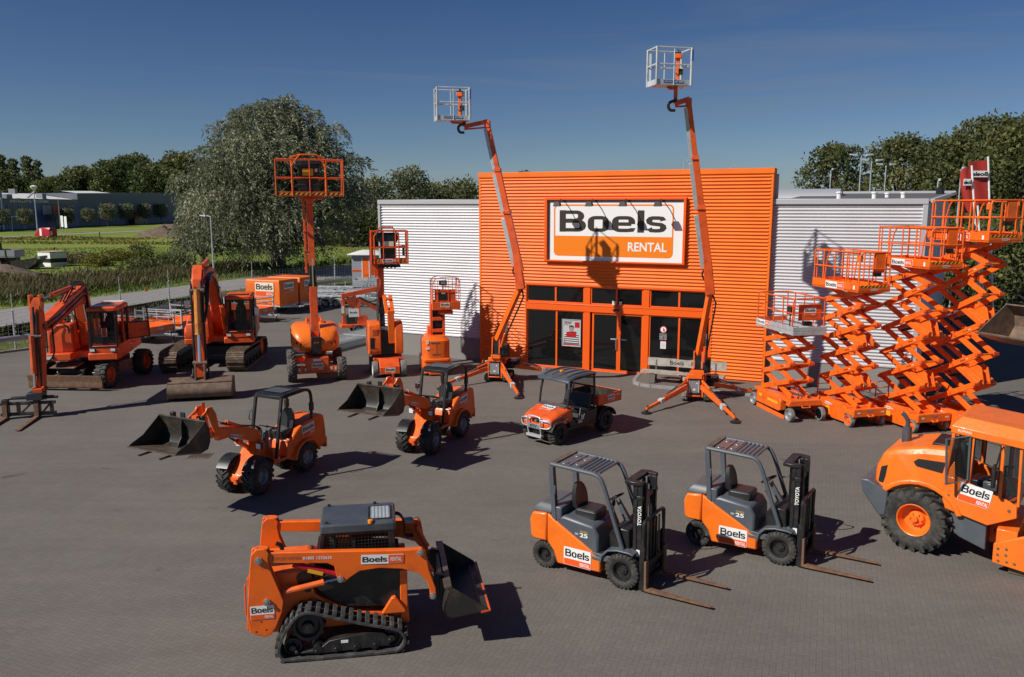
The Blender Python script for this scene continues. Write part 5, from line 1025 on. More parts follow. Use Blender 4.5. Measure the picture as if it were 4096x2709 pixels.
h = R(-79); scissor('shortest scissor lift of the row, with grey metal deck and white wheel rims', V(9.68, 26.35, 0) - fwd(h) * 1.22, h, .72, 3, .56, 2.86, alu=True, wide=1.18, sy=.38, rail=1.0)
h = R(-76); scissor('second lowest orange scissor lift, beside the lift with the grey deck', V(11.38, 25.75, 0) - fwd(h) * .9, h, .62, 5, .66, 4.35, px=-.14)
h = R(-76); scissor('second tallest orange scissor lift, between the tallest and the second lowest', V(13.10, 25.1, 0) - fwd(h) * .9, h, .62, 5, .80, 5.12, wide=1.2)
h = R(-76); scissor('tallest orange scissor lift at the right end of the row', V(14.52, 24.6, 0) - fwd(h) * .9, h, .70, 5, .92, 5.95, wide=1.2)
# ================================================================ SINGLE DRUM ROLLER
def roller():
    th = R(-38); t = thing('road_roller', 'large orange road roller with ribbed tyres, cut off by the right edge', 'road roller', (8.38 + .616 * .95, 15.75 + .788 * .95, 0), th)
    # rear axle at x = -.25; near side y = -.95
    for s in (-1, 1): wheel(t, (-.25, s * .68, .66), .68, .50, .34, 'tyre', 'orange_deep', s, 20, .06, 'ag', rimdepth=.2, steer=R(-8))
    mb = MB(); sec = []
    for x, w, zl, zt in ((-1.14, .50, 1.16, 1.40), (-1.12, .60, 1.12, 1.60), (-.98, .70, 1.10, 1.92), (-.72, .72, 1.12, 2.06), (-.2, .74, 1.3, 2.18), (.25, .76, 1.3, 2.22)):
        sec.append([(x, -w, zl), (x, -w, zt - .13), (x, -w * .88, zt), (x, w * .88, zt), (x, w, zt - .13), (x, w, zl)])
    mb.loft(sec); hood = part('engine_hood', mb, 'orange_deep', t, bevel=.05)
    for s in (-1, 1):
        mb = MB(); fo = [(-.25 + .88 * math.cos(R(a)), .66 + .84 * math.sin(R(a))) for a in range(18, 166, 12)]; fi = [(-.25 + .76 * math.cos(R(a)), .66 + .73 * math.sin(R(a))) for a in range(18, 166, 12)]; mb.prism(fo + fi[::-1], *sorted((s * .60, s * .82))); part('fender', mb, 'orange_deep', hood, bevel=.03)
        y = s * .765
        mb = MB(); mb.prism([(-1.04, 1.30), (-1.0, 1.62), (-.86, 1.68), (-.86, 1.60), (-.94, 1.27)], *sorted((s * .6, s * .705))); mb.prism([(-.38, 1.86), (-.30, 1.93), (.20, 1.95), (.16, 1.72), (-.34, 1.79)], *sorted((s * .6, s * .768))); part('side_vent', mb, 'vinyl', hood)
    mb = MB(); mb.bx(-.12, .3, -.45, .45, 2.15, 2.235); part('top_grille', mb, 'black', hood, bevel=.01)
    mb = MB(); mb.prism([(-1.36, 1.32), (-1.20, 1.34), (-.80, 1.12), (-.82, .62), (-.95, .60), (-1.30, 1.05)], -.86, .86); part('rear_bumper', mb, 'slate', t, bevel=.03)
    mb = MB(); mb.lathe([(1.9, .085), (2.0, .10), (2.28, .09), (2.30, .055), (2.32, .055)], c=(-.70, .0, .08), ax='z', n=14); mb.tube(chaikin([(-.70, 0, 2.38), (-.70, 0, 2.5), (-.76, -.02, 2.62), (-.82, -.03, 2.66)], 2, False), .045, 10); part('exhaust', mb, 'charcoal', t)
    # cab
    mb = MB(); y = .80
    low = [(.20, 1.20), (.24, 1.70), (.62, 1.64), (1.14, 1.46), (1.27, 1.44), (1.48, 1.34), (1.50, 1.10), (1.02, .84), (.26, 1.02)]
    mb.prism(low, -y, -y + .06); mb.prism(low, y - .06, y); mb.prism([(.2, 1.0), (.2, 2.2), (.26, 2.2), (.26, 1.0)], -y + .06, y - .06); mb.prism([(.26, 1.0), (.26, 1.06), (1.0, .92), (1.45, 1.16), (1.45, 1.1), (1.0, .85)], -y + .06, y - .06)
    for s in (-1, 1):
        yy = s * (y - .03); mb.bar((.22, yy, 1.65), (.32, yy, 2.64), .06, .12, up=(0, 1, 0)); mb.bar((.64, yy, 1.62), (.66, yy, 2.58), .05, .07, up=(0, 1, 0)); mb.bar((1.18, yy, 1.44), (1.17, yy, 2.55), .06, .09, up=(0, 1, 0)); mb.bar((1.50, yy, 1.32), (1.46, yy, 2.55), .05, .05, up=(0, 1, 0)); mb.prism([(.2, 1.68), (.36, 2.02), (.44, 1.72), (.62, 1.64), (.24, 1.62)], *sorted((s * (y - .055), s * (y - .004))))
    cab = part('cab', mb, 'orange_deep', t, bevel=.015)
    mb = MB(); mb.loft([[(.26, -.84, 2.60), (1.52, -.84, 2.48), (1.52, .84, 2.48), (.26, .84, 2.60)], [(.26, -.84, 2.74), (1.52, -.84, 2.62), (1.52, .84, 2.62), (.26, .84, 2.74)], [(.42, -.68, 2.92), (1.50, -.68, 2.82), (1.50, .68, 2.82), (.42, .68, 2.92)]]); part('roof', mb, 'orange_deep', cab, bevel=.012)
    text(t, 'BOMAG', (.38, -.842, 2.645), (1, 0, -.095), (.095, 0, 1), .24, .05, 'cream', .02)
    for s in (-1, 1):
        yy = s * (y - .02)
        mb = MB(); mb.add([(.40, yy, 1.75), (.61, yy, 1.68), (.63, yy, 2.55), (.42, yy, 2.58), (.34, yy, 2.05)], [tuple(range(5))]); part('side_window', mb, 'glass_cab', cab)
        mb = MB(); mb.add([(1.22, yy, 1.47), (1.47, yy, 1.38), (1.44, yy, 2.5), (1.21, yy, 2.5)], [(0, 1, 2, 3)]); part('side_window', mb, 'glass_cab', cab)
        mb = MB(); mb.tube([(.37, yy * 1.01, 2.02), (.42, yy * 1.01, 2.58), (.63, yy * 1.01, 2.54), (.61, yy * 1.01, 1.68), (.42, yy * 1.01, 1.75)], .018, 6, closed=True); mb.tube([(.68, yy * 1.005, 1.64), (1.13, yy * 1.005, 1.48), (1.13, yy * 1.005, 2.47), (.68, yy * 1.005, 2.53)], .016, 6, closed=True); part('window_seal', mb, 'black', cab)
    mb = MB(); mb.quad((1.50, -.76, 1.36), (1.50, .76, 1.36), (1.47, .76, 2.5), (1.47, -.76, 2.5)); part('windscreen', mb, 'glass_cab', cab)
    mb = MB(); mb.tube([(.62, -.83, 1.70), (.30, -1.12, 1.62), (.24, -1.12, 2.52), (.60, -.83, 2.58)], .022, 6, closed=True); dr = part('open_window', mb, 'slate', cab); mb = MB(); mb.quad((.61, -.83, 1.71), (.31, -1.11, 1.63), (.25, -1.11, 2.5), (.6, -.83, 2.56)); part('pane', mb, 'glass_tint', dr)
    mb = MB(); mb.bx(.5, .59, -.80, -.795, 2.38, 2.46); part('exit_sticker', mb, 'green_sign', cab); mb = MB(); mb.bx(.515, .54, -.806, -.80, 2.40, 2.44); mb.bx(.545, .575, -.806, -.80, 2.415, 2.43); part('exit_mark', mb, 'white', cab)
    st = seat(t, .72, .05, 1.42, .5, .5, .7); st.parent = cab
    mb = MB(); mb.bx(.55, 1.0, -.45, -.25, 1.1, 1.62); mb.bx(.9, 1.15, -.5, -.2, 1.45, 1.6); mb.bx(.5, .95, -.2, .3, 1.05, 1.42); part('console', mb, 'charcoal', cab, bevel=.03)
    mb = MB(); mb.bx(.62, .72, -.38, -.3, 1.62, 1.66); mb.m = 1; mb.bx(.9, 1.1, -.45, -.25, 1.6, 1.62); part('switches', mb, ['red', 'seat_grey'], cab)
    steering(t, (1.12, .05, 1.8), .18, -.4, col=(1.32, .05, 1.3)).parent = cab
    mb = MB(); mb.tube(chaikin([(1.18, -.84, 2.48), (1.14, -1.0, 2.4), (1.12, -1.05, 2.2), (1.10, -1.05, 2.1)], 1, False), .014, 6); mr = part('mirror_arm', mb, 'black', cab); mb = MB(); mb.rbox(1.05, 1.12, -1.16, -.96, 1.72, 2.15, .03); part('mirror', mb, 'black', mr)
    mb = MB()
    for q in ((.30, 1.30), (1.36, 1.22)): mb.lathe([(-.81, .003), (-.81, .03), (-.80, .03)], c=(q[0], 0, q[1]), n=12)
    part('body_plug', mb, 'rust_dark', cab)
    decal(t, 'stack', (.46, -.803, 1.26), (1, 0, -.16), (.0, 0, 1), .56, sy=1.1, lift=.004)
    mb = MB(); mb.prism([(.24, 1.06), (.40, 1.0), (1.0, .86), (1.02, .30), (.55, .46), (.30, .62)], -.72, .72); part('belly_panel', mb, 'slate', t, bevel=.02)
    mb = MB(); mb.bx(-.6, .4, -.5, .5, .45, 1.2); mb.lathe([(-.5, .2), (.5, .2)], c=(-.25, 0, .68), n=12); part('rear_frame', mb, 'black', t, bevel=.02)
    mb = MB(); mb.bx(1.0, 1.5, -.3, .3, .35, .85); mb.lathe([(.25, .12), (.95, .12)], c=(1.35, 0, 0), ax='z', n=12); mb.tube([(1.1, -.3, .6), (1.5, -.4, .55)], .06); part('articulation', mb, 'orange_red', t, bevel=.02)
    # drum yoke and drum
    mb = MB()
    for s in (-1, 1): mb.prism([(1.18, .20), (1.18, .58), (1.75, .88), (2.0, .92), (3.6, .92), (3.75, .8), (3.75, .35), (1.9, .12)], *sorted((s * .90, s * .99)))
    mb.bx(1.2, 1.55, -.9, .9, .45, .86); mb.bx(3.6, 3.75, -.9, .9, .3, .9); yk = part('drum_frame', mb, 'orange_deep', t, bevel=.015)
    mb = MB(); bolts(mb, [(1.26, .50), (1.40, .52), (1.26, .38), (1.40, .40), (1.28, .26), (1.42, .27), (1.55, .26)], .026, -1.0, -.985); part('frame_bolts', mb, 'rust_dark', yk)
    mb = MB(); mb.bx(1.70, 1.78, -.993, -.989, .50, .57); mb.bx(1.72, 1.80, -.993, -.989, .26, .33); part('frame_opening', mb, 'pit', yk)
    mb = MB(); mb.lathe([(-.86, .4), (-.86, .74), (.86, .74), (.86, .4)], c=(2.65, 0, .74), n=48); part('drum', mb, 'steel', t)
    mb = MB(); mb.bx(1.45, 1.75, -.86, .86, .02, .2); part('scraper', mb, 'rust_dark', t)
roller()
# ================================================================ TELEHANDLER cut off by the right edge (bucket towards the lifts)
def handler():
    b = AT(4000, 1375, 20.5); th = R(200); b = b + V(1.45, .75, 0)
    t = thing('front_loader', 'large machine with rusty bucket and orange arms, mostly beyond the right edge', 'loader', (b.x + 3.4, b.y + 1.6, 0), th)
    z = b.z; W = 1.15; L0 = 3.2
    sec = [(L0 + .0, z + .72), (L0 - .35, z + .45), (L0 - .42, z + .1), (L0 - .2, z - .25), (L0 + .15, z - .33), (L0 + 1.0, z - .02)]
    mb = MB(); mb.prism(sec + [(x * .985 + .03, zz * 1.0 + .035) for x, zz in sec[::-1]], -W, W)
    for s in (-1, 1): mb.prism(sec, *sorted((s * W, s * (W - .03))))
    bk = part('bucket', mb, 'rust_dark', t, bevel=.006)
    mb = MB(); mb.prism([(L0 + .4, z - .25), (L0 + 1.05, z - .03), (L0 + 1.05, z + .01), (L0 + .4, z - .20)], -W - .01, W + .01); part('cutting_edge', mb, 'bucket_worn', bk)
    mb = MB()
    for s in (-1, 1): mb.prism([(-.6, 1.6), (-.4, 2.0), (1.6, z + .5), (L0 - .35, z + .35), (L0 - .3, z - .05), (1.5, z - .05)], *sorted((s * .45, s * .55)))
    mb.bx(1.4, 1.8, -.45, .45, z - .02, z + .3); part('lift_arm', mb, 'orange_deep', t, bevel=.015)
    for s in (-1, 1): rod(t, (.0, s * .35, 1.0), (1.6, s * .5, z - .1), .08, .45, 'orange_deep')
    rod(t, (-.3, 0, 1.9), (L0 - .3, 0, z + .3), .07, .55, 'orange_deep')
    for s in (-1, 1): wheel(t, (.6, s * .85, .62), .62, .42, .33, 'tyre', 'orange_deep', s, 18, .05, 'ag', rimdepth=.12); wheel(t, (-1.8, s * .85, .62), .62, .42, .33, 'tyre', 'orange_deep', s, 18, .05, 'ag', rimdepth=.12)
    mb = MB(); mb.prism([(-2.9, .6), (-2.9, 1.7), (-1.4, 1.9), (-1.3, 1.3), (.3, 1.2), (.9, .9), (.9, .5)], -.55, .55); part('body', mb, 'orange_deep', t, bevel=.04)
    mb = MB(); mb.bx(-1.5, -.3, -.6, .6, 1.2, 2.75); part('cab', mb, 'glass_tint', t, bevel=.04); mb = MB(); mb.rbox(-1.6, -.2, -.68, .68, 2.75, 2.87, .08); part('roof', mb, 'orange_deep', t)
handler()
# ================================================================ TELESCOPIC BOOM LIFT (tall, left of the hall)
def LOC(t, P):
    c, s = math.cos(t.rotation_euler[2]), math.sin(t.rotation_euler[2]); a, b = P[0] - t.location[0], P[1] - t.location[1]
    return V(a * c + b * s, -a * s + b * c, P[2])
def cage(parent, c, L_, W_, zf, h, m, yaw=0, toe=.15, r=.024, posts=(4, 2), name='basket', mids=(.5,)):
    """open work basket: floor, toe boards, rails; x along L_, y along W_"""
    mb = MB(); rot = Matrix.Rotation(yaw, 3, 'Z'); c = Vector(c)
    def P(x, y, z): return c + rot @ V(x, y, z)
    def bx(x0, x1, y0, y1, z0, z1):
        ps = [P(x, y, z) for x in (x0, x1) for y in (y0, y1) for z in (z0, z1)]; mb.add(ps, [(0, 1, 3, 2), (4, 6, 7, 5), (0, 4, 5, 1), (2, 3, 7, 6), (0, 2, 6, 4), (1, 5, 7, 3)])
    a, b = L_ / 2, W_ / 2
    bx(-a, a, -b, b, zf, zf + .05); bx(-a, a, -b, -b + .02, zf + .05, zf + toe); bx(-a, a, b - .02, b, zf + .05, zf + toe); bx(-a, -a + .02, -b + .02, b - .02, zf + .05, zf + toe); bx(a - .02, a, -b + .02, b - .02, zf + .05, zf + toe)
    for z in [zf + h] + [zf + h * q for q in mids]: mb.tube([P(-a, -b, z), P(a, -b, z), P(a, b, z), P(-a, b, z)], r, 6, closed=True)
    nx, ny = posts
    for i in range(nx + 1):
        for y in (-b, b): mb.tube([P(-a + 2 * a * i / nx, y, zf), P(-a + 2 * a * i / nx, y, zf + h)], r, 6)
    for i in range(1, ny):
        for x in (-a, a): mb.tube([P(x, -b + 2 * b * i / ny, zf), P(x, -b + 2 * b * i / ny, zf + h)], r, 6)
    return part(name, mb, m, parent), P
def tele_lift():
    th = R(-74); t = thing('boom_lift', 'tall orange telescopic boom lift with wide cage and black console', 'boom lift', (-8.25, 33.9, 0), th)
    for s in (-1, 1):
        for xx in (1.2, -1.2): wheel(t, (xx, s * .98, .46), .47, .36, .26, 'tyre_dusty', 'orange', s, 16, .035, 'ag', rimdepth=.08)
    mb = MB(); mb.bx(1.05, 1.45, -.82, .82, .34, .62); mb.bx(-1.45, -1.05, -.82, .82, .34, .6); mb.prism([(-1.4, .5), (-1.2, .9), (1.1, .95), (1.42, .62), (1.42, .45), (.9, .35), (-1.0, .35)], -.40, .40); mb.bx(1.05, 1.46, -.46, .46, .42, .98); part('chassis', mb, 'orange_red', t, bevel=.03)
    mb = MB(); mb.tube([(1.25, -.8, .46), (1.25, .8, .46)], .09, 10); mb.tube([(-1.25, -.8, .46), (-1.25, .8, .46)], .09, 10); part('axle', mb, 'black', t)
    decal(t, 'stack_cream', (1.462, -.22, .48), (0, 1, 0), (0, 0, 1), .46); mb = MB(); mb.bx(1.46, 1.466, -.16, .16, .84, .94); part('notice_label', mb, 'white', t)
    for y in (-.7, -.45, .55, .72): mb = MB(); mb.bx(1.452, 1.456, y - .04, y + .04, .45, .58); part('warning_label', mb, 'cream', t)
    mb = MB(); mb.lathe([(.9, .45), (1.15, .45)], ax='z', n=20); part('slew_ring', mb, 'black', t)
    for s in (-1, 1):
        mb = MB(); rg = []
        for x, w, zb, zt in ((-1.25, .55, 1.25, 2.02), (-1.1, .70, 1.15, 2.14), (-.2, .78, 1.08, 2.20), (.5, .76, 1.08, 2.12), (.85, .70, 1.12, 1.98), (1.08, .58, 1.22, 1.78), (1.18, .42, 1.36, 1.58)):
            y0 = .20; y1 = y0 + w; b = .14
            rg.append([(x, s * y, z) for y, z in ((y0, zb), (y1 - b * 1.6, zb), (y1 - b * .4, zb + b), (y1, zb + b * 2), (y1, zt - b * 1.6), (y1 - b * .5, zt - b * .5), (y1 - b * 1.4, zt), (y0, zt))])
        mb.loft(rg); hd = part('hood', mb, 'orange_deep', t, bevel=.02)
        mb = MB()
        for k in range(2): mb.loft([[(x, s * (.34 + k * .0), z), (x, s * .8, z), (x, s * .8, z + .03), (x, s * .34, z + .03)] for x, z in ((.45 + k * .2, 2.08 - k * .09), (.55 + k * .2, 2.05 - k * .1))])
        mb.tube([(.0, s * .3, 2.18), (.0, s * .3, 2.3), (-.6, s * .3, 2.32), (-.6, s * .3, 2.18)], .03, 6); mb.bx(-.75, -.6, s * .25 - .08, s * .25 + .08, 2.15, 2.36); part('hood_handle', mb, 'orange', hd, bevel=.01)
    text(t, '660SJ', (1.0, -.86, 1.30), (.6, .5, 0), (0, 0, 1), .34, .08, 'white', .02, lift=.05)
    mb = MB(); mb.bx(-1.0, 1.05, -.19, .19, 1.2, 1.6); mb.bx(1.0, 1.22, -.20, .20, 1.08, 1.78); part('counterweight_box', mb, 'black', t, bevel=.02); text(t, 'JLG', (1.222, -.10, 1.52), (0, 1, 0), (0, 0, 1), .2, .07, 'orange', .03)
    mb = MB(); mb.bar((.55, -.01, 1.66), (.35, -.01, 3.75), .30, .34, up=(1, 0, 0)); part('base_boom', mb, 'orange_red', t, bevel=.01)
    mb = MB(); mb.bar((.32, -.01, 3.6), (.22, -.01, 4.6), .24, .28, up=(1, 0, 0)); mb.bx(.12, .45, -.2, .16, 3.55, 3.9); part('boom_head', mb, 'black', t, bevel=.01)
    mb = MB(); mb.bar((.25, -.01, 4.1), (-.1, -.01, 7.4), .24, .24, up=(1, 0, 0)); part('inner_boom', mb, 'orange_red', t, bevel=.008)
    mb = MB(); mb.bar((.28, -.24, 4.3), (.0, -.24, 7.35), .09, .10, up=(1, 0, 0))
    for z in (4.5, 5.2, 6.0, 6.6): mb.box((.22, -.24, z), (.12, .13, .08))
    part('hose_tray', mb, 'orange_red', t, bevel=.008)
    mb = MB(); mb.tube([(.45, .0, 3.6), (.42, .0, 4.9)], .035, 8); part('telescope_rod', mb, 'chrome', t)
    c = AT(1000 + .38272 * 622, 550 + .38272 * 600, 33.8); lc = LOC(t, c)
    g, P = cage(t, (lc.x + .35, lc.y, 0), .95, 2.6, 7.40, 1.42, 'orange_red', 0, toe=.18, posts=(2, 4))
    x = .475
    for q in ((-1, 0),): pass
    mb = MB(); mb.tube(chaikin([P(x, -.68, 7.4), P(x, -.68, 9.0), P(x, .62, 9.0), P(x, .62, 7.4)], 1, False), .03, 8); mb.tube(chaikin([P(-x, -.68, 8.6), P(-x, -.68, 9.06), P(-x, .62, 9.06), P(-x, .62, 8.6)], 1, False), .03, 8); part('upper_bar', mb, 'orange', g)
    p0 = P(x, -1.26, 7.44); hazard(g, p0, (0, 1, 0), (0, 0, 1), 2.5, .09, 13, lift=.006)
    mb = MB(); a = P(.2, -.05, 0); mb.loft([[(a.x - .12, a.y - .35, 7.55), (a.x + .12, a.y - .35, 7.55), (a.x + .12, a.y + .35, 7.55), (a.x - .12, a.y + .35, 7.55)], [(a.x - .12, a.y - .38, 8.45), (a.x + .12, a.y - .38, 8.45), (a.x + .12, a.y + .38, 8.45), (a.x - .12, a.y + .38, 8.45)], [(a.x - .2, a.y - .52, 8.6), (a.x + .18, a.y - .52, 8.6), (a.x + .18, a.y + .52, 8.6), (a.x - .2, a.y + .52, 8.6)], [(a.x - .2, a.y - .52, 8.78), (a.x + .1, a.y - .5, 8.8), (a.x + .1, a.y + .5, 8.8), (a.x - .2, a.y + .52, 8.78)]]); mb.bx(a.x - .1, a.x + .13, a.y - .5, a.y + .5, 7.78, 7.88)
    cs = part('control_console', mb, 'black', g, bevel=.03)
    mb = MB(); mb.bx(a.x + .122, a.x + .13, a.y - .22, a.y + .2, 8.2, 8.47); mb.m = 1; mb.bx(a.x + .122, a.x + .13, a.y + .26, a.y + .36, 8.35, 8.5); part('warning_label', mb, ['yellow', 'white'], cs)
    mb = MB(); mb.bx(lc.x - .2, lc.x + .2, lc.y - .4, lc.y + .5, 7.28, 7.4); mb.bx(lc.x - .3, lc.x + .3, lc.y - .15, lc.y + .15, 7.1, 7.3); part('basket_mount', mb, 'orange_red', t, bevel=.02)
tele_lift()
# ================================================================ ELECTRIC ARTICULATED BOOM LIFT
def artic_lift():
    th = R(-76); t = thing('boom_lift', 'narrow orange articulated boom lift with folded riser against the silver wall', 'boom lift', (-5.30, 34.3, 0), th)
    for s in (-1, 1):
        for xx in (.78, -.85): wheel(t, (xx, s * .58, .33), .335, .24, .24, 'tyre_grey', 'white', s, 0, rimdepth=.05)
    mb = MB(); mb.prism([(-1.0, .25), (-1.0, .72), (.7, .76), (1.12, .46), (1.12, .16), (.6, .16)], -.42, .42); mb.bx(.3, .62, -.62, .62, .62, .76); part('chassis', mb, 'orange_red', t, bevel=.03)
    decal(t, 'stack_cream', (1.122, -.2, .17), (0, 1, 0), (0, 0, 1), .42)
    mb = MB(); mb.lathe([(.74, .55), (.84, .55)], ax='z', n=20); part('slew_ring', mb, 'black', t)
    for y0, y1 in ((-.80, -.30), (.28, .62)):
        mb = MB(); mb.prism(chaikin([(-1.0, .84), (-1.05, 1.9), (-.8, 2.22), (.35, 2.28), (.62, 2.1), (.68, 1.2), (.62, .84)], 1), y0, y1); hd = part('hood', mb, 'orange', t, bevel=.04)
        if y0 < 0:
            mb = MB(); mb.rbox(.60, .655, -.66, -.40, 1.72, 1.98, .02); part('hood_recess', mb, 'orange_worn', hd); mb = MB(); mb.rbox(.60, .665, -.62, -.38, 1.0, 1.2, .02); part('hood_recess', mb, 'orange_worn', hd)
            mb = MB(); mb.bx(.655, .668, -.74, -.56, 1.16, 1.62); part('vent', mb, 'black', hd)
            text(hd, '300AJP', (.675, -.76, .95), (0, 1, 0), (0, 0, 1), .44, .12, 'ink', .02, lift=.02)
            mb = MB(); mb.bx(.66, .67, -.78, -.70, .86, .92); part('warning_label', mb, 'yellow', hd)
    mb = MB(); mb.bx(-.9, .45, -.30, .28, .84, 1.9); part('turret', mb, 'black', t, bevel=.02)
    mb = MB(); mb.bar((.48, .16, 1.36), (.50, .13, 2.72), .26, .22, up=(1, 0, 0)); part('lower_riser', mb, 'orange', t, bevel=.01)
    mb = MB()
    for s in (-1, 1): mb.bar((.46, .11 + s * .12, 2.6), (-.05, .06 + s * .12, 3.30), .05, .16, up=(0, 1, 0))
    mb.bx(.2, .35, .0, .22, 2.78, 2.84); mb.bx(.0, .15, -.04, .2, 3.1, 3.2); part('riser_link', mb, 'orange', t, bevel=.01)
    mb = MB(); mb.bar((.0, -.16, 2.0), (-.25, -.18, 3.2), .2, .26, up=(1, 0, 0)); mb.bx(-.35, .05, -.3, .22, 2.55, 2.8); part('upper_boom_base', mb, 'black', t, bevel=.01)
    mb = MB(); mb.bar((-.22, -.18, 2.9), (-.38, -.16, 4.75), .26, .24, up=(1, 0, 0)); part('upper_boom', mb, 'orange_red', t, bevel=.01)
    mb = MB(); mb.bar((-.05, -.36, 4.1), (-.05, -.42, 4.9), .16, .14, up=(1, 0, 0)); mb.bar((-.35, -.17, 4.5), (-.05, -.42, 4.2), .12, .12); part('jib', mb, 'orange_red', t, bevel=.01)
    mb = MB()
    for dy in (0, .05): mb.tube(chaikin([(.05, -.34 + dy, 1.9), (.12, -.4 + dy, 2.5), (-.1, -.36 + dy, 3.2), (-.12, -.32 + dy, 4.0)], 2, False), .02, 6)
    part('hose', mb, 'black', t)
    g, P = cage(t, (.1, .16, 0), .80, 1.5, 4.66, 1.34, 'orange_red', 0, toe=.2, posts=(2, 3))
    mb = MB(); mb.tube(chaikin([P(.4, -.62, 4.7), P(.4, -.62, 6.16), P(.4, .38, 6.16), P(.4, .38, 4.7)], 1, False), .026, 8); mb.bx(-.32, .45, -.66, -.56, 4.1, 5.9) if False else None; mb.bx(.38, .47, -.62, -.50, 4.2, 6.0); part('upper_bar', mb, 'orange_red', g)
    mb = MB(); a = P(.25, -.05, 0); mb.loft([[(a.x - .1, a.y - .3, 4.9), (a.x + .1, a.y - .3, 4.9), (a.x + .1, a.y + .3, 4.9), (a.x - .1, a.y + .3, 4.9)], [(a.x - .1, a.y - .32, 5.5), (a.x + .1, a.y - .32, 5.5), (a.x + .1, a.y + .32, 5.5), (a.x - .1, a.y + .32, 5.5)], [(a.x - .14, a.y - .46, 5.72), (a.x + .14, a.y - .46, 5.72), (a.x + .14, a.y + .46, 5.72), (a.x - .14, a.y + .46, 5.72)], [(a.x - .14, a.y - .46, 5.92), (a.x + .1, a.y - .44, 5.95), (a.x + .1, a.y + .44, 5.95), (a.x - .14, a.y + .46, 5.92)]]); cs = part('control_console', mb, 'black', g, bevel=.02)
    mb = MB(); mb.bx(a.x + .105, a.x + .115, a.y - .2, a.y + .22, 5.38, 5.66); part('notice_label', mb, 'cream', cs)
    mb = MB(); mb.bx(.42, .5, .68, .78, 5.0, 5.42); part('tool_box', mb, 'black', g)
    hazard(g, P(.4, -.70, 4.76), (0, 1, 0), (0, 0, 1), .35, .08, 3, lift=.006); hazard(g, P(.4, .3, 4.76), (0, 1, 0), (0, 0, 1), .42, .08, 3, lift=.006); decal(g, 'row', P(.405, -.32, 4.73), (0, 1, 0), (0, 0, 1), .68, sy=1.0)
    mb = MB(); mb.bx(-.2, .35, -.25, .6, 4.5, 4.62)
    for k in range(4): mb.box((.36, -.1 + k * .16, 4.53), (.05, .08, .1))
    part('basket_mount', mb, 'black', t)
artic_lift()
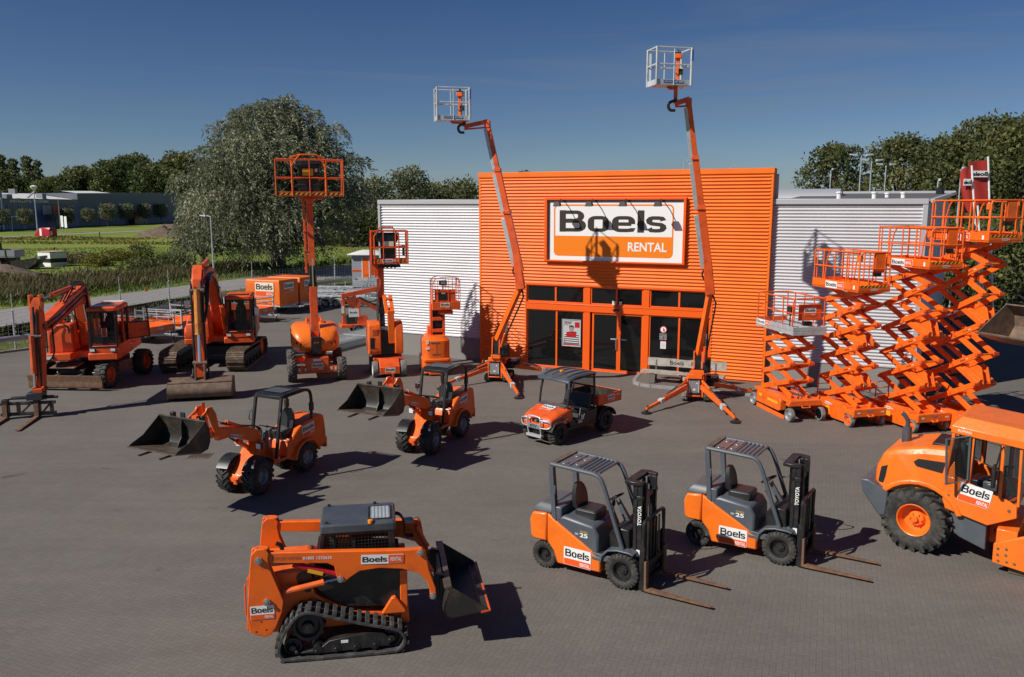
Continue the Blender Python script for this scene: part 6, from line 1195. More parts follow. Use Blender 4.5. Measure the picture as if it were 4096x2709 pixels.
# ================================================================ VERTICAL MAST LIFT
def mast_lift():
    th = R(-78); t = thing('mast_lift', 'orange vertical mast lift with drum shaped base and small wire cage', 'mast lift', (-3.30, 34.5, 0), th)
    mb = MB(); mb.rbox(-1.0, .86, -.58, .58, .12, .66, .14); mb.rbox(-.95, .90, -.60, .60, .62, .74, .16); b = part('base', mb, 'orange', t)
    mb = MB(); mb.rbox(-.7, .86, -.56, .56, .74, 1.64, .30); part('drum_cover', mb, 'orange', t); mb = MB(); mb.bx(.855, .868, -.25, .12, 1.36, 1.42); mb.bx(.855, .868, -.2, .14, .88, .93); mb.bx(.862, .866, -.02, .0, .95, 1.36); part('latch', mb, 'rust_dark', t)
    mb = MB(); mb.bx(.84, .866, -.44, -.34, 1.35, 1.5); mb.bx(.84, .866, -.46, -.3, 1.12, 1.2); mb.bx(.84, .868, .35, .47, .45, .53); part('notice_label', mb, 'white', t)
    mb = MB(); mb.bx(.70, .94, -.35, .42, .05, .42); part('front_step', mb, 'orange', t, bevel=.03)
    for s in (-1, 1):
        for xx in (.6, -.75): wheel(t, (xx, s * .5, .19), .19, .16, .12, 'tyre_grey', 'orange', s, 0)
    mb = MB()
    for y in (-.14, .38): mb.bx(-.15, .25, y - .05, y + .05, 1.3, 2.95)
    for z in (1.75, 2.25): mb.bx(.15, .26, -.1, .34, z, z + .14)
    part('mast', mb, 'orange_red', t, bevel=.01)
    mb = MB(); mb.bx(-.1, .12, -.1, .34, 1.4, 2.9); mb.bx(-.08, .2, .0, .3, 2.0, 2.3); part('mast_inner', mb, 'black', t)
    mb = MB(); mb.bx(-.3, .1, -.3, -.18, 1.2, 2.0); part('side_cover', mb, 'orange', t, bevel=.02)
    pz = 2.72
    mb = MB(); mb.bx(-.45, .55, -.12, 1.05, pz, pz + .08); mb.bx(.50, .55, -.12, 1.05, pz + .08, pz + .34); mb.bx(-.45, -.4, -.12, 1.05, pz + .08, pz + .3); mb.bx(-.4, .5, -.12, -.07, pz + .08, pz + .85); mb.bx(-.4, .5, 1.0, 1.05, pz + .08, pz + .3); mb.bx(.40, .50, -.02, .85, pz + .3, pz + .86); pl = part('platform', mb, 'orange_red', t, bevel=.01)
    mb = MB(); mb.rbox(.0, .5, .15, .75, pz - .18, pz, .1); part('platform_skirt', mb, 'orange_worn', pl)
    decal(pl, 'stack_cream', (.553, .2, pz + .06), (0, 1, 0), (0, 0, 1), .4)
    mb = MB(); mb.bx(.502, .51, .14, .5, pz + .42, pz + .78); mb.m = 1; mb.bx(.51, .515, .26, .42, pz + .68, pz + .75); part('hatch', mb, ['black', 'cream'], pl)
    mb = MB()
    for x in (-.42, .52):
        for y in (-.1, .1, .55, .85, 1.04): mb.tube([(x, y, pz + .3), (x, y, pz + 1.28)], .012, 6)
        mb.tube(chaikin([(x, -.1, pz + .6), (x, -.1, pz + 1.2), (x, .1, pz + 1.36), (x, .9, pz + 1.36), (x, 1.04, pz + 1.2), (x, 1.04, pz + .6)], 2, False), .016, 6)
        for zz in (.75, 1.0): mb.tube([(x, -.1, pz + zz), (x, 1.04, pz + zz)], .012, 6)
    for y in (-.1, 1.04):
        for zz in (.5, .75, 1.0, 1.28): mb.tube([(-.42, y, pz + zz), (.52, y, pz + zz)], .012, 6)
        mb.tube([(.05, y, pz + .2), (.05, y, pz + 1.28)], .012, 6)
    part('wire_cage', mb, 'orange_worn', pl)
    mb = MB(); mb.box((.3, .35, pz + 1.12), (.2, .32, .2)); mb.tube([(.3, .35, pz + .6), (.3, .35, pz + 1.1)], .03); cb = part('control_box', mb, 'black', pl, bevel=.02); mb = MB(); mb.box((.405, .35, pz + 1.13), (.01, .2, .1)); part('screen', mb, 'rim_grey', cb)
mast_lift()
# ================================================================ SPIDER LIFTS with outriggers
def spider(label, c, pads, hd, piv, elbow, ue, top, jib, bask, byaw, bw=1.25):
    t = thing('spider_lift', label, 'spider lift', c, hd, 'spider lifts with spread outriggers')
    l = lambda p: LOC(t, p)
    for s in (-1, 1):
        ol = [(-.62, .14), (-.55, .30), (-.4, .36), (.4, .36), (.55, .30), (.62, .14), (.5, .02), (-.5, .02)]
        tr = belt(ol, *sorted((s * .28, s * .50)), .04, 30, .02, ['tyre_grey', 'tyre_grey'] if s < 0 else ['track_rubber', 'track_rubber'], t, 'track')
        mb = MB(); mb.prism([(-.45, .12), (-.4, .26), (.4, .26), (.45, .12)], *sorted((s * .30, s * .46))); part('track_frame', mb, 'orange_red', tr)
    mb = MB(); mb.bx(-.5, .5, -.27, .27, .3, .75); mb.bx(-.3, .35, -.35, .35, .72, .88); mb.lathe([(.86, .26), (1.02, .26)], ax='z', n=16); part('chassis', mb, 'orange_red', t, bevel=.02)
    mb = MB(); mb.bx(.52, .60, -.30, .16, .20, .24); mb.bx(.52, .60, -.33, -.28, .2, .92); mb.bx(.52, .62, -.3, .2, .86, 1.02); mb.bx(.50, .58, .20, .26, .18, .95); mb.bx(-.05, .5, -.2, .26, .98, 1.14); part('front_frame', mb, 'orange', t, bevel=.01)
    mb = MB(); mb.rbox(.30, .54, -.26, .18, .28, .86, .02); cb = part('control_cabinet', mb, 'black', t); mb = MB(); mb.tube([(.545, -.24, .34), (.545, -.24, .82), (.545, .1, .82), (.545, .1, .34)], .016, 6, closed=True); mb.m = 1; mb.bx(.54, .548, -.22, .08, .36, .80); mb.m = 2; mb.bx(.548, .56, -.1, -.02, .42, .48); mb.bx(.548, .556, .0, .05, .66, .70); part('control_panel', mb, ['alu_paint', 'rim_grey', 'cream'], cb)
    mb = MB(); mb.bx(-.5, .1, .30, .62, .5, .8); mb.bx(-.55, -.1, .35, .8, .62, .86); mb.lathe([(.3, .003), (.3, .1), (.62, .1), (.62, .003)], c=(.1, 0, .62), n=12); part('engine', mb, 'black', t, bevel=.03); mb = MB(); mb.tube([(-.3, .6, .86), (.0, .75, .9)], .06); mb.bx(-.2, .1, .5, .72, .8, .9); part('battery', mb, 'steel', t, bevel=.02)
    p = l(piv)
    mb = MB()
    for s in (-1, 1): mb.prism([(p.x - .18, 1.0), (p.x - .12, p.z + .12), (p.x + .12, p.z + .12), (p.x + .22, 1.0)], *sorted((p.y + s * .12, p.y + s * .17)))
    mb.bx(p.x - .2, p.x + .2, p.y - .2, p.y + .2, 1.0, 1.16); part('turret', mb, 'orange', t, bevel=.01)
    mb = MB(); mb.bx(p.x - .1, p.x + .12, p.y - .11, p.y + .11, 1.1, p.z); mb.bx(p.x - .35, p.x + .1, p.y + .18, p.y + .45, 1.05, 1.55)
    for k in range(6): mb.tube([(p.x + .2, p.y + .1 + k * .045, 1.16), (p.x + .1, p.y + .1 + k * .045, 1.45 + .03 * (k % 3))], .014, 5)
    mb.tube([(p.x + .45, p.y - .3, 1.22), (p.x + .45, p.y + .35, 1.22), (p.x + .2, p.y + .5, 1.22)], .014, 6); part('valve_block', mb, 'black', t)
    e, u, tp, jb, bk = l(elbow), l(ue), l(top), l(jib), l(bask)
    side = (tp - u).cross(V(1, .2, 0)).normalized()
    mb = MB(); mb.bar(p, e, .17, .20, up=(0, 0, 1)); part('lower_boom', mb, 'orange', t, bevel=.008)
    a = p.lerp(e, .05) + V(.12, .12, -.1); rod(t, a + V(.1, .06, -.25), p.lerp(e, .38) + V(.06, .12, -.1), .05, .55, 'orange_red')
    d = (e - p).normalized(); mb = MB(); q = V(.05, .26, -.12); pts = [p.lerp(e, f) + q * min(1, 6 * (1 - f) + .1) for f in [i / 14 for i in range(15)]]
    mb.tube(pts, .03, 6)
    for pp in pts[::1]: mb.box(pp, (.07, .07, .05))
    part('hose_chain', mb, 'black', t)
    ud = (tp - u).normalized()
    mb = MB(); mb.bar(e + V(0, 0, -.15), u.lerp(tp, .20), .26, .34, up=V(0, 1, 0), w2=.2, h2=.26); part('boom_knuckle', mb, 'orange_red', t, bevel=.02)
    cuts = [.08, .45, .72, 1.0]
    for k in range(3):
        w = .21 - .035 * k; mb = MB(); mb.bar(u.lerp(tp, max(0, cuts[k] - .02)), u.lerp(tp, cuts[k + 1]), w, w * 1.25, up=(0, 1, 0)); mb.box(u.lerp(tp, cuts[k + 1] - .01), (w * 1.35, w * 1.4, .12)) if k < 2 else None; part('boom_section', mb, 'orange_red', t, bevel=.006)
    lf = V(*(LOC(t, V(c[0] - 1, c[1], 0)))); lf.z = 0; lf.normalize()
    mb = MB(); mb.bar(u.lerp(tp, .1) + lf * .2, u.lerp(tp, .40) + lf * .2, .12, .16, up=(0, 1, 0)); mb.bar(u.lerp(tp, .43) + lf * .17, u.lerp(tp, .68) + lf * .17, .1, .14, up=(0, 1, 0)); mb.bar(u.lerp(tp, .71) + lf * .14, u.lerp(tp, .97) + lf * .12, .09, .12, up=(0, 1, 0)); part('hose_tray', mb, 'galv', t, bevel=.006)
    rod(t, e + lf * .16 + V(0, 0, .35), u.lerp(tp, .32) + lf * .08, .06, .5, 'orange_red')
    mb = MB(); mb.tube(chaikin([e + lf * .2 + V(0, 0, .3), e + lf * .34 + V(0, 0, .55), e + lf * .2 + V(0, 0, .8), e + lf * .15 + V(0, 0, 1.1)], 2, False), .03, 6); part('hose', mb, 'black', t)
    mb = MB(); mb.bar(tp + V(0, 0, .1), jb, .12, .16); mb.box(tp, (.2, .2, .26)); mb.bar(tp + V(0, 0, -.12), jb + V(0, 0, -.1), .05, .06); mb.bar(jb, (jb.x, jb.y, bk.z), .12, .12); mb.box((bk.x, bk.y, bk.z - .03), (.12, .12, .06)); mb.bar((jb.x, jb.y, bk.z - .06), (bk.x, bk.y, bk.z - .06), .14, .08); part('jib', mb, 'orange_red', t, bevel=.008)
    mb = MB(); mb.tube(chaikin([jb + V(.08, .05, .1), jb + lf * .25 + V(0, 0, .02), jb + lf * .2 + V(0, 0, -.22), jb + V(0, 0, -.22)], 2, False), .05, 8); part('hose', mb, 'black', t)
    yw = R(byaw) - hd
    g, P = cage(t, (bk.x, bk.y, 0), bw, .75, bk.z, 1.15, 'alu_paint', yw, toe=.17, r=.020, posts=(2, 1), mids=(.55,))
    a, b = bw / 2, .375
    for (x, y) in ((-a, -b), (a, -b), (a, b), (-a, b)): mb = MB(); mb.tube([P(x, y, bk.z), P(x, y, bk.z + 1.17)], .045 if x > 0 else .035, 8); part('corner_post', mb, 'galv', g)
    z0 = bk.z
    dx = (P(1, 0, 0) - P(0, 0, 0))
    mb = MB(); mb.add([P(-a + .25, -b - .004, z0 + .05), P(a - .25, -b - .004, z0 + .05), P(a - .25, -b - .004, z0 + .14), P(-a + .25, -b - .004, z0 + .14)], [(0, 1, 2, 3)]); part('plate', mb, 'blue', g); text(g, 'kg 200', P(.05, -b - .004, z0 + .06), dx, (0, 0, 1), .28, .07, 'white', .02)
    text(g, 'PORTATA MAX', P(-a + .28, -b - .004, z0 + .07), dx, (0, 0, 1), .28, .05, 'white', .0)
    q = P(a * .5, 0, 0); mb = MB(); mb.box((q.x, q.y, z0 + .55), (.12, .12, 1.0)); mb.box((q.x, q.y, z0 + .95), (.26, .22, .14)); part('control_post', mb, 'orange', g, bevel=.01); mb = MB(); mb.box((q.x, q.y, z0 + 1.05), (.2, .2, .06)); mb.box((q.x + .1, q.y + .1, z0 + .45), (.14, .14, .18)); [mb.tube([(q.x + .05 * k - .07, q.y, z0 + 1.05), (q.x + .05 * k - .07, q.y, z0 + 1.16)], .012, 5) for k in range(4)]; part('control_box', mb, 'black', g)
    mb = MB(); mb.box((P(-a + .08, b - .05, z0 + .6)), (.07, .07, .9)); part('door_post', mb, 'alu_paint', g)
    mb = MB(); mb.add([P(a - .02, -b - .05, z0 + .75), P(a + .04, -b - .05, z0 + .75), P(a + .04, -b - .05, z0 + 1.1), P(a - .02, -b - .05, z0 + 1.1)], [(0, 1, 2, 3)]); part('corner_label', mb, 'blue', g)
    for i, pd in enumerate(pads):
        q = l(pd); r0 = V(q.x, q.y, 0).normalized(); st = r0 * .45 + V(0, 0, .80); lo = r0 * .5 + V(0, 0, .55); en = V(q.x, q.y, q.z + .16); fo = lo.lerp(en, .66)
        mb = MB(); mb.bar(lo, fo, .13, .16, w2=.11, h2=.13); mb.bar(fo - (en - lo).normalized() * .1, en, .08, .10); lg = part('outrigger_leg', mb, 'orange', t, bevel=.008)
        mb = MB(); mb.bar(lo.lerp(en, .63), lo.lerp(en, .70), .15, .17); part('leg_collar', mb, 'alu_paint', lg)
        mb = MB(); mb.lathe([(q.z + .0, .17), (q.z + .05, .17), (q.z + .09, .06), (q.z + .14, .05)], c=(q.x, q.y, 0), ax='z', n=16); mb.tube([(q.x, q.y, q.z + .2), (q.x - r0.x * .08, q.y - r0.y * .08, q.z + .28), (q.x - r0.x * .14, q.y - r0.y * .14, q.z + .22)], .014, 6); part('foot_pad', mb, 'black', lg)
        m_ = st.lerp(lo.lerp(en, .62), .45) + V(0, 0, .06); mb = MB(); mb.tube([st, m_], .05, 8); mb.m = 1; mb.tube([m_, lo.lerp(en, .6) + V(0, 0, .10)], .028, 8); mb.m = 2; mb.tube([st + V(0, 0, .07), m_ + V(0, 0, .05), lo.lerp(en, .55) + V(0, 0, .15)], .012, 5); part('hydraulic_cylinder', mb, ['orange', 'chrome', 'black'], t)
        if i == 1: hz = hazard(lg, lo.lerp(en, .2) + V(0, 0, .0) - V(r0.y, -r0.x, 0) * .07, (en - lo), (0, 0, 1), .7, .08, 5, lift=.003)
Z = 32.4
def A(z, u, v, Y): zz = {'A3': (1900, 650, .63788), 'C3': (1700, 150, .48503), 'U2': (1880, 1000, .3956)}[z]; return AT(zz[0] + u * zz[2], zz[1] + v * zz[2], Y)
spider('spider lift with the lower raised basket, before the left end of the glass front', (-.52, 32.9, 0), [V(-2.75, 31.1, 0), V(.24, 29.55, 0), V(2.0, 33.7, 0), V(-1.3, 36.0, 0)], R(-103), A('U2', 270, 910, Z), A('A3', 288, 770, 31.3), A('A3', 298, 740, 31.3), A('C3', 515, 715, 31.7), A('C3', 325, 735, 31.3), A('C3', 225, 690, 31.2), 12, 1.2)
Z = 29.2
spider('spider lift with the higher raised basket, in front of the wooden bench', (6.78, 29.55, 0), [V(4.59, 27.3, 0), V(7.31, 26.1, 0), V(9.0, 30.05, 0), V(6.72, 31.9, .1)], R(-103), V(6.76, 29.3, 1.69), A('A3', 1476, 800, 28.7), A('A3', 1478, 770, 28.7), A('C3', 2175, 535, 27.8), A('C3', 2065, 545, 27.6), A('C3', 2010, 405, 27.6), 14, 1.2)
# ================================================================ EXCAVATORS
def boomplate(mb, pts, w, ths):
    """box-section boom along x,z centre line with section heights"""
    rg = []
    n = len(pts)
    for i, ((x, z), h) in enumerate(zip(pts, ths)):
        a = pts[max(0, i - 1)]; b = pts[min(n - 1, i + 1)]; d = Vector((b[0] - a[0], b[1] - a[1])).normalized(); nx, nz = -d.y, d.x
        rg.append([(x + nx * h / 2, w / 2, z + nz * h / 2), (x + nx * h / 2, -w / 2, z + nz * h / 2), (x - nx * h / 2, -w / 2, z - nz * h / 2), (x - nx * h / 2, w / 2, z - nz * h / 2)])
    mb.loft(rg)
def exc_cab(t, x0, x1, y0, y1, z0, z1, door=False):
    mb = MB(); zs = z0 + .38
    mb.bx(x0, x1, y0, y1, z0, zs - .1)
    ins = .05
    for xx, yy in ((x1 - .05, y0 + .05), (x1 - .05, y1 - .05), (x0 + .05, y0 + .05), (x0 + .05, y1 - .05), ((x0 + x1) / 2 - .1, y1 - .05), ((x0 + x1) / 2 - .1, y0 + .05)): mb.bar((xx, yy, zs - .12), (xx - (ins if xx > (x0 + x1) / 2 else 0), yy, z1 - .12), .09, .09)
    mb.bx(x0, x0 + .08, y0, y1, zs - .1, z0 + 1.0)
    cab = part('cab', mb, 'orange_red', t, bevel=.02)
    mb = MB(); mb.rbox(x0 - .03, x1 + .02, y0 - .01, y1 + .01, z1 - .16, z1, .1); part('roof', mb, 'orange_red', cab)
    mb = MB(); mb.bx(x1 - .75, x1 - .2, y0 + .12, y1 - .12, z1 + .001, z1 + .012); part('roof_window', mb, 'glass_tint', cab)
    mb = MB(); f = x1 - .01
    for yy in (y0 + .035, y1 - .035): mb.bar((f, yy, zs - .15), (f - .05, yy, z1 - .18), .05, .06)
    mb.bar((f, y0, zs - .15), (f, y1, zs - .15), .05, .05); mb.bar((f - .05, y0, z1 - .2), (f - .05, y1, z1 - .2), .05, .06); mb.bar((f - .02, y0 + .05, z0 + .85), (f - .02, y1 - .05, z0 + .85), .02, .025)
    fw = part('windscreen', mb, 'black', cab)
    mb = MB()
    for yy in (y0 + .05, y1 - .05):
        for xx in (x1 - .06, x0 + .05): mb.bar((xx - (.0 if xx < x1 - .2 else 0), yy, zs - .11), (xx - (.05 if xx > x1 - .2 else 0), yy, z1 - .14), .105, .105)
    part('pillar_trim', mb, 'black', cab)
    mb = MB(); mb.quad((f - .01, y0 + .05, zs - .12), (f - .01, y1 - .05, zs - .12), (f - .055, y1 - .05, z1 - .2), (f - .055, y0 + .05, z1 - .2)); part('pane', mb, 'glass_cab', fw)
    for yy, nm in ((y1 - .02, 0), (y0 + .02, 1)):
        if door and nm == 0:
            mb = MB(); mb.quad((x0 + .05, yy, z0 + .95), ((x0 + x1) / 2 - .12, yy, z0 + .95), ((x0 + x1) / 2 - .12, yy, z1 - .15), (x0 + .05, yy, z1 - .15)); part('side_window', mb, 'glass_cab', cab)
            continue
        mb = MB(); mb.quad((x0 + .06, yy, zs - .1), (x1 - .06, yy, zs - .1), (x1 - .1, yy, z1 - .15), (x0 + .06, yy, z1 - .15)); part('side_window', mb, 'glass_cab', cab)
    st = seat(t, (x0 + x1) / 2 - .05, (y0 + y1) / 2, z0 + .55, .5, .5, .75); st.parent = cab; mb = MB(); mb.bx(x0 + .2, x1 - .5, y0 + .1, y1 - .1, z0 + .28, z0 + .55); part('seat_base', mb, 'black', cab); mb = MB()
    mb.rbox((x0 + x1) / 2 - .36, (x0 + x1) / 2 - .26, (y0 + y1) / 2 - .14, (y0 + y1) / 2 + .14, z0 + 1.35, z0 + 1.58, .03); part('headrest', mb, 'vinyl', cab)
    steering(t, (x1 - .35, (y0 + y1) / 2, z0 + 1.1), .17, -.5, col=(x1 - .2, (y0 + y1) / 2, z0 + .3)).parent = cab
    for yy in (y0 + .12, y1 - .2): lampbox(cab, (x1 + .02, yy, z0 + .12), (.06, .2, .13))
    return cab
def mirror(t, p, q):
    mb = MB(); mb.tube([p, q], .014, 6); a = part('mirror_arm', mb, 'black', t); mb = MB(); mb.box(q, (.05, .2, .34)); part('mirror', mb, 'mirror', a, bevel=.015)
def wheeled_excavator():
    th = R(-79); t = thing('wheeled_excavator', 'orange wheeled excavator with pallet forks on its arm and open cab door', 'excavator', (-16.95, 32.9, 0), th); us = R(-15)
    def un(o): o.rotation_euler = (0, 0, us); return o
    cu, su = math.cos(us), math.sin(us)
    for s in (-1, 1):
        for xx in (1.4, -1.35):
            for yy in (1.22,):
                p = (xx * cu - s * yy * su, xx * su + s * yy * cu, .53); wheel(t, p, .54, .46, .30, 'tyre', 'orange_worn', s, 18, .03, 'block', steer=us, rimdepth=.12)
    mb = MB(); mb.prism([(-1.6, .5), (-1.6, .85), (1.2, .9), (1.75, .75), (1.75, .55), (1.2, .42)], -.55, .55); mb.tube([(1.4, -1.1, .53), (1.4, 1.1, .53)], .14, 10); mb.tube([(-1.35, -1.1, .53), (-1.35, 1.1, .53)], .14, 10); un(part('chassis', mb, 'black', t, bevel=.03))
    mb = MB(); mb.prism([(1.15, .92), (1.9, .80), (1.95, .86), (1.2, .98)], -.75, .25); mb.bx(-.4, .6, .6, 1.3, .45, .85); mb.bx(-.4, .6, -1.3, -.6, .45, .85); un(part('step_plate', mb, 'rust_dark', t, bevel=.02))
    mb = MB(); mb.prism(chaikin([(2.05, .08), (2.16, .16), (2.12, .36), (2.20, .62), (2.14, .62), (2.05, .38), (2.06, .18)], 1), -1.5, 1.45); mb.bx(1.7, 2.1, -.5, -.4, .3, .6); mb.bx(1.7, 2.1, .4, .5, .3, .6); un(part('dozer_blade', mb, 'rust', t, bevel=.006))
    mb = MB(); mb.lathe([(.88, .75), (1.16, .75)], ax='z', n=24); part('slew_ring', mb, 'black', t)
    mb = MB(); mb.prismz([(1.85, -.35), (1.85, -1.28), (1.6, -1.33), (-1.8, -1.33), (-2.2, -.9), (-2.3, 0), (-2.2, .9), (-1.8, 1.33), (1.2, 1.40), (1.98, 1.36), (2.0, .30), (1.3, .25), (1.3, -.3)], 1.14, 1.42); up = part('upper_frame', mb, 'orange_red', t, bevel=.04)
    for yy in (-1.1,): lampbox(up, (1.87, yy, 1.28), (.06, .24, .16))
    mb = MB(); mb.loft([[(x, y, z) for y, z in ((-1.22, 1.42), (-1.22, zt - .15), (-1.1, zt), (-.42, zt), (-.36, zt - .1), (-.36, 1.42))] for x, zt in ((1.55, 2.1), (1.5, 2.5), (.9, 2.5), (.7, 2.2), (-.4, 2.15))]); part('engine_cover', mb, 'orange_red', t, bevel=.03)
    mb = MB(); mb.rbox(-2.25, -.3, -1.3, 1.3, 1.42, 2.25, .25); part('rear_hood', mb, 'orange_red', t)
    mb = MB(); mb.lathe([(2.5, .1), (2.6, .1), (2.66, .06)], c=(1.1, -.8, 0), ax='z', n=12); part('filler_cap', mb, 'orange', t)
    mb = MB(); mb.tube(chaikin([(1.6, -1.24, 1.45), (1.6, -1.24, 2.6), (1.55, -.5, 2.62), (1.5, -.42, 1.7)], 1, False), .022, 6); mb.tube([(1.75, -1.28, 1.3), (1.75, -1.3, 3.0)], .02, 6); mb.tube([(1.2, -.85, 2.5), (1.2, -.85, 3.15)], .025, 6); part('hand_rail', mb, 'black', t)
    cab = exc_cab(t, .15, 1.95, .34, 1.40, 1.42, 3.2, door=True)
    mb = MB(); mb.bar((.55, 1.42, 1.75), (.15, 2.15, 1.78), .03, .04); mb.bar((.55, 1.42, 3.0), (.2, 2.1, 3.1), .05, .06); mb.bar((.15, 2.15, 1.78), (.2, 2.1, 3.1), .05, .06); mb.bar((.55, 1.42, 1.75), (.55, 1.42, 3.0), .05, .06); mb.bar((.55, 1.42, 2.4), (.16, 2.12, 2.4), .04, .05); dr = part('door', mb, 'black', cab); mb = MB(); mb.quad((.55, 1.42, 2.42), (.17, 2.12, 2.42), (.2, 2.1, 3.05), (.55, 1.42, 2.95)); part('pane', mb, 'glass_tint', dr); mb = MB(); mb.add([(.54, 1.44, 1.77), (.16, 2.13, 1.8), (.16, 2.13, 2.38), (.54, 1.44, 2.38), (.52, 1.43, 1.77), (.14, 2.12, 1.8), (.14, 2.12, 2.38), (.52, 1.43, 2.38)], [(0, 1, 2, 3), (4, 7, 6, 5), (0, 3, 7, 4), (1, 5, 6, 2), (3, 2, 6, 7), (0, 4, 5, 1)]); part('door_panel', mb, 'orange_red', dr)
    mb = MB(); mb.bx(.45, .60, .5, 1.3, 3.22, 3.26); mb.tube([(.3, .55, 3.24), (.3, 1.3, 3.24)], .025); part('sun_visor', mb, 'white', cab)
    mirror(t, (1.98, 1.0, 2.2), (2.12, .98, 2.25)); mirror(t, (1.75, -1.3, 2.5), (1.85, -1.42, 2.45))
    # boom: lower part, raised knuckle, long part, dipper
    y = -.08
    mb = MB(); boomplate(mb, [(.55, 1.6), (.65, 2.4), (.85, 3.2), (1.0, 3.72)], .42, [.5, .55, .6, .5]); mb.v = [(a, b + y, c) for a, b, c in mb.v]; part('boom_base', mb, 'orange_red', t, bevel=.015)
    mb = MB(); boomplate(mb, [(.95, 3.70), (2.0, 3.52), (3.8, 3.18), (5.1, 2.98), (5.55, 2.98)], .34, [.5, .54, .48, .38, .28]); mb.v = [(a, b + y, c) for a, b, c in mb.v]; bm_ = part('boom', mb, 'orange_red', t, bevel=.015)
    decal(bm_, 'row', (4.45, y + .182, 2.98), (-1, 0, .19), (.19, 0, 1), .95, sy=1.1) if False else decal(bm_, 'row', (4.5, y - .0 + .183, 2.97), (-1, 0, .19), (.19, 0, 1), 1.1)
    for s in (-1, 1): rod(t, (.95, y + s * .28, 1.5), (1.55, y + s * .26, 3.3), .10, .6, 'orange_red')
    rod(t, (2.1, y, 3.98), (5.55, y, 3.86), .085, .62, 'orange_red')
    mb = MB()
    for dy in (-.1, 0, .1): mb.tube(chaikin([(.75, y + dy, 2.6), (.6, y + dy, 3.6), (.95, y + dy, 4.15), (1.5, y + dy, 4.1), (2.2, y + dy, 3.95), (3.4, y + dy + .12, 3.6)], 2, False), .03, 6)
    for dy in (-.2, .24): mb.tube(chaikin([(5.1, y + dy, 3.0), (5.5, y + dy * 1.6, 2.6), (5.4, y + dy * 1.5, 2.0), (5.65, y + dy, 1.8)], 2, False), .03, 6)
    part('hose', mb, 'black', t)
    mb = MB(); boomplate(mb, [(5.62, 3.98), (5.65, 3.3), (5.72, 2.5), (5.85, 1.5), (5.95, .85)], .30, [.30, .52, .46, .34, .26]); mb.v = [(a, b + y, c) for a, b, c in mb.v]; dp = part('dipper', mb, 'orange_red', t, bevel=.015)
    mb = MB()
    for s in (-1, 1): mb.prism([(5.45, 3.75), (5.5, 4.08), (5.8, 4.08), (5.82, 3.6), (5.6, 3.5)], *sorted((y + s * .12, y + s * .19)))
    part('dipper_head', mb, 'orange', dp, bevel=.01)
    rod(t, (6.02, y - .1, 2.75), (6.12, y - .1, 1.0), .085, .72, 'orange_red')
    mb = MB(); mb.bar((5.95, y - .14, 1.0), (6.2, y - .14, .95), .06, .14); mb.bar((5.95, y + .14, 1.0), (6.2, y + .14, .95), .06, .14); mb.bar((6.18, y, .98), (6.15, y, .7), .26, .1); part('bucket_link', mb, 'orange_worn', t, bevel=.008)
    # fork carriage
    yc = -.42
    mb = MB(); mb.prism([(5.85, .85), (6.3, .85), (6.35, .62), (5.9, .55)], yc - .2 + .2, yc + .2 + .3); mb.bx(6.0, 6.12, yc - .55, yc + .75, .62, .72); mb.tube([(6.08, yc - .75, .66), (6.08, yc + .9, .66)], .05, 8); part('quick_hitch', mb, 'steel_black', t, bevel=.01)
    mb = MB(); mb.bx(6.15, 6.25, yc - .85, yc + .85, .46, .56); mb.bx(6.15, 6.25, yc - .85, yc + .85, .10, .20)
    for yy in (yc - .68, yc + .28): mb.bx(6.10, 6.3, yy - .09, yy + .09, .05, .66)
    for yy in (yc - .3, yc + .72): mb.bx(6.15, 6.25, yy - .05, yy + .05, .1, .56)
    mb.bar((6.2, yc - .25, .15), (6.2, yc + .1, .5), .06, .06); mb.bar((6.2, yc + .45, .2), (6.2, yc + .7, .5), .06, .06); part('fork_carriage', mb, 'bucket_steel', t, bevel=.006)
    for yy in (yc - .68, yc + .28): mb = MB(); mb.prism([(6.28, .02), (6.28, .5), (6.34, .5), (6.36, .09), (8.0, .05), (8.0, .03)], yy - .07, yy + .07); part('fork', mb, 'rust', t)
wheeled_excavator()
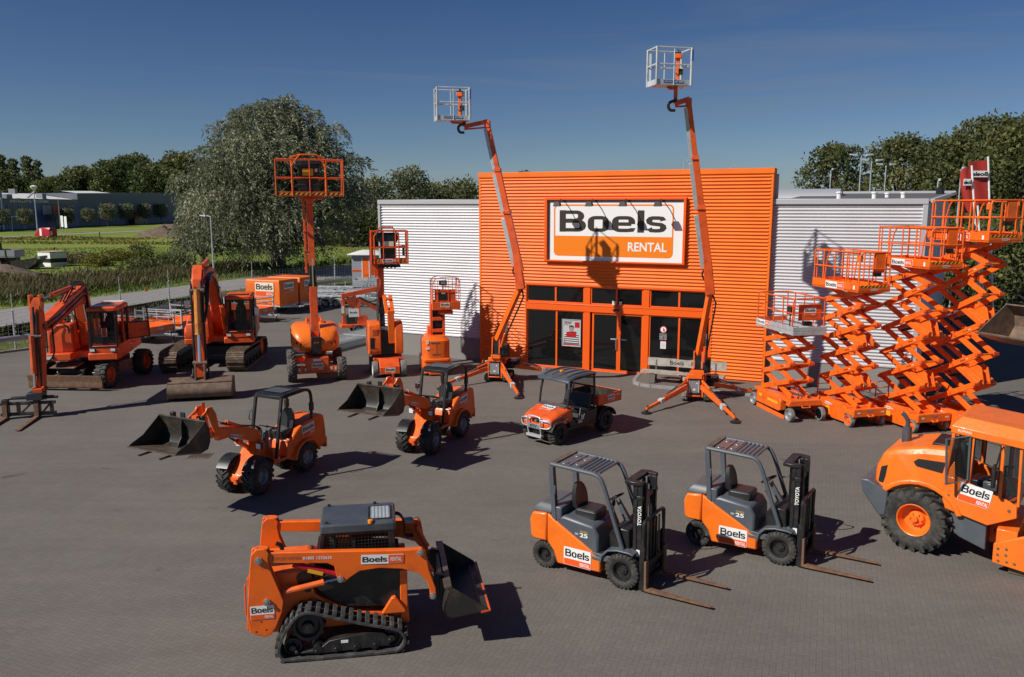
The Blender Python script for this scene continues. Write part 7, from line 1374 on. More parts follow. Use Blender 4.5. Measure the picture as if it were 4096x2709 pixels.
def tracked_excavator():
    th = R(-76.5); t = thing('tracked_excavator', 'orange tracked excavator with wide ditching bucket resting on the paving', 'excavator', (-13.2, 37.2, 0), th); us = R(-10)
    ol = [(-2.25, .50), (-2.1, .82), (-1.8, .92), (1.8, .92), (2.1, .82), (2.25, .50), (2.05, .12), (1.7, .03), (-1.7, .03), (-2.05, .12)]
    for s in (-1, 1):
        tr = belt(ol, *sorted((s * 1.05, s * 1.75)), .05, 50, .035, ['track_steel', 'track_steel'], t, 'track', shoes=True); tr.rotation_euler = (0, 0, us); tr.location = (.75, -.3, 0)
        mb = MB(); mb.prism([(-1.9, .3), (-1.7, .62), (1.7, .62), (1.9, .3), (1.6, .18), (-1.6, .18)], *sorted((s * 1.12, s * 1.58))); part('track_frame', mb, 'black', tr, bevel=.02)
        for k in range(6): mb = MB(); mb.lathe([(s * 1.1, .003), (s * 1.1, .13), (s * 1.62, .13), (s * 1.62, .003)], c=(-1.5 + k * .6, 0, .2), n=14); part('roller', mb, 'black', tr)
        mb = MB(); mb.lathe([(s * 1.15, .003), (s * 1.15, .36), (s * 1.55, .36), (s * 1.56, .003)], c=(1.82, 0, .48), n=20); part('idler', mb, 'black', tr); mb = MB(); mb.lathe([(s * 1.15, .003), (s * 1.15, .36), (s * 1.6, .34), (s * 1.62, .003)], c=(-1.82, 0, .48), n=20); part('sprocket', mb, 'orange_worn', tr)
    mb = MB(); mb.bx(-1.0, 1.0, -1.1, 1.1, .45, .85); mb.lathe([(.85, .8), (1.12, .8)], ax='z', n=24); part('undercarriage', mb, 'black', t, bevel=.03)
    mb = MB(); mb.prismz([(2.05, -.45), (2.05, -1.42), (-1.9, -1.45), (-2.6, -1.0), (-2.7, 0), (-2.6, 1.0), (-1.9, 1.45), (2.1, 1.45), (2.1, .2), (1.5, .15), (1.5, -.35)], 1.10, 1.36); up = part('upper_frame', mb, 'orange_red', t, bevel=.04)
    mb = MB(); mb.loft([[(x, y, z) for y, z in ((-1.42, 1.36), (-1.42, zt - .2), (-1.3, zt), (-.46, zt), (-.4, zt - .1), (-.4, 1.36))] for x, zt in ((2.04, 1.75), (1.95, 2.0), (1.45, 2.05), (1.0, 2.35), (-.2, 2.4))]); tb = part('tool_cover', mb, 'orange_red', t, bevel=.03)
    mb = MB()
    for k in range(3): mb.bx(1.5 + k * .12, 1.56 + k * .12, -1.3, -.5, 2.045 - k * .015, 2.07 - k * .015)
    mb.bx(2.03, 2.05, -.9, -.62, 1.5, 1.64); part('step_grip', mb, 'slate', tb)
    mb = MB(); mb.rbox(-2.65, -.2, -1.42, 1.42, 1.36, 2.3, .3); part('rear_hood', mb, 'orange_red', t)
    mb = MB(); mb.tube(chaikin([(1.9, -1.48, 1.3), (1.9, -1.48, 3.0), (1.8, -1.42, 3.05), (1.6, -1.38, 2.4), (1.6, -.95, 2.3)], 1, False), .022, 6); mb.tube([(1.2, -1.1, 2.2), (1.2, -1.1, 2.75)], .02, 6); part('hand_rail', mb, 'black', t); mirror(t, (1.85, -1.44, 2.95), (1.95, -1.25, 2.85)); mirror(t, (2.1, 1.5, 2.6), (2.15, 1.62, 2.5))
    exc_cab(t, .25, 2.12, .30, 1.42, 1.36, 3.18)
    mb = MB(); mb.bx(.6, 1.6, 1.47, 1.50, 1.2, 2.9); part('open_door', mb, 'black', t)
    y = -.08
    mb = MB(); boomplate(mb, [(.7, 1.55), (1.6, 2.7), (2.6, 3.72), (3.6, 4.2), (4.8, 4.4), (6.2, 4.34), (7.05, 4.22)], .40, [.4, .52, .6, .58, .5, .4, .3]); mb.v = [(a, b + y, c) for a, b, c in mb.v]; part('boom', mb, 'orange_red', t, bevel=.015)
    for s in (-1, 1): rod(t, (1.4, y + s * .32, 1.45), (3.0, y + s * .30, 3.65), .11, .62, 'orange_red')
    rod(t, (3.9, y, 4.8), (6.7, y, 4.66), .10, .62, 'orange_red')
    mb = MB()
    for s in (-1, 1): mb.prism([(6.55, 4.72), (6.85, 4.76), (7.15, 4.4), (7.35, 4.1), (7.0, 4.0), (6.75, 4.2)], *sorted((y + s * .13, y + s * .20)))
    dh = part('dipper_head', mb, 'orange_red', t, bevel=.015)
    mb = MB(); boomplate(mb, [(6.66, 4.76), (7.05, 4.25), (7.25, 3.4), (7.4, 2.2), (7.52, 1.2), (7.56, .75)], .32, [.3, .52, .52, .44, .34, .28]); mb.v = [(a, b + y, c) for a, b, c in mb.v]; part('dipper', mb, 'orange_red', t, bevel=.015)
    rod(t, (7.46, y, 4.0), (7.82, y, 1.35), .12, .62, 'worn_yellow')
    mb = MB()
    for s, k in ((-1, 3), (1, 5)):
        for q in range(k): mb.tube(chaikin([(4.5, y + s * (.23 + .02 * q), 4.4), (6.4, y + s * (.24 + .03 * q), 4.4), (7.0, y + s * (.24 + .03 * q), 4.1), (7.05, y + s * (.24 + .02 * q), 3.4), (7.25, y + s * .2, 2.8)], 2, False), .032, 6)
    part('hose', mb, 'black', t)
    for s in (-1, 1): mb = MB(); mb.bar((7.5, y + s * .2, 1.35), (7.85, y + s * .2, 1.3), .06, .16); mb.bar((7.82, y + s * .16, 1.32), (7.95, y + s * .16, .62), .06, .14); part('bucket_link', mb, 'rust_dark', t, bevel=.01)
    mb = MB(); mb.bx(7.35, 7.9, y - .26, y + .26, .42, .78); mb.prism([(7.35, .75), (7.6, 1.1), (7.8, .75)], y - .3, y - .24); mb.prism([(7.35, .75), (7.6, 1.1), (7.8, .75)], y + .24, y + .3); part('quick_hitch', mb, 'black', t, bevel=.01)
    W = 1.12; yb = y + .0; sec = chaikin([(7.1, .66), (7.6, .80), (8.1, .70), (8.38, .42), (8.28, .12), (7.8, .02), (7.0, .03)], 2, False); inn = [(x - .0 - .03 * (x - 7.5), z + (.03 if z < .3 else -.03)) for x, z in sec]
    mb = MB(); mb.prism(sec + inn[::-1], yb - W, yb + W)
    for s in (-1, 1): mb.prism(sec, *sorted((yb + s * W, yb + s * (W - .03))))
    mb.tube([(8.1, yb - W, .66), (8.1, yb + W, .66)], .06, 8); bk = part('bucket', mb, 'rust_dark', t, bevel=.008); mb = MB(); mb.bx(7.5, 7.8, yb - .35, yb - .29, .55, .85); mb.bx(7.5, 7.8, yb + .29, yb + .35, .55, .85); part('bucket_ear', mb, 'rust_dark', bk); mb = MB(); mb.bx(6.92, 7.1, yb - W, yb + W, .015, .045); part('cutting_edge', mb, 'bucket_worn', bk)
tracked_excavator()
def dress(root, segs, pins, y):
    mb = MB()
    for pts, dy, r in segs: mb.tube(chaikin([(x, y + dy, z) for x, z in pts], 2, False), r, 6)
    part('hose', mb, 'black', root)
    for x, z, r, w in pins:
        mb = MB(); mb.lathe([(y - w, .003), (y - w, r), (y + w, r), (y + w, .003)], c=(x, 0, z), n=12); part('pivot_pin', mb, 'rust_dark', root)
for root in [o for o in COL.objects if o.name in ('wheeled_excavator', 'tracked_excavator')]:
    if root.name == 'wheeled_excavator': dress(root, [([(5.9, 3.7), (5.98, 3.0), (5.98, 2.2), (6.02, 1.2)], -.02, .035), ([(5.92, 3.5), (6.02, 2.9), (6.02, 1.9), (6.05, 1.0)], .08, .03), ([(1.2, 3.75), (2.6, 3.5), (4.2, 3.2), (5.3, 3.05)], .19, .03), ([(1.2, 3.6), (2.6, 3.35), (4.2, 3.05), (5.2, 2.9)], .2, .025), ([(.9, 2.2), (1.0, 2.9), (1.15, 3.6)], .25, .05), ([(.9, 2.2), (1.0, 2.9), (1.15, 3.6)], -.25, .05)], [(5.62, 3.9, .07, .22), (5.6, 3.0, .09, .21), (1.0, 3.72, .12, .26), (5.95, .95, .07, .2), (6.0, 2.72, .06, .2), (2.1, 3.95, .06, .16)], -.08)
    else: dress(root, [([(7.42, 4.2), (7.55, 3.5), (7.62, 2.4), (7.66, 1.2)], -.2, .04), ([(7.42, 4.1), (7.5, 3.4), (7.58, 2.4), (7.62, 1.2)], .2, .04), ([(7.3, 4.3), (7.52, 3.6), (7.6, 2.8)], .13, .05), ([(2.0, 3.0), (3.4, 4.0), (5.0, 4.35), (6.6, 4.25)], .24, .04), ([(2.0, 2.8), (3.4, 3.8), (5.0, 4.2), (6.6, 4.1)], .25, .035)], [(7.05, 4.25, .1, .26), (7.46, 3.95, .08, .24), (7.55, .8, .08, .24), (7.82, 1.32, .08, .24), (6.7, 4.66, .07, .2)], -.08)
# ================================================================ TRAILERS
TG = 'trailers parked along the fence'
def trailer_base(t, Lx, W, zb, post=True):
    mb = MB(); mb.bx(-Lx / 2, Lx / 2, -W / 2, W / 2, zb - .08, zb); mb.bx(Lx / 2, Lx / 2 + .9, -.07, .07, zb - .14, zb - .04); mb.bar((Lx / 2 - .3, -W / 3, zb - .1), (Lx / 2 + .5, 0, zb - .1), .06, .1); mb.bar((Lx / 2 - .3, W / 3, zb - .1), (Lx / 2 + .5, 0, zb - .1), .06, .1); part('chassis', mb, 'galv', t, bevel=.006)
    mb = MB(); mb.bx(Lx / 2 + .85, Lx / 2 + 1.15, -.04, .04, zb - .1, zb); mb.tube([(Lx / 2 + .6, .06, zb - .05), (Lx / 2 + .55, .06, zb + .2)], .02, 6); part('coupling', mb, 'steel', t)
    mb = MB(); mb.tube([(Lx / 2 + .75, .12, .2), (Lx / 2 + .75, .12, zb + .25)], .03, 8); mb.lathe([(.08, .003), (.08, .1), (.16, .1), (.16, .003)], c=(Lx / 2 + .75, 0, .1), n=12); part('jockey_wheel', mb, 'black', t)
    for s in (-1, 1): wheel(t, (-.1, s * (W / 2 - .12), .30), .30, .17, .17, 'tyre', 'rim_grey', s, 0, rimdepth=.04)
def box_trailer(c, label):
    t = thing('box_trailer', label, 'trailer', c, R(-20.6), TG); Lx, W, zb = 2.6, 2.0, .60; trailer_base(t, Lx, W, zb)
    mb = MB(); mb.bx(-Lx / 2, Lx / 2, -W / 2, W / 2, zb, zb + .30); part('bed', mb, 'orange', t, bevel=.008)
    mb = MB(); x, y = Lx / 2 + .01, W / 2 + .01; n = 10
    def wav(z0, z1): return [[(px, py, z) for px, py in pl] for z in (z0, z1)]
    pl = [(-x, -y), (x, -y), (x, y), (-x, y)]; rg = []
    ru = random.Random(5)
    per = [(-x + 2 * x * i / n, -y) for i in range(n)] + [(x, -y + 2 * y * i / n) for i in range(n)] + [(x - 2 * x * i / n, y) for i in range(n)] + [(-x, y - 2 * y * i / n) for i in range(n)]
    for z, a in ((zb + .12, .02), (zb + .35, .025), (zb + .9, .012), (2.18, .0), (2.22, -.01), (2.25, -.03)): rg.append([(px * (1 + a * ru.uniform(-.6, 1) if a > 0 else 1 + a), py * (1 + a * ru.uniform(-.6, 1) if a > 0 else 1 + a), z + (ru.uniform(-.03, .03) if z < 1 else 0)) for px, py in per])
    mb.loft(rg); part('tarpaulin', mb, 'tarp', t, ang=50)
    decal(t, 'stack_cream', (-.55, -y * 1.01 - .01, 1.20), (1, 0, 0), (0, 0, 1), 1.45, lift=.012); decal(t, 'stack', (x * 1.01, -.55, 1.42), (0, 1, 0), (0, 0, 1), 1.05, lift=.012)
    for yy in (-.9, .9): mb = MB(); mb.bx(Lx / 2 + .005, Lx / 2 + .02, yy - .06, yy + .06, zb + .05, zb + .12); part('reflector', mb, 'yellow', t)
box_trailer((-15.95, 54.4, 0), 'orange covered box trailer with black and white lettering, the nearer one'); box_trailer((-15.15, 56.5, 0), 'orange covered box trailer behind the other, mostly hidden by the tall boom')
def flat_trailer(c, label, W=2.0, Lx=2.6, high=True):
    t = thing('flat_trailer', label, 'trailer', c, R(-20.6), TG); zb = .52; trailer_base(t, Lx, W, zb)
    mb = MB(); zt = zb + .34
    mb.bx(-Lx / 2, Lx / 2, -W / 2, W / 2, zb, zb + .04); mb.bx(-Lx / 2, Lx / 2, -W / 2, -W / 2 + .03, zb, zt); mb.bx(-Lx / 2, Lx / 2, W / 2 - .03, W / 2, zb, zt); mb.bx(Lx / 2 - .03, Lx / 2, -W / 2, W / 2, zb, zt); mb.bx(-Lx / 2, -Lx / 2 + .03, -W / 2, W / 2, zb, zt); part('bed', mb, 'orange', t, bevel=.006)
    mb = MB()
    for px, py in ((-Lx / 2, -W / 2), (Lx / 2, -W / 2), (Lx / 2, W / 2), (-Lx / 2, W / 2)): mb.bx(px - .04, px + .04, py - .04, py + .04, zb - .1, zb + 1.0)
    for zz in (.66, .92):
        for a, b in (((Lx / 2, -W / 2), (Lx / 2, W / 2)), ((-Lx / 2, -W / 2), (Lx / 2, -W / 2)), ((-Lx / 2, W / 2), (Lx / 2, W / 2))): mb.bar((*a, zb + zz), (*b, zb + zz), .035, .05)
    for px in (-.4, .4): mb.bar((px, -W / 2, zb + .3), (px, -W / 2, zb + .95), .03, .04)
    part('side_rail', mb, 'galv', t)
    decal(t, 'stack_cream', (Lx / 2 + .005, -.2, zb + .08), (0, 1, 0), (0, 0, 1), .4); mb = MB(); mb.bx(Lx / 2, Lx / 2 + .012, W / 2 - .3, W / 2 - .15, zb + .1, zb + .16); part('reflector', mb, 'yellow', t)
flat_trailer((-19.55, 42.75, 0), 'orange open trailer with grey rails between the two excavators'); flat_trailer((-18.7, 45.3, 0), 'orange open trailer just behind the trailer between the excavators'); flat_trailer((-16.25, 50.4, 0), 'orange open trailer in front of the covered box trailer', W=1.7, Lx=2.3)
def transporter(c, hd, label, Lx=4.6):
    t = thing('car_transporter', label, 'trailer', c, hd, 'bare metal transporter trailers')
    mb = MB(); zb = .55
    for s in (-1, 1): mb.bx(-Lx / 2, Lx / 2, s * .85 - .22, s * .85 + .22, zb, zb + .05); mb.bx(-Lx / 2, Lx / 2, s * 1.05, s * 1.1, zb - .05, zb + .12)
    for k in range(6): mb.bx(-Lx / 2 + k * Lx / 5 - .05, -Lx / 2 + k * Lx / 5 + .05, -.95, .95, zb - .08, zb)
    mb.bar((Lx / 2, -.6, zb), (Lx / 2 + 1.4, 0, zb), .08, .1); mb.bar((Lx / 2, .6, zb), (Lx / 2 + 1.4, 0, zb), .08, .1); mb.tube([(Lx / 2 + 1.0, .1, .1), (Lx / 2 + 1.0, .1, zb + .4)], .03, 6)
    part('chassis', mb, 'galv', t)
    for s in (-1, 1):
        for xx in (-.35, .4):
            wheel(t, (xx, s * 1.15, .3), .30, .18, .17, 'tyre', 'rim_grey', s, 0); mb = MB(); pr = [(xx + .36 * math.cos(R(a)), .3 + .36 * math.sin(R(a))) for a in range(0, 181, 20)]; pi = [(xx + .33 * math.cos(R(a)), .3 + .33 * math.sin(R(a))) for a in range(0, 181, 20)]; mb.prism(pr + pi[::-1], *sorted((s * 1.02, s * 1.28))); part('mudguard', mb, 'galv', t)
    mb = MB()
    for k in range(3): mb.tube(chaikin([(Lx / 2 - .3 + k * .25, -.5, zb), (Lx / 2 - .2 + k * .25, -.45, zb + .9), (Lx / 2 - .1 + k * .25, -.3, zb + .9), (Lx / 2 + k * .25, -.25, zb)], 1, False), .025, 6)
    part('loading_rail', mb, 'steel', t)
transporter((-12.6, 58.2, 0), R(-4), 'bare metal transporter trailer nearest the covered trailers'); transporter((-13.1, 61.5, 0), R(-2), 'bare metal transporter trailer in the middle of the three'); transporter((-13.4, 65.0, 0), R(-2), 'bare metal transporter trailer nearest the fence')
t = thing('tipping_trailer', 'pale grey flat trailer with low sides in front of the grey hut', 'trailer', (-10.7, 66.5, 0), R(2)); trailer_base(t, 4.2, 2.0, .7)
mb = MB(); mb.bx(-2.1, 2.1, -1, 1, .7, .76); mb.bx(-2.1, 2.1, -1, -.95, .7, 1.2); mb.bx(-2.1, 2.1, .95, 1, .7, 1.2); mb.bx(-2.1, -2.05, -1, 1, .7, 1.2); mb.bx(2.05, 2.1, -1, 1, .7, 1.2); part('bed', mb, 'galv', t, bevel=.01)
# towable folded boom lift behind the tall lift
t = thing('trailer_lift', 'folded orange towable boom lift behind the two boom lifts', 'boom lift', (-8.35, 45.2, 0), R(20))
mb = MB(); mb.bx(-1.2, 1.3, -.5, .5, .42, .6); mb.bx(-.3, .3, -.3, .3, .6, 1.0); part('chassis', mb, 'orange_red', t, bevel=.02)
for s in (-1, 1): wheel(t, (-.3, s * .6, .3), .3, .2, .17, 'tyre', 'rim_grey', s, 0)
mb = MB(); mb.bar((-1.0, -.1, .6), (-1.0, -.1, 2.1), .16, .16); mb.bar((-1.1, -.1, 2.15), (1.4, .1, 2.55), .2, .24); mb.bar((1.35, .1, 2.5), (1.2, .1, 1.3), .14, .18); mb.bar((-.2, .0, .5), (-.15, .0, 2.0), .2, .2); mb.bar((-.1, .1, 1.9), (1.3, .2, 1.1), .18, .22); mb.prism([(-.95, 1.95), (-.3, 2.15), (-.2, 1.6), (-.5, 1.4)], -.05, .05); part('boom', mb, 'orange_red', t, bevel=.012)
mb = MB(); mb.bar((-.1, .05, 2.02), (1.7, .25, 1.05), .12, .1); mb.bx(-.85, -.4, -.3, .3, .6, 1.1); part('hose_tray', mb, 'black', t)
mb = MB(); mb.bx(-.75, -.2, -.34, -.3, 1.0, 1.45); mb.bx(-1.12, -.98, -.2, -.18, 1.2, 1.6); part('plate', mb, 'white', t); text(t, 'Boels', (-.7, -.342, 1.2), (1, 0, 0), (0, 0, 1), .4, .1, 'ink', .03); hazard(t, (-1.14, -.2, 1.08), (1, 0, 0), (0, 0, 1), .3, .1, 3); mb = MB(); mb.bx(1.28, 1.36, 0, .2, 1.9, 2.2); part('bracket', mb, 'green_sign', t)
# stack of site fence panels
FP = None
for k in range(9):
    c = V(-8.15 + random.uniform(-.06, .06), 42.2 + random.uniform(-.08, .08), .05 + k * .045)
    if FP is None:
        FP = thing('site_fence', 'galvanised site fence panel in the flat stack beside the lifts', 'fence panel', c, R(66), 'stacked site fence panels')
        mb = MB(); mb.tube([(-3, -.75, 0), (3, -.75, 0), (3, .75, 0), (-3, .75, 0)], .02, 6, closed=True); mb.tube([(0, -.75, 0), (0, .75, 0)], .015, 6); part('frame', mb, 'galv', FP)
        mb = MB()
        for i in range(30): mb.bar((-2.9 + i * .2, -.75, 0), (-2.9 + i * .2, .75, 0), .008, .008)
        for i in range(6): mb.bar((-3, -.65 + i * .26, .008), (3, -.65 + i * .26, .008), .008, .008)
        part('wire_mesh', mb, 'galv', FP)
    else: dup(FP, c, R(66) + random.uniform(-.012, .012))
# grey hut
t = thing('hut', 'small grey hut with white roof and orange door', 'hut', (-12.95, 73.6, 0), R(-4))
mb = MB(); mb.bx(-1.15, 1.15, -1.0, 1.0, 0, 2.75); part('wall', mb, 'hut_grey', t, bevel=.02); mb = MB(); mb.bx(-1.16, -.22, -1.01, -1.0, 1.28, 1.48); mb.bx(.42, 1.16, -1.01, -1.0, 1.28, 1.48); part('stripe', mb, 'orange', t); text(t, 'BOELS', (-1.05, -1.011, 1.31), (1, 0, 0), (0, 0, 1), .8, .13, 'red', .02)
mb = MB(); mb.bx(-.2, .4, -1.03, -1.0, .05, 2.5); dr = part('door', mb, 'orange', t, bevel=.02); mb = MB(); mb.bx(-.12, .32, -1.04, -1.03, 1.0, 1.04); mb.bx(-.12, .32, -1.04, -1.03, 1.8, 1.84); part('door_rail', mb, 'orange_red', dr); mb = MB(); mb.loft([[(-1.45, -1.35, 2.75), (1.45, -1.35, 2.75), (1.45, 1.35, 2.75), (-1.45, 1.35, 2.75)], [(-1.45, -1.35, 2.85), (1.45, -1.35, 2.85), (1.45, 1.35, 2.85), (-1.45, 1.35, 2.85)], [(-.5, -.6, 3.15), (.5, -.6, 3.15), (.5, .6, 3.15), (-.5, .6, 3.15)]]); part('roof', mb, 'roof_white', t, bevel=.02)
for s in (-.22, .42): mb = MB(); mb.bx(s - .03, s + .03, -1.04, -1.0, .05, 2.6); part('post', mb, 'white', t)
# fence with mesh, guard rail, drain
FPTS = [(-29, 26), (-27.0, 33), (-24.6, 40.1), (-23.95, 49.9), (-23.5, 56), (-20.6, 65), (-15.6, 72.2), (-10.5, 80), (-5, 88), (1, 96)]
t = thing('wire_fence', 'tall wire mesh fence on thin grey posts between yard and road', 'fence', (0, 0, 0))
for x, y in FPTS:
    mb = MB(); mb.tube([(x, y, 0), (x, y, 1.95)], .05, 8); mb.tube([(x, y, 1.95), (x, y, 2.75)], .022, 6)
    for k in range(7): mb.box((x + .05, y, .35 + k * .27), (.1, .05, .05))
    part('post', mb, 'galv', t)
mb = MB()
for (x0, y0), (x1, y1) in zip(FPTS, FPTS[1:]):
    for k in range(11): mb.bar((x0, y0, .1 + k * .18), (x1, y1, .1 + k * .18), .006, .006)
    n = max(1, int(math.dist((x0, y0), (x1, y1)) / .3))
    for k in range(1, n): xx, yy = x0 + (x1 - x0) * k / n, y0 + (y1 - y0) * k / n; mb.bar((xx, yy, 0), (xx, yy, 1.92), .005, .005)
part('wire_mesh', mb, 'galv', t)
mb = MB(); mb.box((-23.7, 53, 1.7), (.02, .5, .28), rz=.05); part('sign_plate', mb, 'yellow', t)
t = thing('guard_rail', 'galvanised crash barrier along the yard edge behind the excavators', 'barrier', (0, 0, 0)); GP = [(-28.8, 30), (-25.3, 38.9), (-23.4, 41.6), (-23.1, 47), (-22.3, 54), (-17.7, 66.3), (-12, 80), (0, 100)]
mb = MB()
for (x0, y0), (x1, y1) in zip(GP, GP[1:]):
    d = V(x1 - x0, y1 - y0, 0).normalized(); nn = V(d.y, -d.x, 0); pr = [(0, .42), (.05, .47), (.05, .52), (0, .57), (.05, .62), (.05, .67), (0, .72)]
    o = len(mb.v); mb.add([(x0 + nn.x * a, y0 + nn.y * a, z) for a, z in pr] + [(x1 + nn.x * a, y1 + nn.y * a, z) for a, z in pr], [(i, i + 1, i + 8, i + 7) for i in range(6)])
part('rail', mb, 'galv', t)
for (x0, y0), (x1, y1) in zip(GP, GP[1:]):
    n = int(math.dist((x0, y0), (x1, y1)) / 4) + 1
    for k in range(n): mb = MB(); xx, yy = x0 + (x1 - x0) * k / n, y0 + (y1 - y0) * k / n; mb.bx(xx - .06, xx, yy - .05, yy + .05, 0, .7); part('post', mb, 'galv', t)
p = G(500 + 490 * .61156, 1400 + 695 * .61156); mb = MB(); mb.bx(-.3, .3, -.25, .25, 0, .012)
for k in range(6): mb.m = 1; mb.bx(-.25 + k * .09, -.21 + k * .09, -.2, .2, .012, .016)
o = part('drain_grate', mb, ['soil', 'pit'], None, loc=(p.x, p.y, 0)); tag(o, 'small iron drain grate in the paving in front of the nearer wheel loader', 'drain')
# ================================================================ VEGETATION
def leaf_mesh(name, P, Dr, ln, wd, tint, m, droop=None):
    """P centres (n,3), Dr unit long directions (n,3), ln/wd sizes, tint 0..1"""
    n = len(P); rv = RNG.normal(size=(n, 3)); S = np.cross(Dr, rv); S /= (np.linalg.norm(S, axis=1, keepdims=True) + 1e-9)
    ln = np.broadcast_to(ln, n)[:, None]; wd = np.broadcast_to(wd, n)[:, None]
    a = P - Dr * ln / 2; b = P + S * wd / 2; c = P + Dr * ln / 2; d = P - S * wd / 2
    co = np.stack([a, b, c, d], 1).reshape(-1, 3).astype(np.float32)
    me = bpy.data.meshes.new(name); me.vertices.add(4 * n); me.vertices.foreach_set('co', co.ravel()); me.loops.add(4 * n); me.loops.foreach_set('vertex_index', np.arange(4 * n, dtype=np.int32)); me.polygons.add(n); me.polygons.foreach_set('loop_start', np.arange(0, 4 * n, 4, dtype=np.int32))
    try: me.polygons.foreach_set('loop_total', np.full(n, 4, dtype=np.int32))
    except Exception: pass
    me.materials.append(M[m]); at = me.attributes.new('tint', 'FLOAT', 'FACE'); at.data.foreach_set('value', np.clip(tint, 0, 1).astype(np.float32)); me.update(); me.validate(); return me
def rand_dir(n): d = RNG.normal(size=(n, 3)); return d / np.linalg.norm(d, axis=1, keepdims=True)
def clump_leaves(clumps, per, ln, up=0.2, shell=.55):
    Ps = []; Ds = []; T = []
    for (cx, cy, cz, rx, ry, rz) in clumps:
        n = int(per * (rx * ry + ry * rz + rx * rz) / 3); u = rand_dir(n); r = (shell + (1 - shell) * RNG.random(n) ** .6)[:, None] * (1 + .18 * RNG.normal(size=(n, 1)))
        Ps.append(np.array([cx, cy, cz]) + u * r * np.array([rx, ry, rz])); d = rand_dir(n) + u * .6 + np.array([0, 0, up]); Ds.append(d / np.linalg.norm(d, axis=1, keepdims=True)); T.append(np.clip(RNG.normal(.5, .2) + RNG.normal(0, .22, n), 0, 1))
    return np.concatenate(Ps), np.concatenate(Ds), np.concatenate(T)
def crown_clumps(h0, h1, rad, n, seed, top=1.0, rr=.34, lean=0):
    g = np.random.default_rng(seed); out = []
    for i in range(n):
        f = (i + .5) / n; z = h0 + (h1 - h0) * f; pr = rad * (math.sin(math.pi * min(1, .18 + .82 * f)) ** .6 if top > .5 else (1 - f) ** .45 * .9 + .12)
        a = i * 2.399 + g.uniform(-.4, .4); q = pr * math.sqrt(g.uniform(.12, .85)); c = rad * rr * g.uniform(.7, 1.25)
        out.append((q * math.cos(a), q * math.sin(a), min(z, h1 - c * .7), c, c, c * g.uniform(.7, .95)))
    return out
TM = {}
def tree(name, label, loc, h, rad, m, cat='tree', group=None, seed=1, n=26, per=120, ln=.6, h0=.22, top=1.0, rr=.34, trunk=.03, rz=0, sc=1.0, key=None, up=.2, clumps=None, trunks=None):
    key = key or (name, seed, h, rad, m)
    t = thing(name, label, cat, loc, rz, group); t.scale = (sc, sc, sc)
    if key not in TM:
        cl = clumps or crown_clumps(h * h0, h, rad, n, seed, top, rr); P, D, T = clump_leaves(cl, per, ln, up)
        lm = leaf_mesh('crown', P, D, ln * RNG.uniform(.6, 1.3, len(P)), ln * .55 * RNG.uniform(.6, 1.2, len(P)), T, m)
        mb = MB(); r0 = h * trunk; mb.tube(chaikin([(0, 0, -.2), (r0 * .3, 0, h * .2), (-r0 * .2, r0 * .2, h * .5), (0, 0, h * .8)], 2, False), [r0 * (1 - .85 * k / 10) for k in range(11)] if False else r0 * .7, 8)
        g = np.random.default_rng(seed + 9)
        for k in g.choice(len(cl), min(len(cl), 12), replace=False): c = cl[k]; z0 = max(h * .15, c[2] * .55); mb.tube([(0, 0, z0), (c[0] * .5, c[1] * .5, (z0 + c[2]) / 2 + .1 * h * .2), (c[0], c[1], c[2])], [r0 * .4, r0 * .25, r0 * .08], 5)
        TM[key] = (lm, mb.mesh('trunk', ['bark']))
    part('crown', TM[key][0], [], t); part('trunk', TM[key][1], [], t); return t
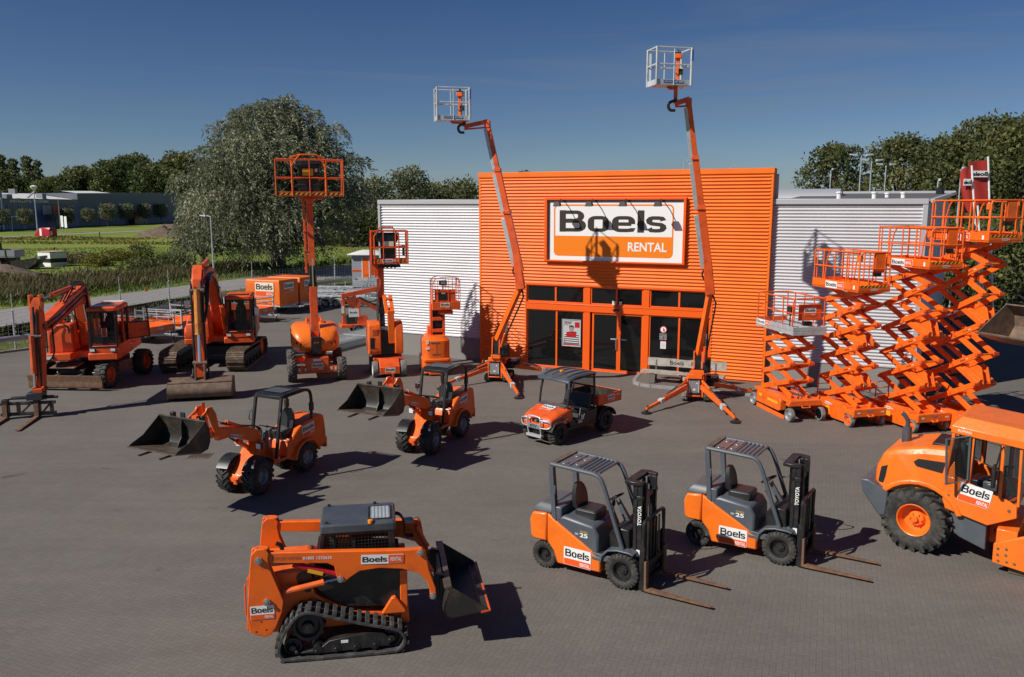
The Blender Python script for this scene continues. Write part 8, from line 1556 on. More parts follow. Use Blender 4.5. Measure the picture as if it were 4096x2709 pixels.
# --- big willow
def willow():
    t = thing('willow_tree', 'huge grey green willow towering behind the orange trailers', 'tree', (-25.4, 89, -.1))
    g = np.random.default_rng(4); cl = []
    spec = [(-1, 0, 15.6, 3.6), (2.5, 1, 15.2, 3.2), (-4.6, 0, 13.4, 3.0), (6.0, 0, 12.9, 3.2), (0, -2.5, 12.8, 4.2), (3.6, -3, 11.2, 4), (-3.8, -3, 10.4, 4), (-8.0, 0, 10.8, 2.6), (9.0, 0, 9.9, 2.7), (7.2, -3, 7.8, 3.3), (-7.0, -3, 7.2, 3.4), (-10.2, 1, 7.8, 2.8), (-11.0, 0, 5.0, 2.6), (0, -5, 7.6, 4.2), (3.6, -5.4, 5.2, 3.2), (-3.6, -5.4, 4.6, 3.4), (-8.6, -3, 3.4, 2.8), (8.6, -2, 5.0, 2.4), (5.4, -3, 3.6, 2.6), (.6, -5, 3.0, 2.8), (0, 3, 11, 6), (-5, 2, 8, 5), (5, 2, 8, 5), (1.0, .5, 17.2, 2.0), (-2.4, .5, 16.9, 1.7), (-9.6, 0, 12.9, 1.3), (-7.0, 0, 15.3, 1.3), (9.2, 0, 14.9, 1.4), (12.4, 0, 11.7, 1.5), (5.4, 0, 16.8, 1.3), (-12.8, 0, 9.9, 1.3), (12.9, 0, 8.6, 1.3), (2.9, 0, 18.1, 1.0), (-4.6, 0, 16.5, 1.0)]
    Ps = []; Ds = []; T = []
    for (x, y, z, r) in spec:
        ns = int(24 * r * r); u = rand_dir(ns); u[:, 2] = np.abs(u[:, 2]) * 1.0 - .25; base = np.array([x * (.74 if x < 0 else .70), y, z]) + u * np.array([r, r, r * .85]) * RNG.uniform(.5, 1.15, (ns, 1)); tt = RNG.normal(.46, .16)
        for k in range(16):
            f = k / 15; L_ = RNG.uniform(.9, 2.4, ns); p = base.copy(); p[:, 0] += u[:, 0] * f * .9 + RNG.normal(0, .12, ns); p[:, 1] += u[:, 1] * f * .9; p[:, 2] += .25 * f - L_ * f * f + RNG.normal(0, .06, ns)
            d = np.stack([u[:, 0] * .6 + RNG.normal(0, .35, ns) + .25, u[:, 1] * .6 + RNG.normal(0, .35, ns), .3 - 1.1 * f + RNG.normal(0, .3, ns)], 1); Ps.append(p); Ds.append(d / np.linalg.norm(d, axis=1, keepdims=True)); T.append(np.clip(tt + RNG.normal(0, .24, ns), 0, 1))
    P, D, T = np.concatenate(Ps), np.concatenate(Ds), np.concatenate(T); k = P[:, 2] > .2; P, D, T = P[k], D[k], T[k]
    part('crown', leaf_mesh('crown', P, D, RNG.uniform(.28, .55, len(P)), RNG.uniform(.07, .14, len(P)), T, 'leaf_willow'), [], t)
    mb = MB(); mb.tube([(0, 0, -.2), (.2, 0, 3), (-.3, 0, 6), (0, 0, 9)], [.9, .7, .5, .3], 10)
    for (x, y, z, r) in spec: x *= .7; mb.tube([(0, 0, 3.5), (x * .5, y * .5, z * .6 + .8), (x * .9, y, z * .95)], [.35, .2, .05], 6)
    part('trunk', mb, 'bark', t)
willow()
tree('pollard_willow', 'small bushy willow on a thick short trunk left of the big willow', (-34.6, 92, -.1), 5.6, 2.6, 'leaf_willow', seed=5, n=14, per=260, ln=.35, h0=.42, trunk=.07)
# --- trees behind the meadow, right of the willow
for k, (sx, Y, h, r, lab) in enumerate(((1500, 165, 12.8, 6.5, 'round grey green tree behind the left corner of the silver wing'), (1640, 175, 15.2, 7, 'tall pale round tree above the left silver wing'), (1730, 190, 12.3, 7, 'dark tree right of the pale round tree above the left silver wing'), (1850, 180, 12.8, 7, 'dark tree just left of the orange front block'), (1400, 150, 7, 6, 'bushy tree at the meadow edge right of the big willow'), (1330, 160, 7.5, 6, 'low tree seen through the right edge of the big willow'))):
    p = AT(sx, 900, Y); tree('meadow_tree', lab, (p.x, Y, -.1), h, r, 'leaf_pale' if k in (0, 1) else 'leaf_mid', group='trees at the far edge of the meadow', seed=20 + k, n=20, per=42, ln=.75, h0=.1)
p = AT(2100, 700, 150); tree('roof_tree', 'lone dark round tree top peeping above the orange roof edge', (p.x, 150, -.1), 13.3, 2.6, 'leaf_dark', seed=41, n=14, per=120, ln=.5, h0=.55)
# --- far wood on the left: individual trees, shared meshes
fw = [(20, 22.5, 'c'), (70, 22, 'c'), (125, 22.6, 'c'), (165, 22.5, 'p'), (30, 15, 'r'), (230, 15, 'r'), (290, 16.5, 'r'), (340, 18.5, 'r'), (395, 20, 'r'), (440, 22.0, 'r'), (490, 22.5, 'r'), (540, 23, 'r'), (590, 23.4, 'r'), (640, 22.6, 'r'), (690, 23, 'r'), (740, 22.4, 'r'), (790, 22, 'r'), (110, 13, 'r'), (60, 13.5, 'r'), (180, 13, 'r'), (260, 12.5, 'r'), (350, 14, 'r'), (430, 14.5, 'r'), (500, 14, 'r'), (580, 15, 'r'), (660, 14, 'r'), (720, 15, 'r'), (-10, 20, 'r'), (100, 17, 'r'), (845, 18, 'r'), (900, 16, 'r')]
for k, (sx, h, kd) in enumerate(fw):
    Y = 420 + (k * 37 % 60); h *= 1.45
    p = AT(sx, 850, Y)
    if kd == 'r': tree('wood_tree', 'dark leafy tree in the wood behind the far hall', (p.x, Y, -.1), h, 12.5, ('leaf_dark', 'leaf_mid', 'leaf_dark')[k % 3], group='trees of the far wood', seed=60 + k % 4, key=('wt', k % 4, h > 20), n=26, per=20, ln=1.5, h0=.05, rz=k, sc=h / (26 if h > 20 else 18) if ('wt', k % 4, h > 20) in TM else 1.0)
    else: tree('poplar', 'tall slim dark poplar standing apart beside the pale lamp pole' if kd == 'p' else 'tall pointed dark poplar at the left edge of the far wood', (p.x, Y, -.1), h, 4.2 if kd == 'c' else 3.2, 'leaf_dark', group=None if kd == 'p' else 'pointed poplars', seed=70, key=('pp', kd), n=26, per=24, ln=1.4, h0=.03, top=0.2 if kd == 'c' else 1.0, rr=.5)
# --- big trees on the right
rt = [(3110, 115, 7.6, 5, 'small rounded tree right beside the orange block roof'), (3345, 92, 13.8, 5.0, 'broad tree with open branches, leftmost of the tall trees on the right'), (3610, 84, 14.0, 4.8, 'tall leafy tree second from left of the tall trees on the right'), (3780, 80, 13.6, 4.6, 'tall leafy tree behind the red flags'), (3960, 74, 14.7, 5.4, 'tallest leafy tree near the right edge'), (4110, 68, 14.0, 5, 'leafy tree cut off by the right edge'), (3880, 96, 14.5, 6, 'dark tree in the gap behind the flags')]
for k, (sx, Y, h, r, lab) in enumerate(rt):
    p = AT(sx, 700, Y); tree('leafy_tree', lab, (p.x, Y, -.1), h, r, 'leaf_mid', group='tall trees on the right', seed=80 + k, n=44, per=150, ln=.42, h0=.14, rr=.28, up=.35)
for k, (sx, Y, h) in enumerate(((3800, 58, 5.5), (3930, 56, 6), (4060, 54, 6.5), (3700, 66, 5), (4140, 52, 6), (3980, 62, 7))):
    p = AT(sx, 1000, Y); tree('dark_bush', 'tall dark bush behind the black fence on the right', (p.x, Y, -.1), h, 3.6, 'leaf_dark', cat='bush', group='dark bushes behind the fence', seed=100 + k, n=16, per=110, ln=.4, h0=.06)
for k, (sx, Y) in enumerate(((3180, 190), (3260, 190), (3360, 180), (3450, 180), (3560, 170), (3650, 160))):
    p = AT(sx, 820, Y); tree('hedge_tree', 'low dark tree in the row above the right silver wing', (p.x, Y, -.1), 10 + (k % 3), 6.5, 'leaf_mid', group='low trees above the right wing', seed=110, key=('ht',), n=18, per=40, ln=.8, h0=.05)
# --- pollards before the far hall
for k, (u, v) in enumerate(((20, 755), (240, 748), (445, 722), (640, 722), (838, 720), (1020, 712), (1198, 700), (1368, 692), (1528, 684))):
    p = G(u * .42176, 600 + v * .42176); p = p * .93; tree('pollard_tree', ('small round pollard tree before the blue hall', 'small round pollard tree before the grey hall')[k > 3], (p.x, p.y, -.1), 6.8 * p.y / 250, 3.4 * p.y / 250, 'leaf_pale', group=('pollard trees before the blue hall', 'pollard trees before the grey hall')[k > 3], seed=120, key=('po', k > 4), n=16, per=60, ln=.7, h0=.36, trunk=.02)
# --- shrubs and reeds
def shrub(label, p, h, r, m, seed): tree('shrub', label, (p[0], p[1], -.1), h, r, m, cat='shrub', seed=seed, n=14, per=220, ln=.3, h0=.08, trunk=.015)
shrub('yellow flowering shrub in the rough grass', G(390, 1062), 1.5, 2.4, 'leaf_yellow', 131); shrub('yellowish shrub uphill beside the round dark bush', G(480, 1040), 1.4, 2.8, 'leaf_yellow', 132)
shrub('dark green bush right of the yellow shrub, highest up the meadow', G(560, 1035), 2.1, 2.0, 'leaf_mid', 133); shrub('broad dark bush in front of the small pollard willow', G(690, 1070), 1.7, 2.6, 'leaf_mid', 134); shrub('dark weed clump in front of the yellow shrub', G(560, 1090), 1.6, 2.2, 'leaf_mid', 135); shrub('dark rough clump beside the striped crate', G(310, 1050), 1.3, 2.4, 'leaf_reed', 136)
def blades(name, area, n, hgt, m, wd=.05, zoff=-.1, lean=.35):
    P = []
    a = np.array(area); mn, mx = a.min(0), a.max(0); pts = RNG.uniform(mn, mx, (n * 3, 2)); ok = np.zeros(len(pts), bool); j = len(a) - 1
    for i in range(len(a)):
        xi, yi, xj, yj = a[i][0], a[i][1], a[j][0], a[j][1]; c = ((yi > pts[:, 1]) != (yj > pts[:, 1])) & (pts[:, 0] < (xj - xi) * (pts[:, 1] - yi) / (yj - yi + 1e-9) + xi); ok ^= c; j = i
    pts = pts[ok][:n]; k = len(pts); patch = np.sin(pts[:, 0] * .7 + 1) * np.cos(pts[:, 1] * .45) + np.sin(pts[:, 0] * .23) ; h = hgt * RNG.uniform(.5, 1.15, k) * (1 + .25 * patch); d = np.stack([RNG.normal(.2, lean, k), RNG.normal(0, lean, k), np.ones(k)], 1); d /= np.linalg.norm(d, axis=1, keepdims=True)
    P = np.stack([pts[:, 0], pts[:, 1], zoff + h * .5], 1); o = part(name, leaf_mesh(name, P, d, h, wd * RNG.uniform(.6, 1.6, k), .45 + .2 * patch + RNG.normal(0, .2, k), m), [], None); o['kind'] = 'stuff'; return o
o = blades('reeds', [(-62, 30), (-49, 24), (-38.4, 56), (-31.8, 76), (-25.5, 93), (-31, 95), (-40, 79), (-48, 61), (-60, 40)], 22000, 1.35, 'leaf_reed', .085); tag(o, 'brown reed bed along the far side of the road', 'reeds')
o = blades('wild_plants', [(-62, 30), (-49, 24), (-38.4, 56), (-31.8, 76), (-25.5, 93), (-34, 99), (-43, 82), (-51, 63), (-62, 42)], 9000, 1.15, 'leaf_mid', .12, lean=.6); tag(o, 'green wild plants growing among the reeds', 'plants')
o = blades('roadside_grass', [(-46, 24), (-36.0, 55), (-29.3, 74.6), (-22.4, 93), (-12, 117), (-16, 118), (-26, 96), (-34, 75), (-40, 55), (-50, 24)], 14000, .75, 'leaf_grass', .10); tag(o, 'fresh green grass strip between road and reeds', 'grass')
o = blades('verge_grass', [(-40, 12), (-30.4, 48), (-25.6, 66), (-16, 84), (-6, 104), (-1, 104), (-11.5, 81), (-17.5, 67), (-22, 55), (-23, 47), (-23.4, 42), (-26, 39), (-38, 30)], 16000, .16, 'leaf_grass', .05, zoff=-.03); tag(o, 'short grass of the verge beside the fence', 'grass')
o = blades('rough_grass', [(-130, 162), (-60, 152), (-20, 156), (20, 165), (20, 170), (-40, 160), (-130, 170)], 3500, .4, 'leaf_yellow', .3); tag(o, 'brownish rough grass band across the meadow', 'grass')
o = blades('meadow_grass', [(-62, 74), (-48, 82), (-24, 98), (20, 140), (-20, 150), (-90, 140), (-90, 90)], 26000, .14, 'leaf_grass', .14); tag(o, 'green grass of the meadow', 'grass')
o = blades('far_rough', [(-110, 175), (-80, 170), (-76, 182), (-100, 192), (-140, 185)], 1800, .4, 'leaf_yellow', .4); tag(o, 'rough brown grass beside the far lane', 'grass')
# ================================================================ FAR THINGS
def heap(label, p, rx, ry, h, seed):
    g = np.random.default_rng(seed); mb = MB(); n, m = 28, 10; rg = []
    for i in range(m): f = i / (m - 1); rg.append([(rx * (1 - f) * (1 + .12 * g.normal()) * math.cos(2 * math.pi * j / n), ry * (1 - f) * (1 + .12 * g.normal()) * math.sin(2 * math.pi * j / n), h * (f ** .7) * (1 + (.08 if i < m - 2 else .0) * g.normal()) * (1 if i < m - 1 else .93)) for j in range(n)])
    mb.loft(rg); tag(part('soil_heap', mb, 'soil', None, loc=(p[0], p[1], -.12), ang=50), label, 'soil heap')
q = G(10, 1130); heap('dark soil heap at the left edge before the flatbed trailer', (q.x - 1.0, q.y + .5), 6, 3, 1.9, 3); q = G(690, 945); heap('brown soil heap beside the far lane', (q.x, q.y), 8, 5, 3.2, 4); q = AT(1370, 880, 140); heap('pale soil heap far behind between willow and silver wing', (q.x + 2, q.y + 10), 3.5, 3, 1.4, 6)
def farhall():
    p0, p1, p2 = V(-152.5, 248, 0), V(-153.5, 294, 0), V(-148, 375, 0)
    def seg(t, a, b):
        d = b - a; t.location = a; t.rotation_euler = (0, 0, math.atan2(d.y, d.x)); return d.length
    t = thing('office_hall', 'dark blue hall with large windows and white lettering far behind the meadow', 'building'); L1 = seg(t, p0, p1); H = 9.4
    mb = MB(); mb.bx(0, L1, 0, 30, 0, H); part('wall', mb, 'hall_blue', t)
    mb = MB(); mb.bx(0, L1, -.15, 0, H - 1.7, H); part('fascia', mb, 'hall_green', t)
    text(t, 'INSTALLATIE TECHNIEK', (4.5, -.16, H - 1.25), (1, 0, 0), (0, 0, 1), 22, .85, 'white', .02, lift=.05)
    for x, w, z, h, c in ((3, 5, 4.6, 2.6, 'hall_green'), (9, 5, 4.8, 2.4, 'glass_tint'), (22.5, 5.5, 4.4, 2.9, 'hut_grey'), (28.6, 5.5, 4.4, 2.9, 'orange_worn'), (38.5, 4.5, 4.2, 3, 'glass_tint'), (3, 6, 1.2, 2.2, 'hall_green'), (10, 6, 1.2, 2.2, 'glass_tint'), (30, 6, 1, 2.4, 'hall_green'), (38, 5, 1, 2.4, 'hall_green')):
        mb = MB(); mb.bx(x - .15, x + w + .15, -.1, 0, z - .15, z + h + .15); w_ = part('window', mb, 'hut_grey' if c == 'glass_tint' else 'hall_blue', t); mb = MB(); mb.bx(x, x + w / 2 - .08, -.14, -.1, z, z + h); mb.bx(x + w / 2 + .08, x + w, -.14, -.1, z, z + h); part('pane', mb, c, w_)
    mb = MB(); mb.bx(-.4, .3, -.3, .3, 0, H + .1); mb.add([(-30, 1.5, H + .02), (L1, 1.5, H + .02), (L1, 16, H + 2.0), (-30, 16, H + 2.0)], [(0, 1, 2, 3)]); part('white_trim', mb, 'roof_white', t)
    mb = MB(); mb.bx(2, 4.5, 2, 5, H, H + 2.6); mb.bx(6, 9, 1.5, 4, H, H + 1.3); mb.bx(11.5, 13, 2, 4, H + 1.5, H + 3.0); mb.bar((20, 3, H + .3), (24.5, 3, H + 2.5), .5, .3); mb.bx(27, 29.5, 2, 4, H, H + 1.8); part('roof_unit', mb, 'hut_grey', t)
    mb = MB(); mb.bx(-30, -.4, 0, 30, 0, H); part('side_wing', mb, 'hall_blue', t); text(t, 'REN', (-4.2, -.05, H - 1.25), (1, 0, 0), (0, 0, 1), 3.4, .9, 'white', .02, lift=.05)
    for zz in (1.0, 4.8, 6.6, 3.2): mb = MB(); mb.bx(-6, -.5, -.12, 0, zz, zz + .25); part('window_band', mb, 'white', t)
    g = thing('storage_hall', 'plain grey hall with faded arch emblem right of the blue hall', 'building'); L2 = seg(g, p1, p2); H2 = 11.6
    mb = MB(); mb.add([(0, 0, 0), (L2, 0, 0), (L2, 0, 13.0), (0, 0, H2), (0, 30, 0), (L2, 30, 0), (L2, 30, 13.0), (0, 30, H2)], [(0, 1, 2, 3), (4, 7, 6, 5), (3, 2, 6, 7), (1, 5, 6, 2), (0, 3, 7, 4)]); part('wall', mb, 'hall_grey', g)
    for (r, w, m) in ((10.5, 1.3, 'blue'), (9.0, .7, 'yellow')):
        mb = MB(); c = (30, 1.0); n = 14; mb.add([(c[0] + rr * math.cos(R(a)) * 1.0, -.05 - (.02 if m == 'yellow' else 0), c[1] + .62 * rr * math.sin(R(a))) for rr in (r - w, r) for a in [40 + 100 * i / n for i in range(n + 1)]], [(i, i + 1, n + 2 + i, n + 1 + i) for i in range(n)]); part('emblem', mb, m, g)
    mb = MB(); mb.bx(13, 17, -.1, 0, 0, 3.4); part('door', mb, 'hall_blue', g); mb = MB(); mb.bx(33, 43, -2.6, -.1, 0, 2.6); part('loading_bay', mb, 'hall_green', g); mb = MB(); mb.prism([(34, 2.6), (43, 2.6), (41.5, 4.2), (39, 4.8), (36, 4.3)], -2.0, -.2); part('red_canopy', mb, 'red', g); mb = MB(); mb.add([(0, .1, H2 + .02), (22, .1, H2 + .38), (20, 6, H2 + 1.1), (0, 6, H2 + .8)], [(0, 1, 2, 3)]); part('roof_light', mb, 'roof_white', g)
farhall()
q = G(185, 951); t = thing('van', 'red delivery van with white stripe on the far lane', 'van', (q.x, q.y, -.05), R(158))
mb = MB(); mb.loft([[(x, -.95, z0), (x, -.97, z1 - .35), (x, -.8, z1), (x, .8, z1), (x, .97, z1 - .35), (x, .95, z0)] for x, z0, z1 in ((-2.35, .4, 2.2), (-2.25, .35, 2.3), (.6, .35, 2.3), (1.3, .35, 2.1), (1.75, .4, 1.35), (2.35, .4, 1.15), (2.45, .5, .85))]); part('body', mb, 'van_red', t, bevel=.04)
for s in (-1, 1):
    for xx in (1.5, -1.5): wheel(t, (xx, s * .85, .34), .34, .22, .2, 'tyre', 'white', s, 0, rimdepth=.03)
    mb = MB(); mb.bx(.1, .75, *sorted((s * .93, s * .975)), .5, 2.1); part('stripe', mb, 'white', t); mb = MB(); mb.prism([(.95, 1.3), (.95, 1.9), (1.3, 1.9), (1.65, 1.3)], *sorted((s * .80, s * .965))); part('side_window', mb, 'glass_tint', t)
mb = MB(); mb.bx(-2.42, -2.33, .3, .75, .6, 1.5); part('rear_panel', mb, 'white', t); mb = MB(); mb.bx(-2.4, -2.3, -.7, .2, 1.4, 1.95); part('rear_window', mb, 'van_red', t)
q = G(690, 888); t = thing('parked_car', 'small light blue car parked beyond the meadow at the grey hall', 'car', (q.x, q.y, -.05), R(60)); mb = MB(); mb.loft([[(x, -.85, .3), (x, -.85, z1 * .62), (x, -.7, z1), (x, .7, z1), (x, .85, z1 * .62), (x, .85, .3)] for x, z1 in ((-2.1, .8), (-1.9, 1.1), (-1.2, 1.45), (.3, 1.45), (1.0, 1.0), (1.9, .85), (2.1, .6))]); part('body', mb, 'car_blue', t, bevel=.04)
for s in (-1, 1):
    for xx in (1.3, -1.3): wheel(t, (xx, s * .75, .3), .3, .18, .18, 'tyre', 'rim_grey', s, 0, rimdepth=.03)
mb = MB(); mb.bx(-1.2, .4, -.82, .82, .95, 1.35); part('window', mb, 'glass_tint', t)
q = G(30, 1070); t = thing('flatbed_trailer', 'long grey flatbed trailer loaded with sand in the meadow', 'trailer', (q.x - 3.6, q.y + .5, -.1), R(6))
mb = MB(); mb.bx(-5, 4.6, -1.2, 1.2, 1.25, 1.4); mb.bx(-5, 4.6, -1.22, -1.16, 1.4, 2.1); mb.bx(-5, 4.6, 1.16, 1.22, 1.4, 2.1); mb.bx(4.54, 4.6, -1.2, 1.2, 1.4, 2.1); part('bed', mb, 'hut_grey', t, bevel=.02)
mb = MB()
for xx in (-2.6, -.2, 2.0, 3.6): mb.bx(xx - .06, xx + .06, -1.26, -1.22, 1.35, 2.1)
mb.bx(-5, 4.4, -.5, .5, .7, 1.25); part('chassis', mb, 'black', t)
for s in (-1, 1):
    for xx in (-1.2, 0.1, 2.6): wheel(t, (xx, s * .95, .5), .5, .35, .3, 'tyre', 'rim_grey', s, 0)
mb = MB(); mb.loft([[(-4.9, -1.1, 1.4), (1.0, -1.1, 1.4), (1.0, 1.1, 1.4), (-4.9, 1.1, 1.4)], [(-4.7, -.9, 2.35), (.2, -.8, 2.2), (.2, .8, 2.2), (-4.7, .9, 2.4)]]); part('sand_load', mb, 'sand', t); mb = MB(); mb.bx(.8, 2.3, -.9, .9, 1.4, 2.9); part('toolbox', mb, 'bucket_steel', t, bevel=.03)
q = G(115, 1073); t = thing('steel_bucket', 'dark curved steel bucket lying in the grass by the flatbed trailer', 'bucket', (q.x, q.y, -.1), R(5)); sec = [(-1.6, .9), (-1.4, .25), (-.7, .0), (.4, .1), (1.2, .6), (1.7, 1.4)]; mb = MB(); mb.prism(sec + [(x, z + .08) for x, z in sec[::-1]], -.9, .9); mb.prism(sec, -.9, -.85); mb.prism(sec, .85, .9); part('shell', mb, 'bucket_steel', t); mb = MB(); mb.bx(1.45, 1.75, -.92, .92, 1.2, 1.5); part('lip', mb, 'hut_grey', t)
q = G(212, 1062); t = thing('striped_crate', 'white crate with black bands standing in the meadow', 'crate', (q.x, q.y, -.1), R(-32))
mb = MB(); mb.bx(-1.35, 1.35, -1.0, 1.0, 0, 1.7); part('box', mb, 'white', t, bevel=.02); mb = MB(); mb.bx(-1.36, 1.36, -1.01, 1.01, .5, 1.0); part('black_band', mb, 'ink', t); mb = MB(); mb.bx(-1.4, 1.4, -1.05, 1.05, 1.7, 1.8); part('lid', mb, 'sand', t); text(t, 'BOUWMATERIAAL', (-1.2, -1.012, .65), (1, 0, 0), (0, 0, 1), 2.2, .22, 'white', .02) if False else None
# lamp posts
def lamp(label, x, y, h, arm=.9, ang=180, dbl=False, rnd=False, r=.07, group='street lamps', z0=-.1):
    t = thing('street_lamp', label, 'street lamp', (x, y, z0), R(ang), group); mb = MB(); mb.tube([(0, 0, 0), (0, 0, h)], [r * 1.2, r * .7], 8); part('pole', mb, 'galv', t)
    if rnd: mb = MB(); mb.lathe([(h - .6, .2), (h, .75), (h + .5, .95), (h + .8, .4), (h + .9, .02)], ax='z', n=14); part('lamp_head', mb, 'roof_white', t); return
    mb = MB()
    for s in ((1, -1) if dbl else (1,)): mb.tube([(0, 0, h - .03), (s * arm * .5, 0, h + .06), (s * arm, 0, h + .05)], r * .6, 6) if arm > .5 else None; mb.loft([[(s * arm * .8, -.14, h + .0), (s * arm * .8, .14, h + .0), (s * arm * .8, .14, h + .14), (s * arm * .8, -.14, h + .14)], [(s * arm * 1.9, -.10, h + .06), (s * arm * 1.9, .10, h + .06), (s * arm * 1.9, .10, h + .15), (s * arm * 1.9, -.10, h + .15)]])
    part('lamp_head', mb, 'alu_paint', t)
q = G(860, 1128); Y = 71.5; q = AT(857, 1120, Y); lamp('slim street lamp on the verge before the big willow', q.x, Y, AT(850, 862, Y).z, .55, 165)
q = G(243, 925); lamp('slim lamp post beside the far lane next to two white boards', q.x, q.y, 9.5, .6, 0)
q = AT(148, 900, 236); lamp('tall pole with round lamp head before the blue hall', q.x, 236, AT(148, 752, 236).z, rnd=True, r=.16)
q = AT(48, 900, 236); lamp('low lamp post with wide flat head before the blue hall', q.x, 236, AT(48, 867, 236).z, .9, 0, True)
for k, (u, v, lab) in enumerate(((535, 560, 'slim pale pole with small lamp leftmost before the trees on the right'), (825, 425, 'tallest double headed lamp before the trees on the right'), (922, 475, 'double headed lamp in the middle of the three before the trees'), (1060, 515, 'shortest double headed lamp of the three before the trees'), (1776, 548, 'slim pole lamp close left of the red flags'))):
    Y = (70, 62, 66, 70, 56)[k]; c = AT(3100 + .42008 * u, 440 + .42008 * v, Y); lamp(lab, c.x, Y, c.z, (.12, .45, .45, .42, .12)[k], 0, k in (1, 2, 3), r=.06, group='lamp poles on the right')
for sx, sy, lab in ((2738, 640, 'distant lamp post above the orange roof edge near the right boom'), (2926, 662, 'distant lamp post above the orange roof edge near its right end')): c = AT(sx, sy, 110); lamp(lab, c.x, 110, c.z, .5, 0, r=.1, group='distant lamps over the roof')
c = AT(3100 + .42008 * 1555, 440 + .42008 * 660, 50); lamp('short pale camera pole behind the corner of the right silver wing', c.x, 50, c.z, .08, 0, r=.06)
q = G(252, 930); t = thing('board_sign', 'pair of white information boards on posts beside the far lane', 'sign', (q.x, q.y, -.1), R(-30)); mb = MB(); mb.tube([(0, 0, 0), (0, 0, 4.6)], .07, 6); mb.tube([(1.6, 0, 0), (1.6, 0, 4.6)], .07, 6); part('post', mb, 'galv', t); mb = MB(); mb.bx(-.55, .55, -.06, .0, 1.6, 4.6); mb.bx(1.05, 2.15, -.06, 0, 1.4, 4.4); part('board', mb, 'white', t)
for sx, sy, lab in ((399, 955, 'short wooden stake in the grass beside the far lane'), (779, 1062, 'short wooden stake in the meadow before the pollard willow'), (218, 1036, 'short wooden stake behind the striped crate')): q = G(sx, sy); mb = MB(); mb.tube([(0, 0, 0), (.05, 0, 1.6)], [.14, .11], 7); mb.lathe([(1.58, .11), (1.66, .03)], c=(.05, 0, 0), ax='z', n=7); tag(part('fence_stake', mb, 'bark', None, loc=(q.x, q.y, -.1)), lab, 'stake')
# flags
def flag(label, u0, v0, ub, vb, w, hh, Y, seed, scale=1.0):
    a = AT(3100 + .42008 * u0, 440 + .42008 * v0, Y); t = thing('flag', label, 'flag', (a.x, Y, 0), R(0), 'red banner flags'); b = AT(3100 + .42008 * ub, 440 + .42008 * vb, Y); k = (b.x - a.x) / (a.z - b.z); H = a.z
    mb = MB(); mb.tube([(k * H, 0, 0), (0, 0, H + .1)], [.07, .05], 8); part('pole', mb, 'white', t)
    mb = MB(); n, m = 8, 12; vs = []
    for j in range(m + 1):
        f = j / m; zt = H - .08 - hh * f
        for i in range(n + 1): g_ = i / n; vs.append((k * (H - zt) - .08 - g_ * w * (1 - .06 * f), .10 * math.sin(5 * g_ + f * 3 + seed) * g_, zt - .12 * g_))
    fs = [(j * (n + 1) + i, j * (n + 1) + i + 1, (j + 1) * (n + 1) + i + 1, (j + 1) * (n + 1) + i) for j in range(m) for i in range(n)]
    mb.add(vs, fs); part('banner', mb, 'flag_red', t, ang=60)
    zt = H - .1 - hh * .38; x1 = k * (H - zt) - .1; mb = MB(); mb.bx(x1 - w * .92, x1 - .02, -.14, -.11, zt, zt + .34); lb = part('label_band', mb, 'white', t); text(lb, 'Boels', (x1 - .04, -.142, zt + .06), (-1, 0, 0), (0, 0, 1), w * .82, .22, 'ink', .04, lift=-.004)
flag('largest red banner flag with mirrored lettering, nearest the right edge', 2028, 462, 2040, 850, .98, 2.35, 45, 0); flag('red banner flag in the middle, partly behind the largest', 1905, 520, 1925, 850, .6, 2.2, 47, 1); flag('red banner flag on the left, in front of the slim lamp pole', 1872, 548, 1905, 1095, .5, 2.2, 44, 2)
# black fence behind the lifts on the right
t = thing('bar_fence', 'tall black fence behind the scissor lifts on the right', 'fence', (24.5, 49.5, 0), R(-27))
for k in range(9): mb = MB(); mb.bx(k * 2 - .05, k * 2 + .05, -.05, .05, 0, 2.5); part('post', mb, 'black', t)
mb = MB()
for k in range(110): mb.bx(k * .146, k * .146 + .012, -.01, .01, .1, 2.35)
for z in (.2, .9, 1.6, 2.3): mb.bx(0, 16, -.02, .02, z, z + .03)
part('bar_panel', mb, 'black', t)
# ================================================================ LIGHT, SKY, CAMERA
SUN_EL, SUN_DIR = R(41), R(28.5)          # light travels towards +x rotated by SUN_DIR
d = Vector((math.cos(SUN_DIR) * math.cos(SUN_EL), math.sin(SUN_DIR) * math.cos(SUN_EL), -math.sin(SUN_EL)))
sl = bpy.data.lights.new('sun', 'SUN'); sl.energy = 5.0; sl.angle = R(0.5); sl.color = (1.0, 0.95, 0.87)
so = bpy.data.objects.new('sun', sl); COL.objects.link(so); so.rotation_euler = d.to_track_quat('-Z', 'Y').to_euler(); so.location = (-30, -20, 40)
w = bpy.data.worlds.new('World'); scene.world = w; w.use_nodes = True; nt = w.node_tree
bg = nt.nodes['Background']; sky = N(nt, 'ShaderNodeTexSky'); sky.sky_type = 'NISHITA'; sky.sun_disc = False; sky.sun_elevation = SUN_EL
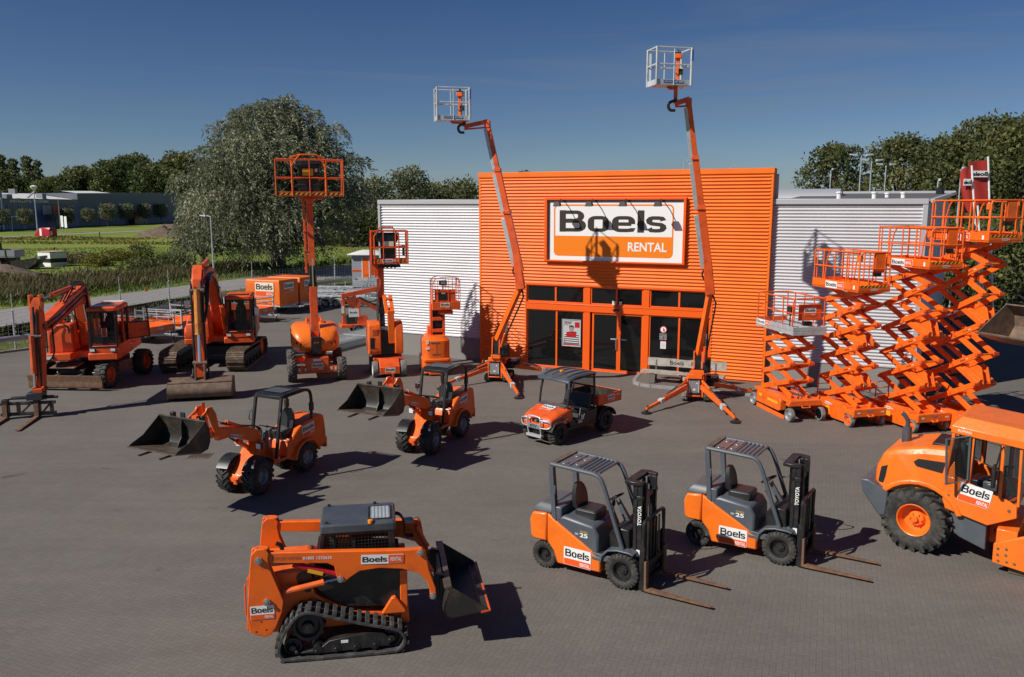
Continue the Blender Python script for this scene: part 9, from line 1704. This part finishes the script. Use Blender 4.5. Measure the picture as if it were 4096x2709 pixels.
# direction towards the sun is -d; rotation measured so that the sky matches the lamp
az = math.atan2(-d.x, -d.y); sky.sun_rotation = az; sky.altitude = 1200; sky.air_density = 1.0; sky.dust_density = 0.0; sky.ozone_density = 4.0
tc = N(nt, 'ShaderNodeTexCoord'); mp = N(nt, 'ShaderNodeMapping'); mp.inputs['Scale'].default_value = (1.2, 1.2, 14.0); mp.inputs['Rotation'].default_value = (R(7), R(-9), R(20)); L(nt, tc.outputs['Generated'], mp.inputs[0])
nz = N(nt, 'ShaderNodeTexNoise', i_Scale=1.6, i_Detail=7.0, i_Roughness=0.55, i_Distortion=0.6); L(nt, mp.outputs[0], nz.inputs[0])
mr = N(nt, 'ShaderNodeMapRange'); mr.inputs[1].default_value = 0.50; mr.inputs[2].default_value = 0.78; mr.inputs[3].default_value = 0.0; mr.inputs[4].default_value = 0.42; L(nt, nz.outputs[0], mr.inputs[0])
tn = N(nt, 'ShaderNodeMix', data_type='RGBA', blend_type='MULTIPLY'); tn.inputs[0].default_value = 1.0; sx = N(nt, 'ShaderNodeSeparateXYZ'); L(nt, tc.outputs['Generated'], sx.inputs[0]); rp = N(nt, 'ShaderNodeValToRGB'); rp.color_ramp.elements[0].position = 0.0; rp.color_ramp.elements[0].color = (0.98, 1.04, 1.14, 1); rp.color_ramp.elements[1].position = 0.42; rp.color_ramp.elements[1].color = (0.36, 0.62, 1.02, 1); L(nt, sx.outputs[2], rp.inputs[0]); L(nt, rp.outputs[0], tn.inputs[7]); L(nt, sky.outputs[0], tn.inputs[6])
mx = N(nt, 'ShaderNodeMix', data_type='RGBA'); mx.inputs[7].default_value = (4.2, 4.8, 5.6, 1); L(nt, tn.outputs[2], mx.inputs[6]); L(nt, mr.outputs[0], mx.inputs[0]); L(nt, mx.outputs[2], bg.inputs[0]); bg.inputs[1].default_value = 0.044
cam = bpy.data.cameras.new('camera'); cam.sensor_width = 36; cam.lens = 36 * FPX / 4096; cam.clip_end = 6000; cam.clip_start = 0.1
co = bpy.data.objects.new('camera', cam); COL.objects.link(co); co.location = (0, 0, CAMH); co.rotation_euler = (math.pi / 2 - PITCH, 0, 0); scene.camera = co
vs = scene.view_settings; vs.view_transform = 'Standard'; vs.look = 'None'; vs.exposure = 0.08; vs.gamma = 1.0; vs.use_curve_mapping = False
scene.cycles.max_bounces = 6; scene.cycles.transparent_max_bounces = 12
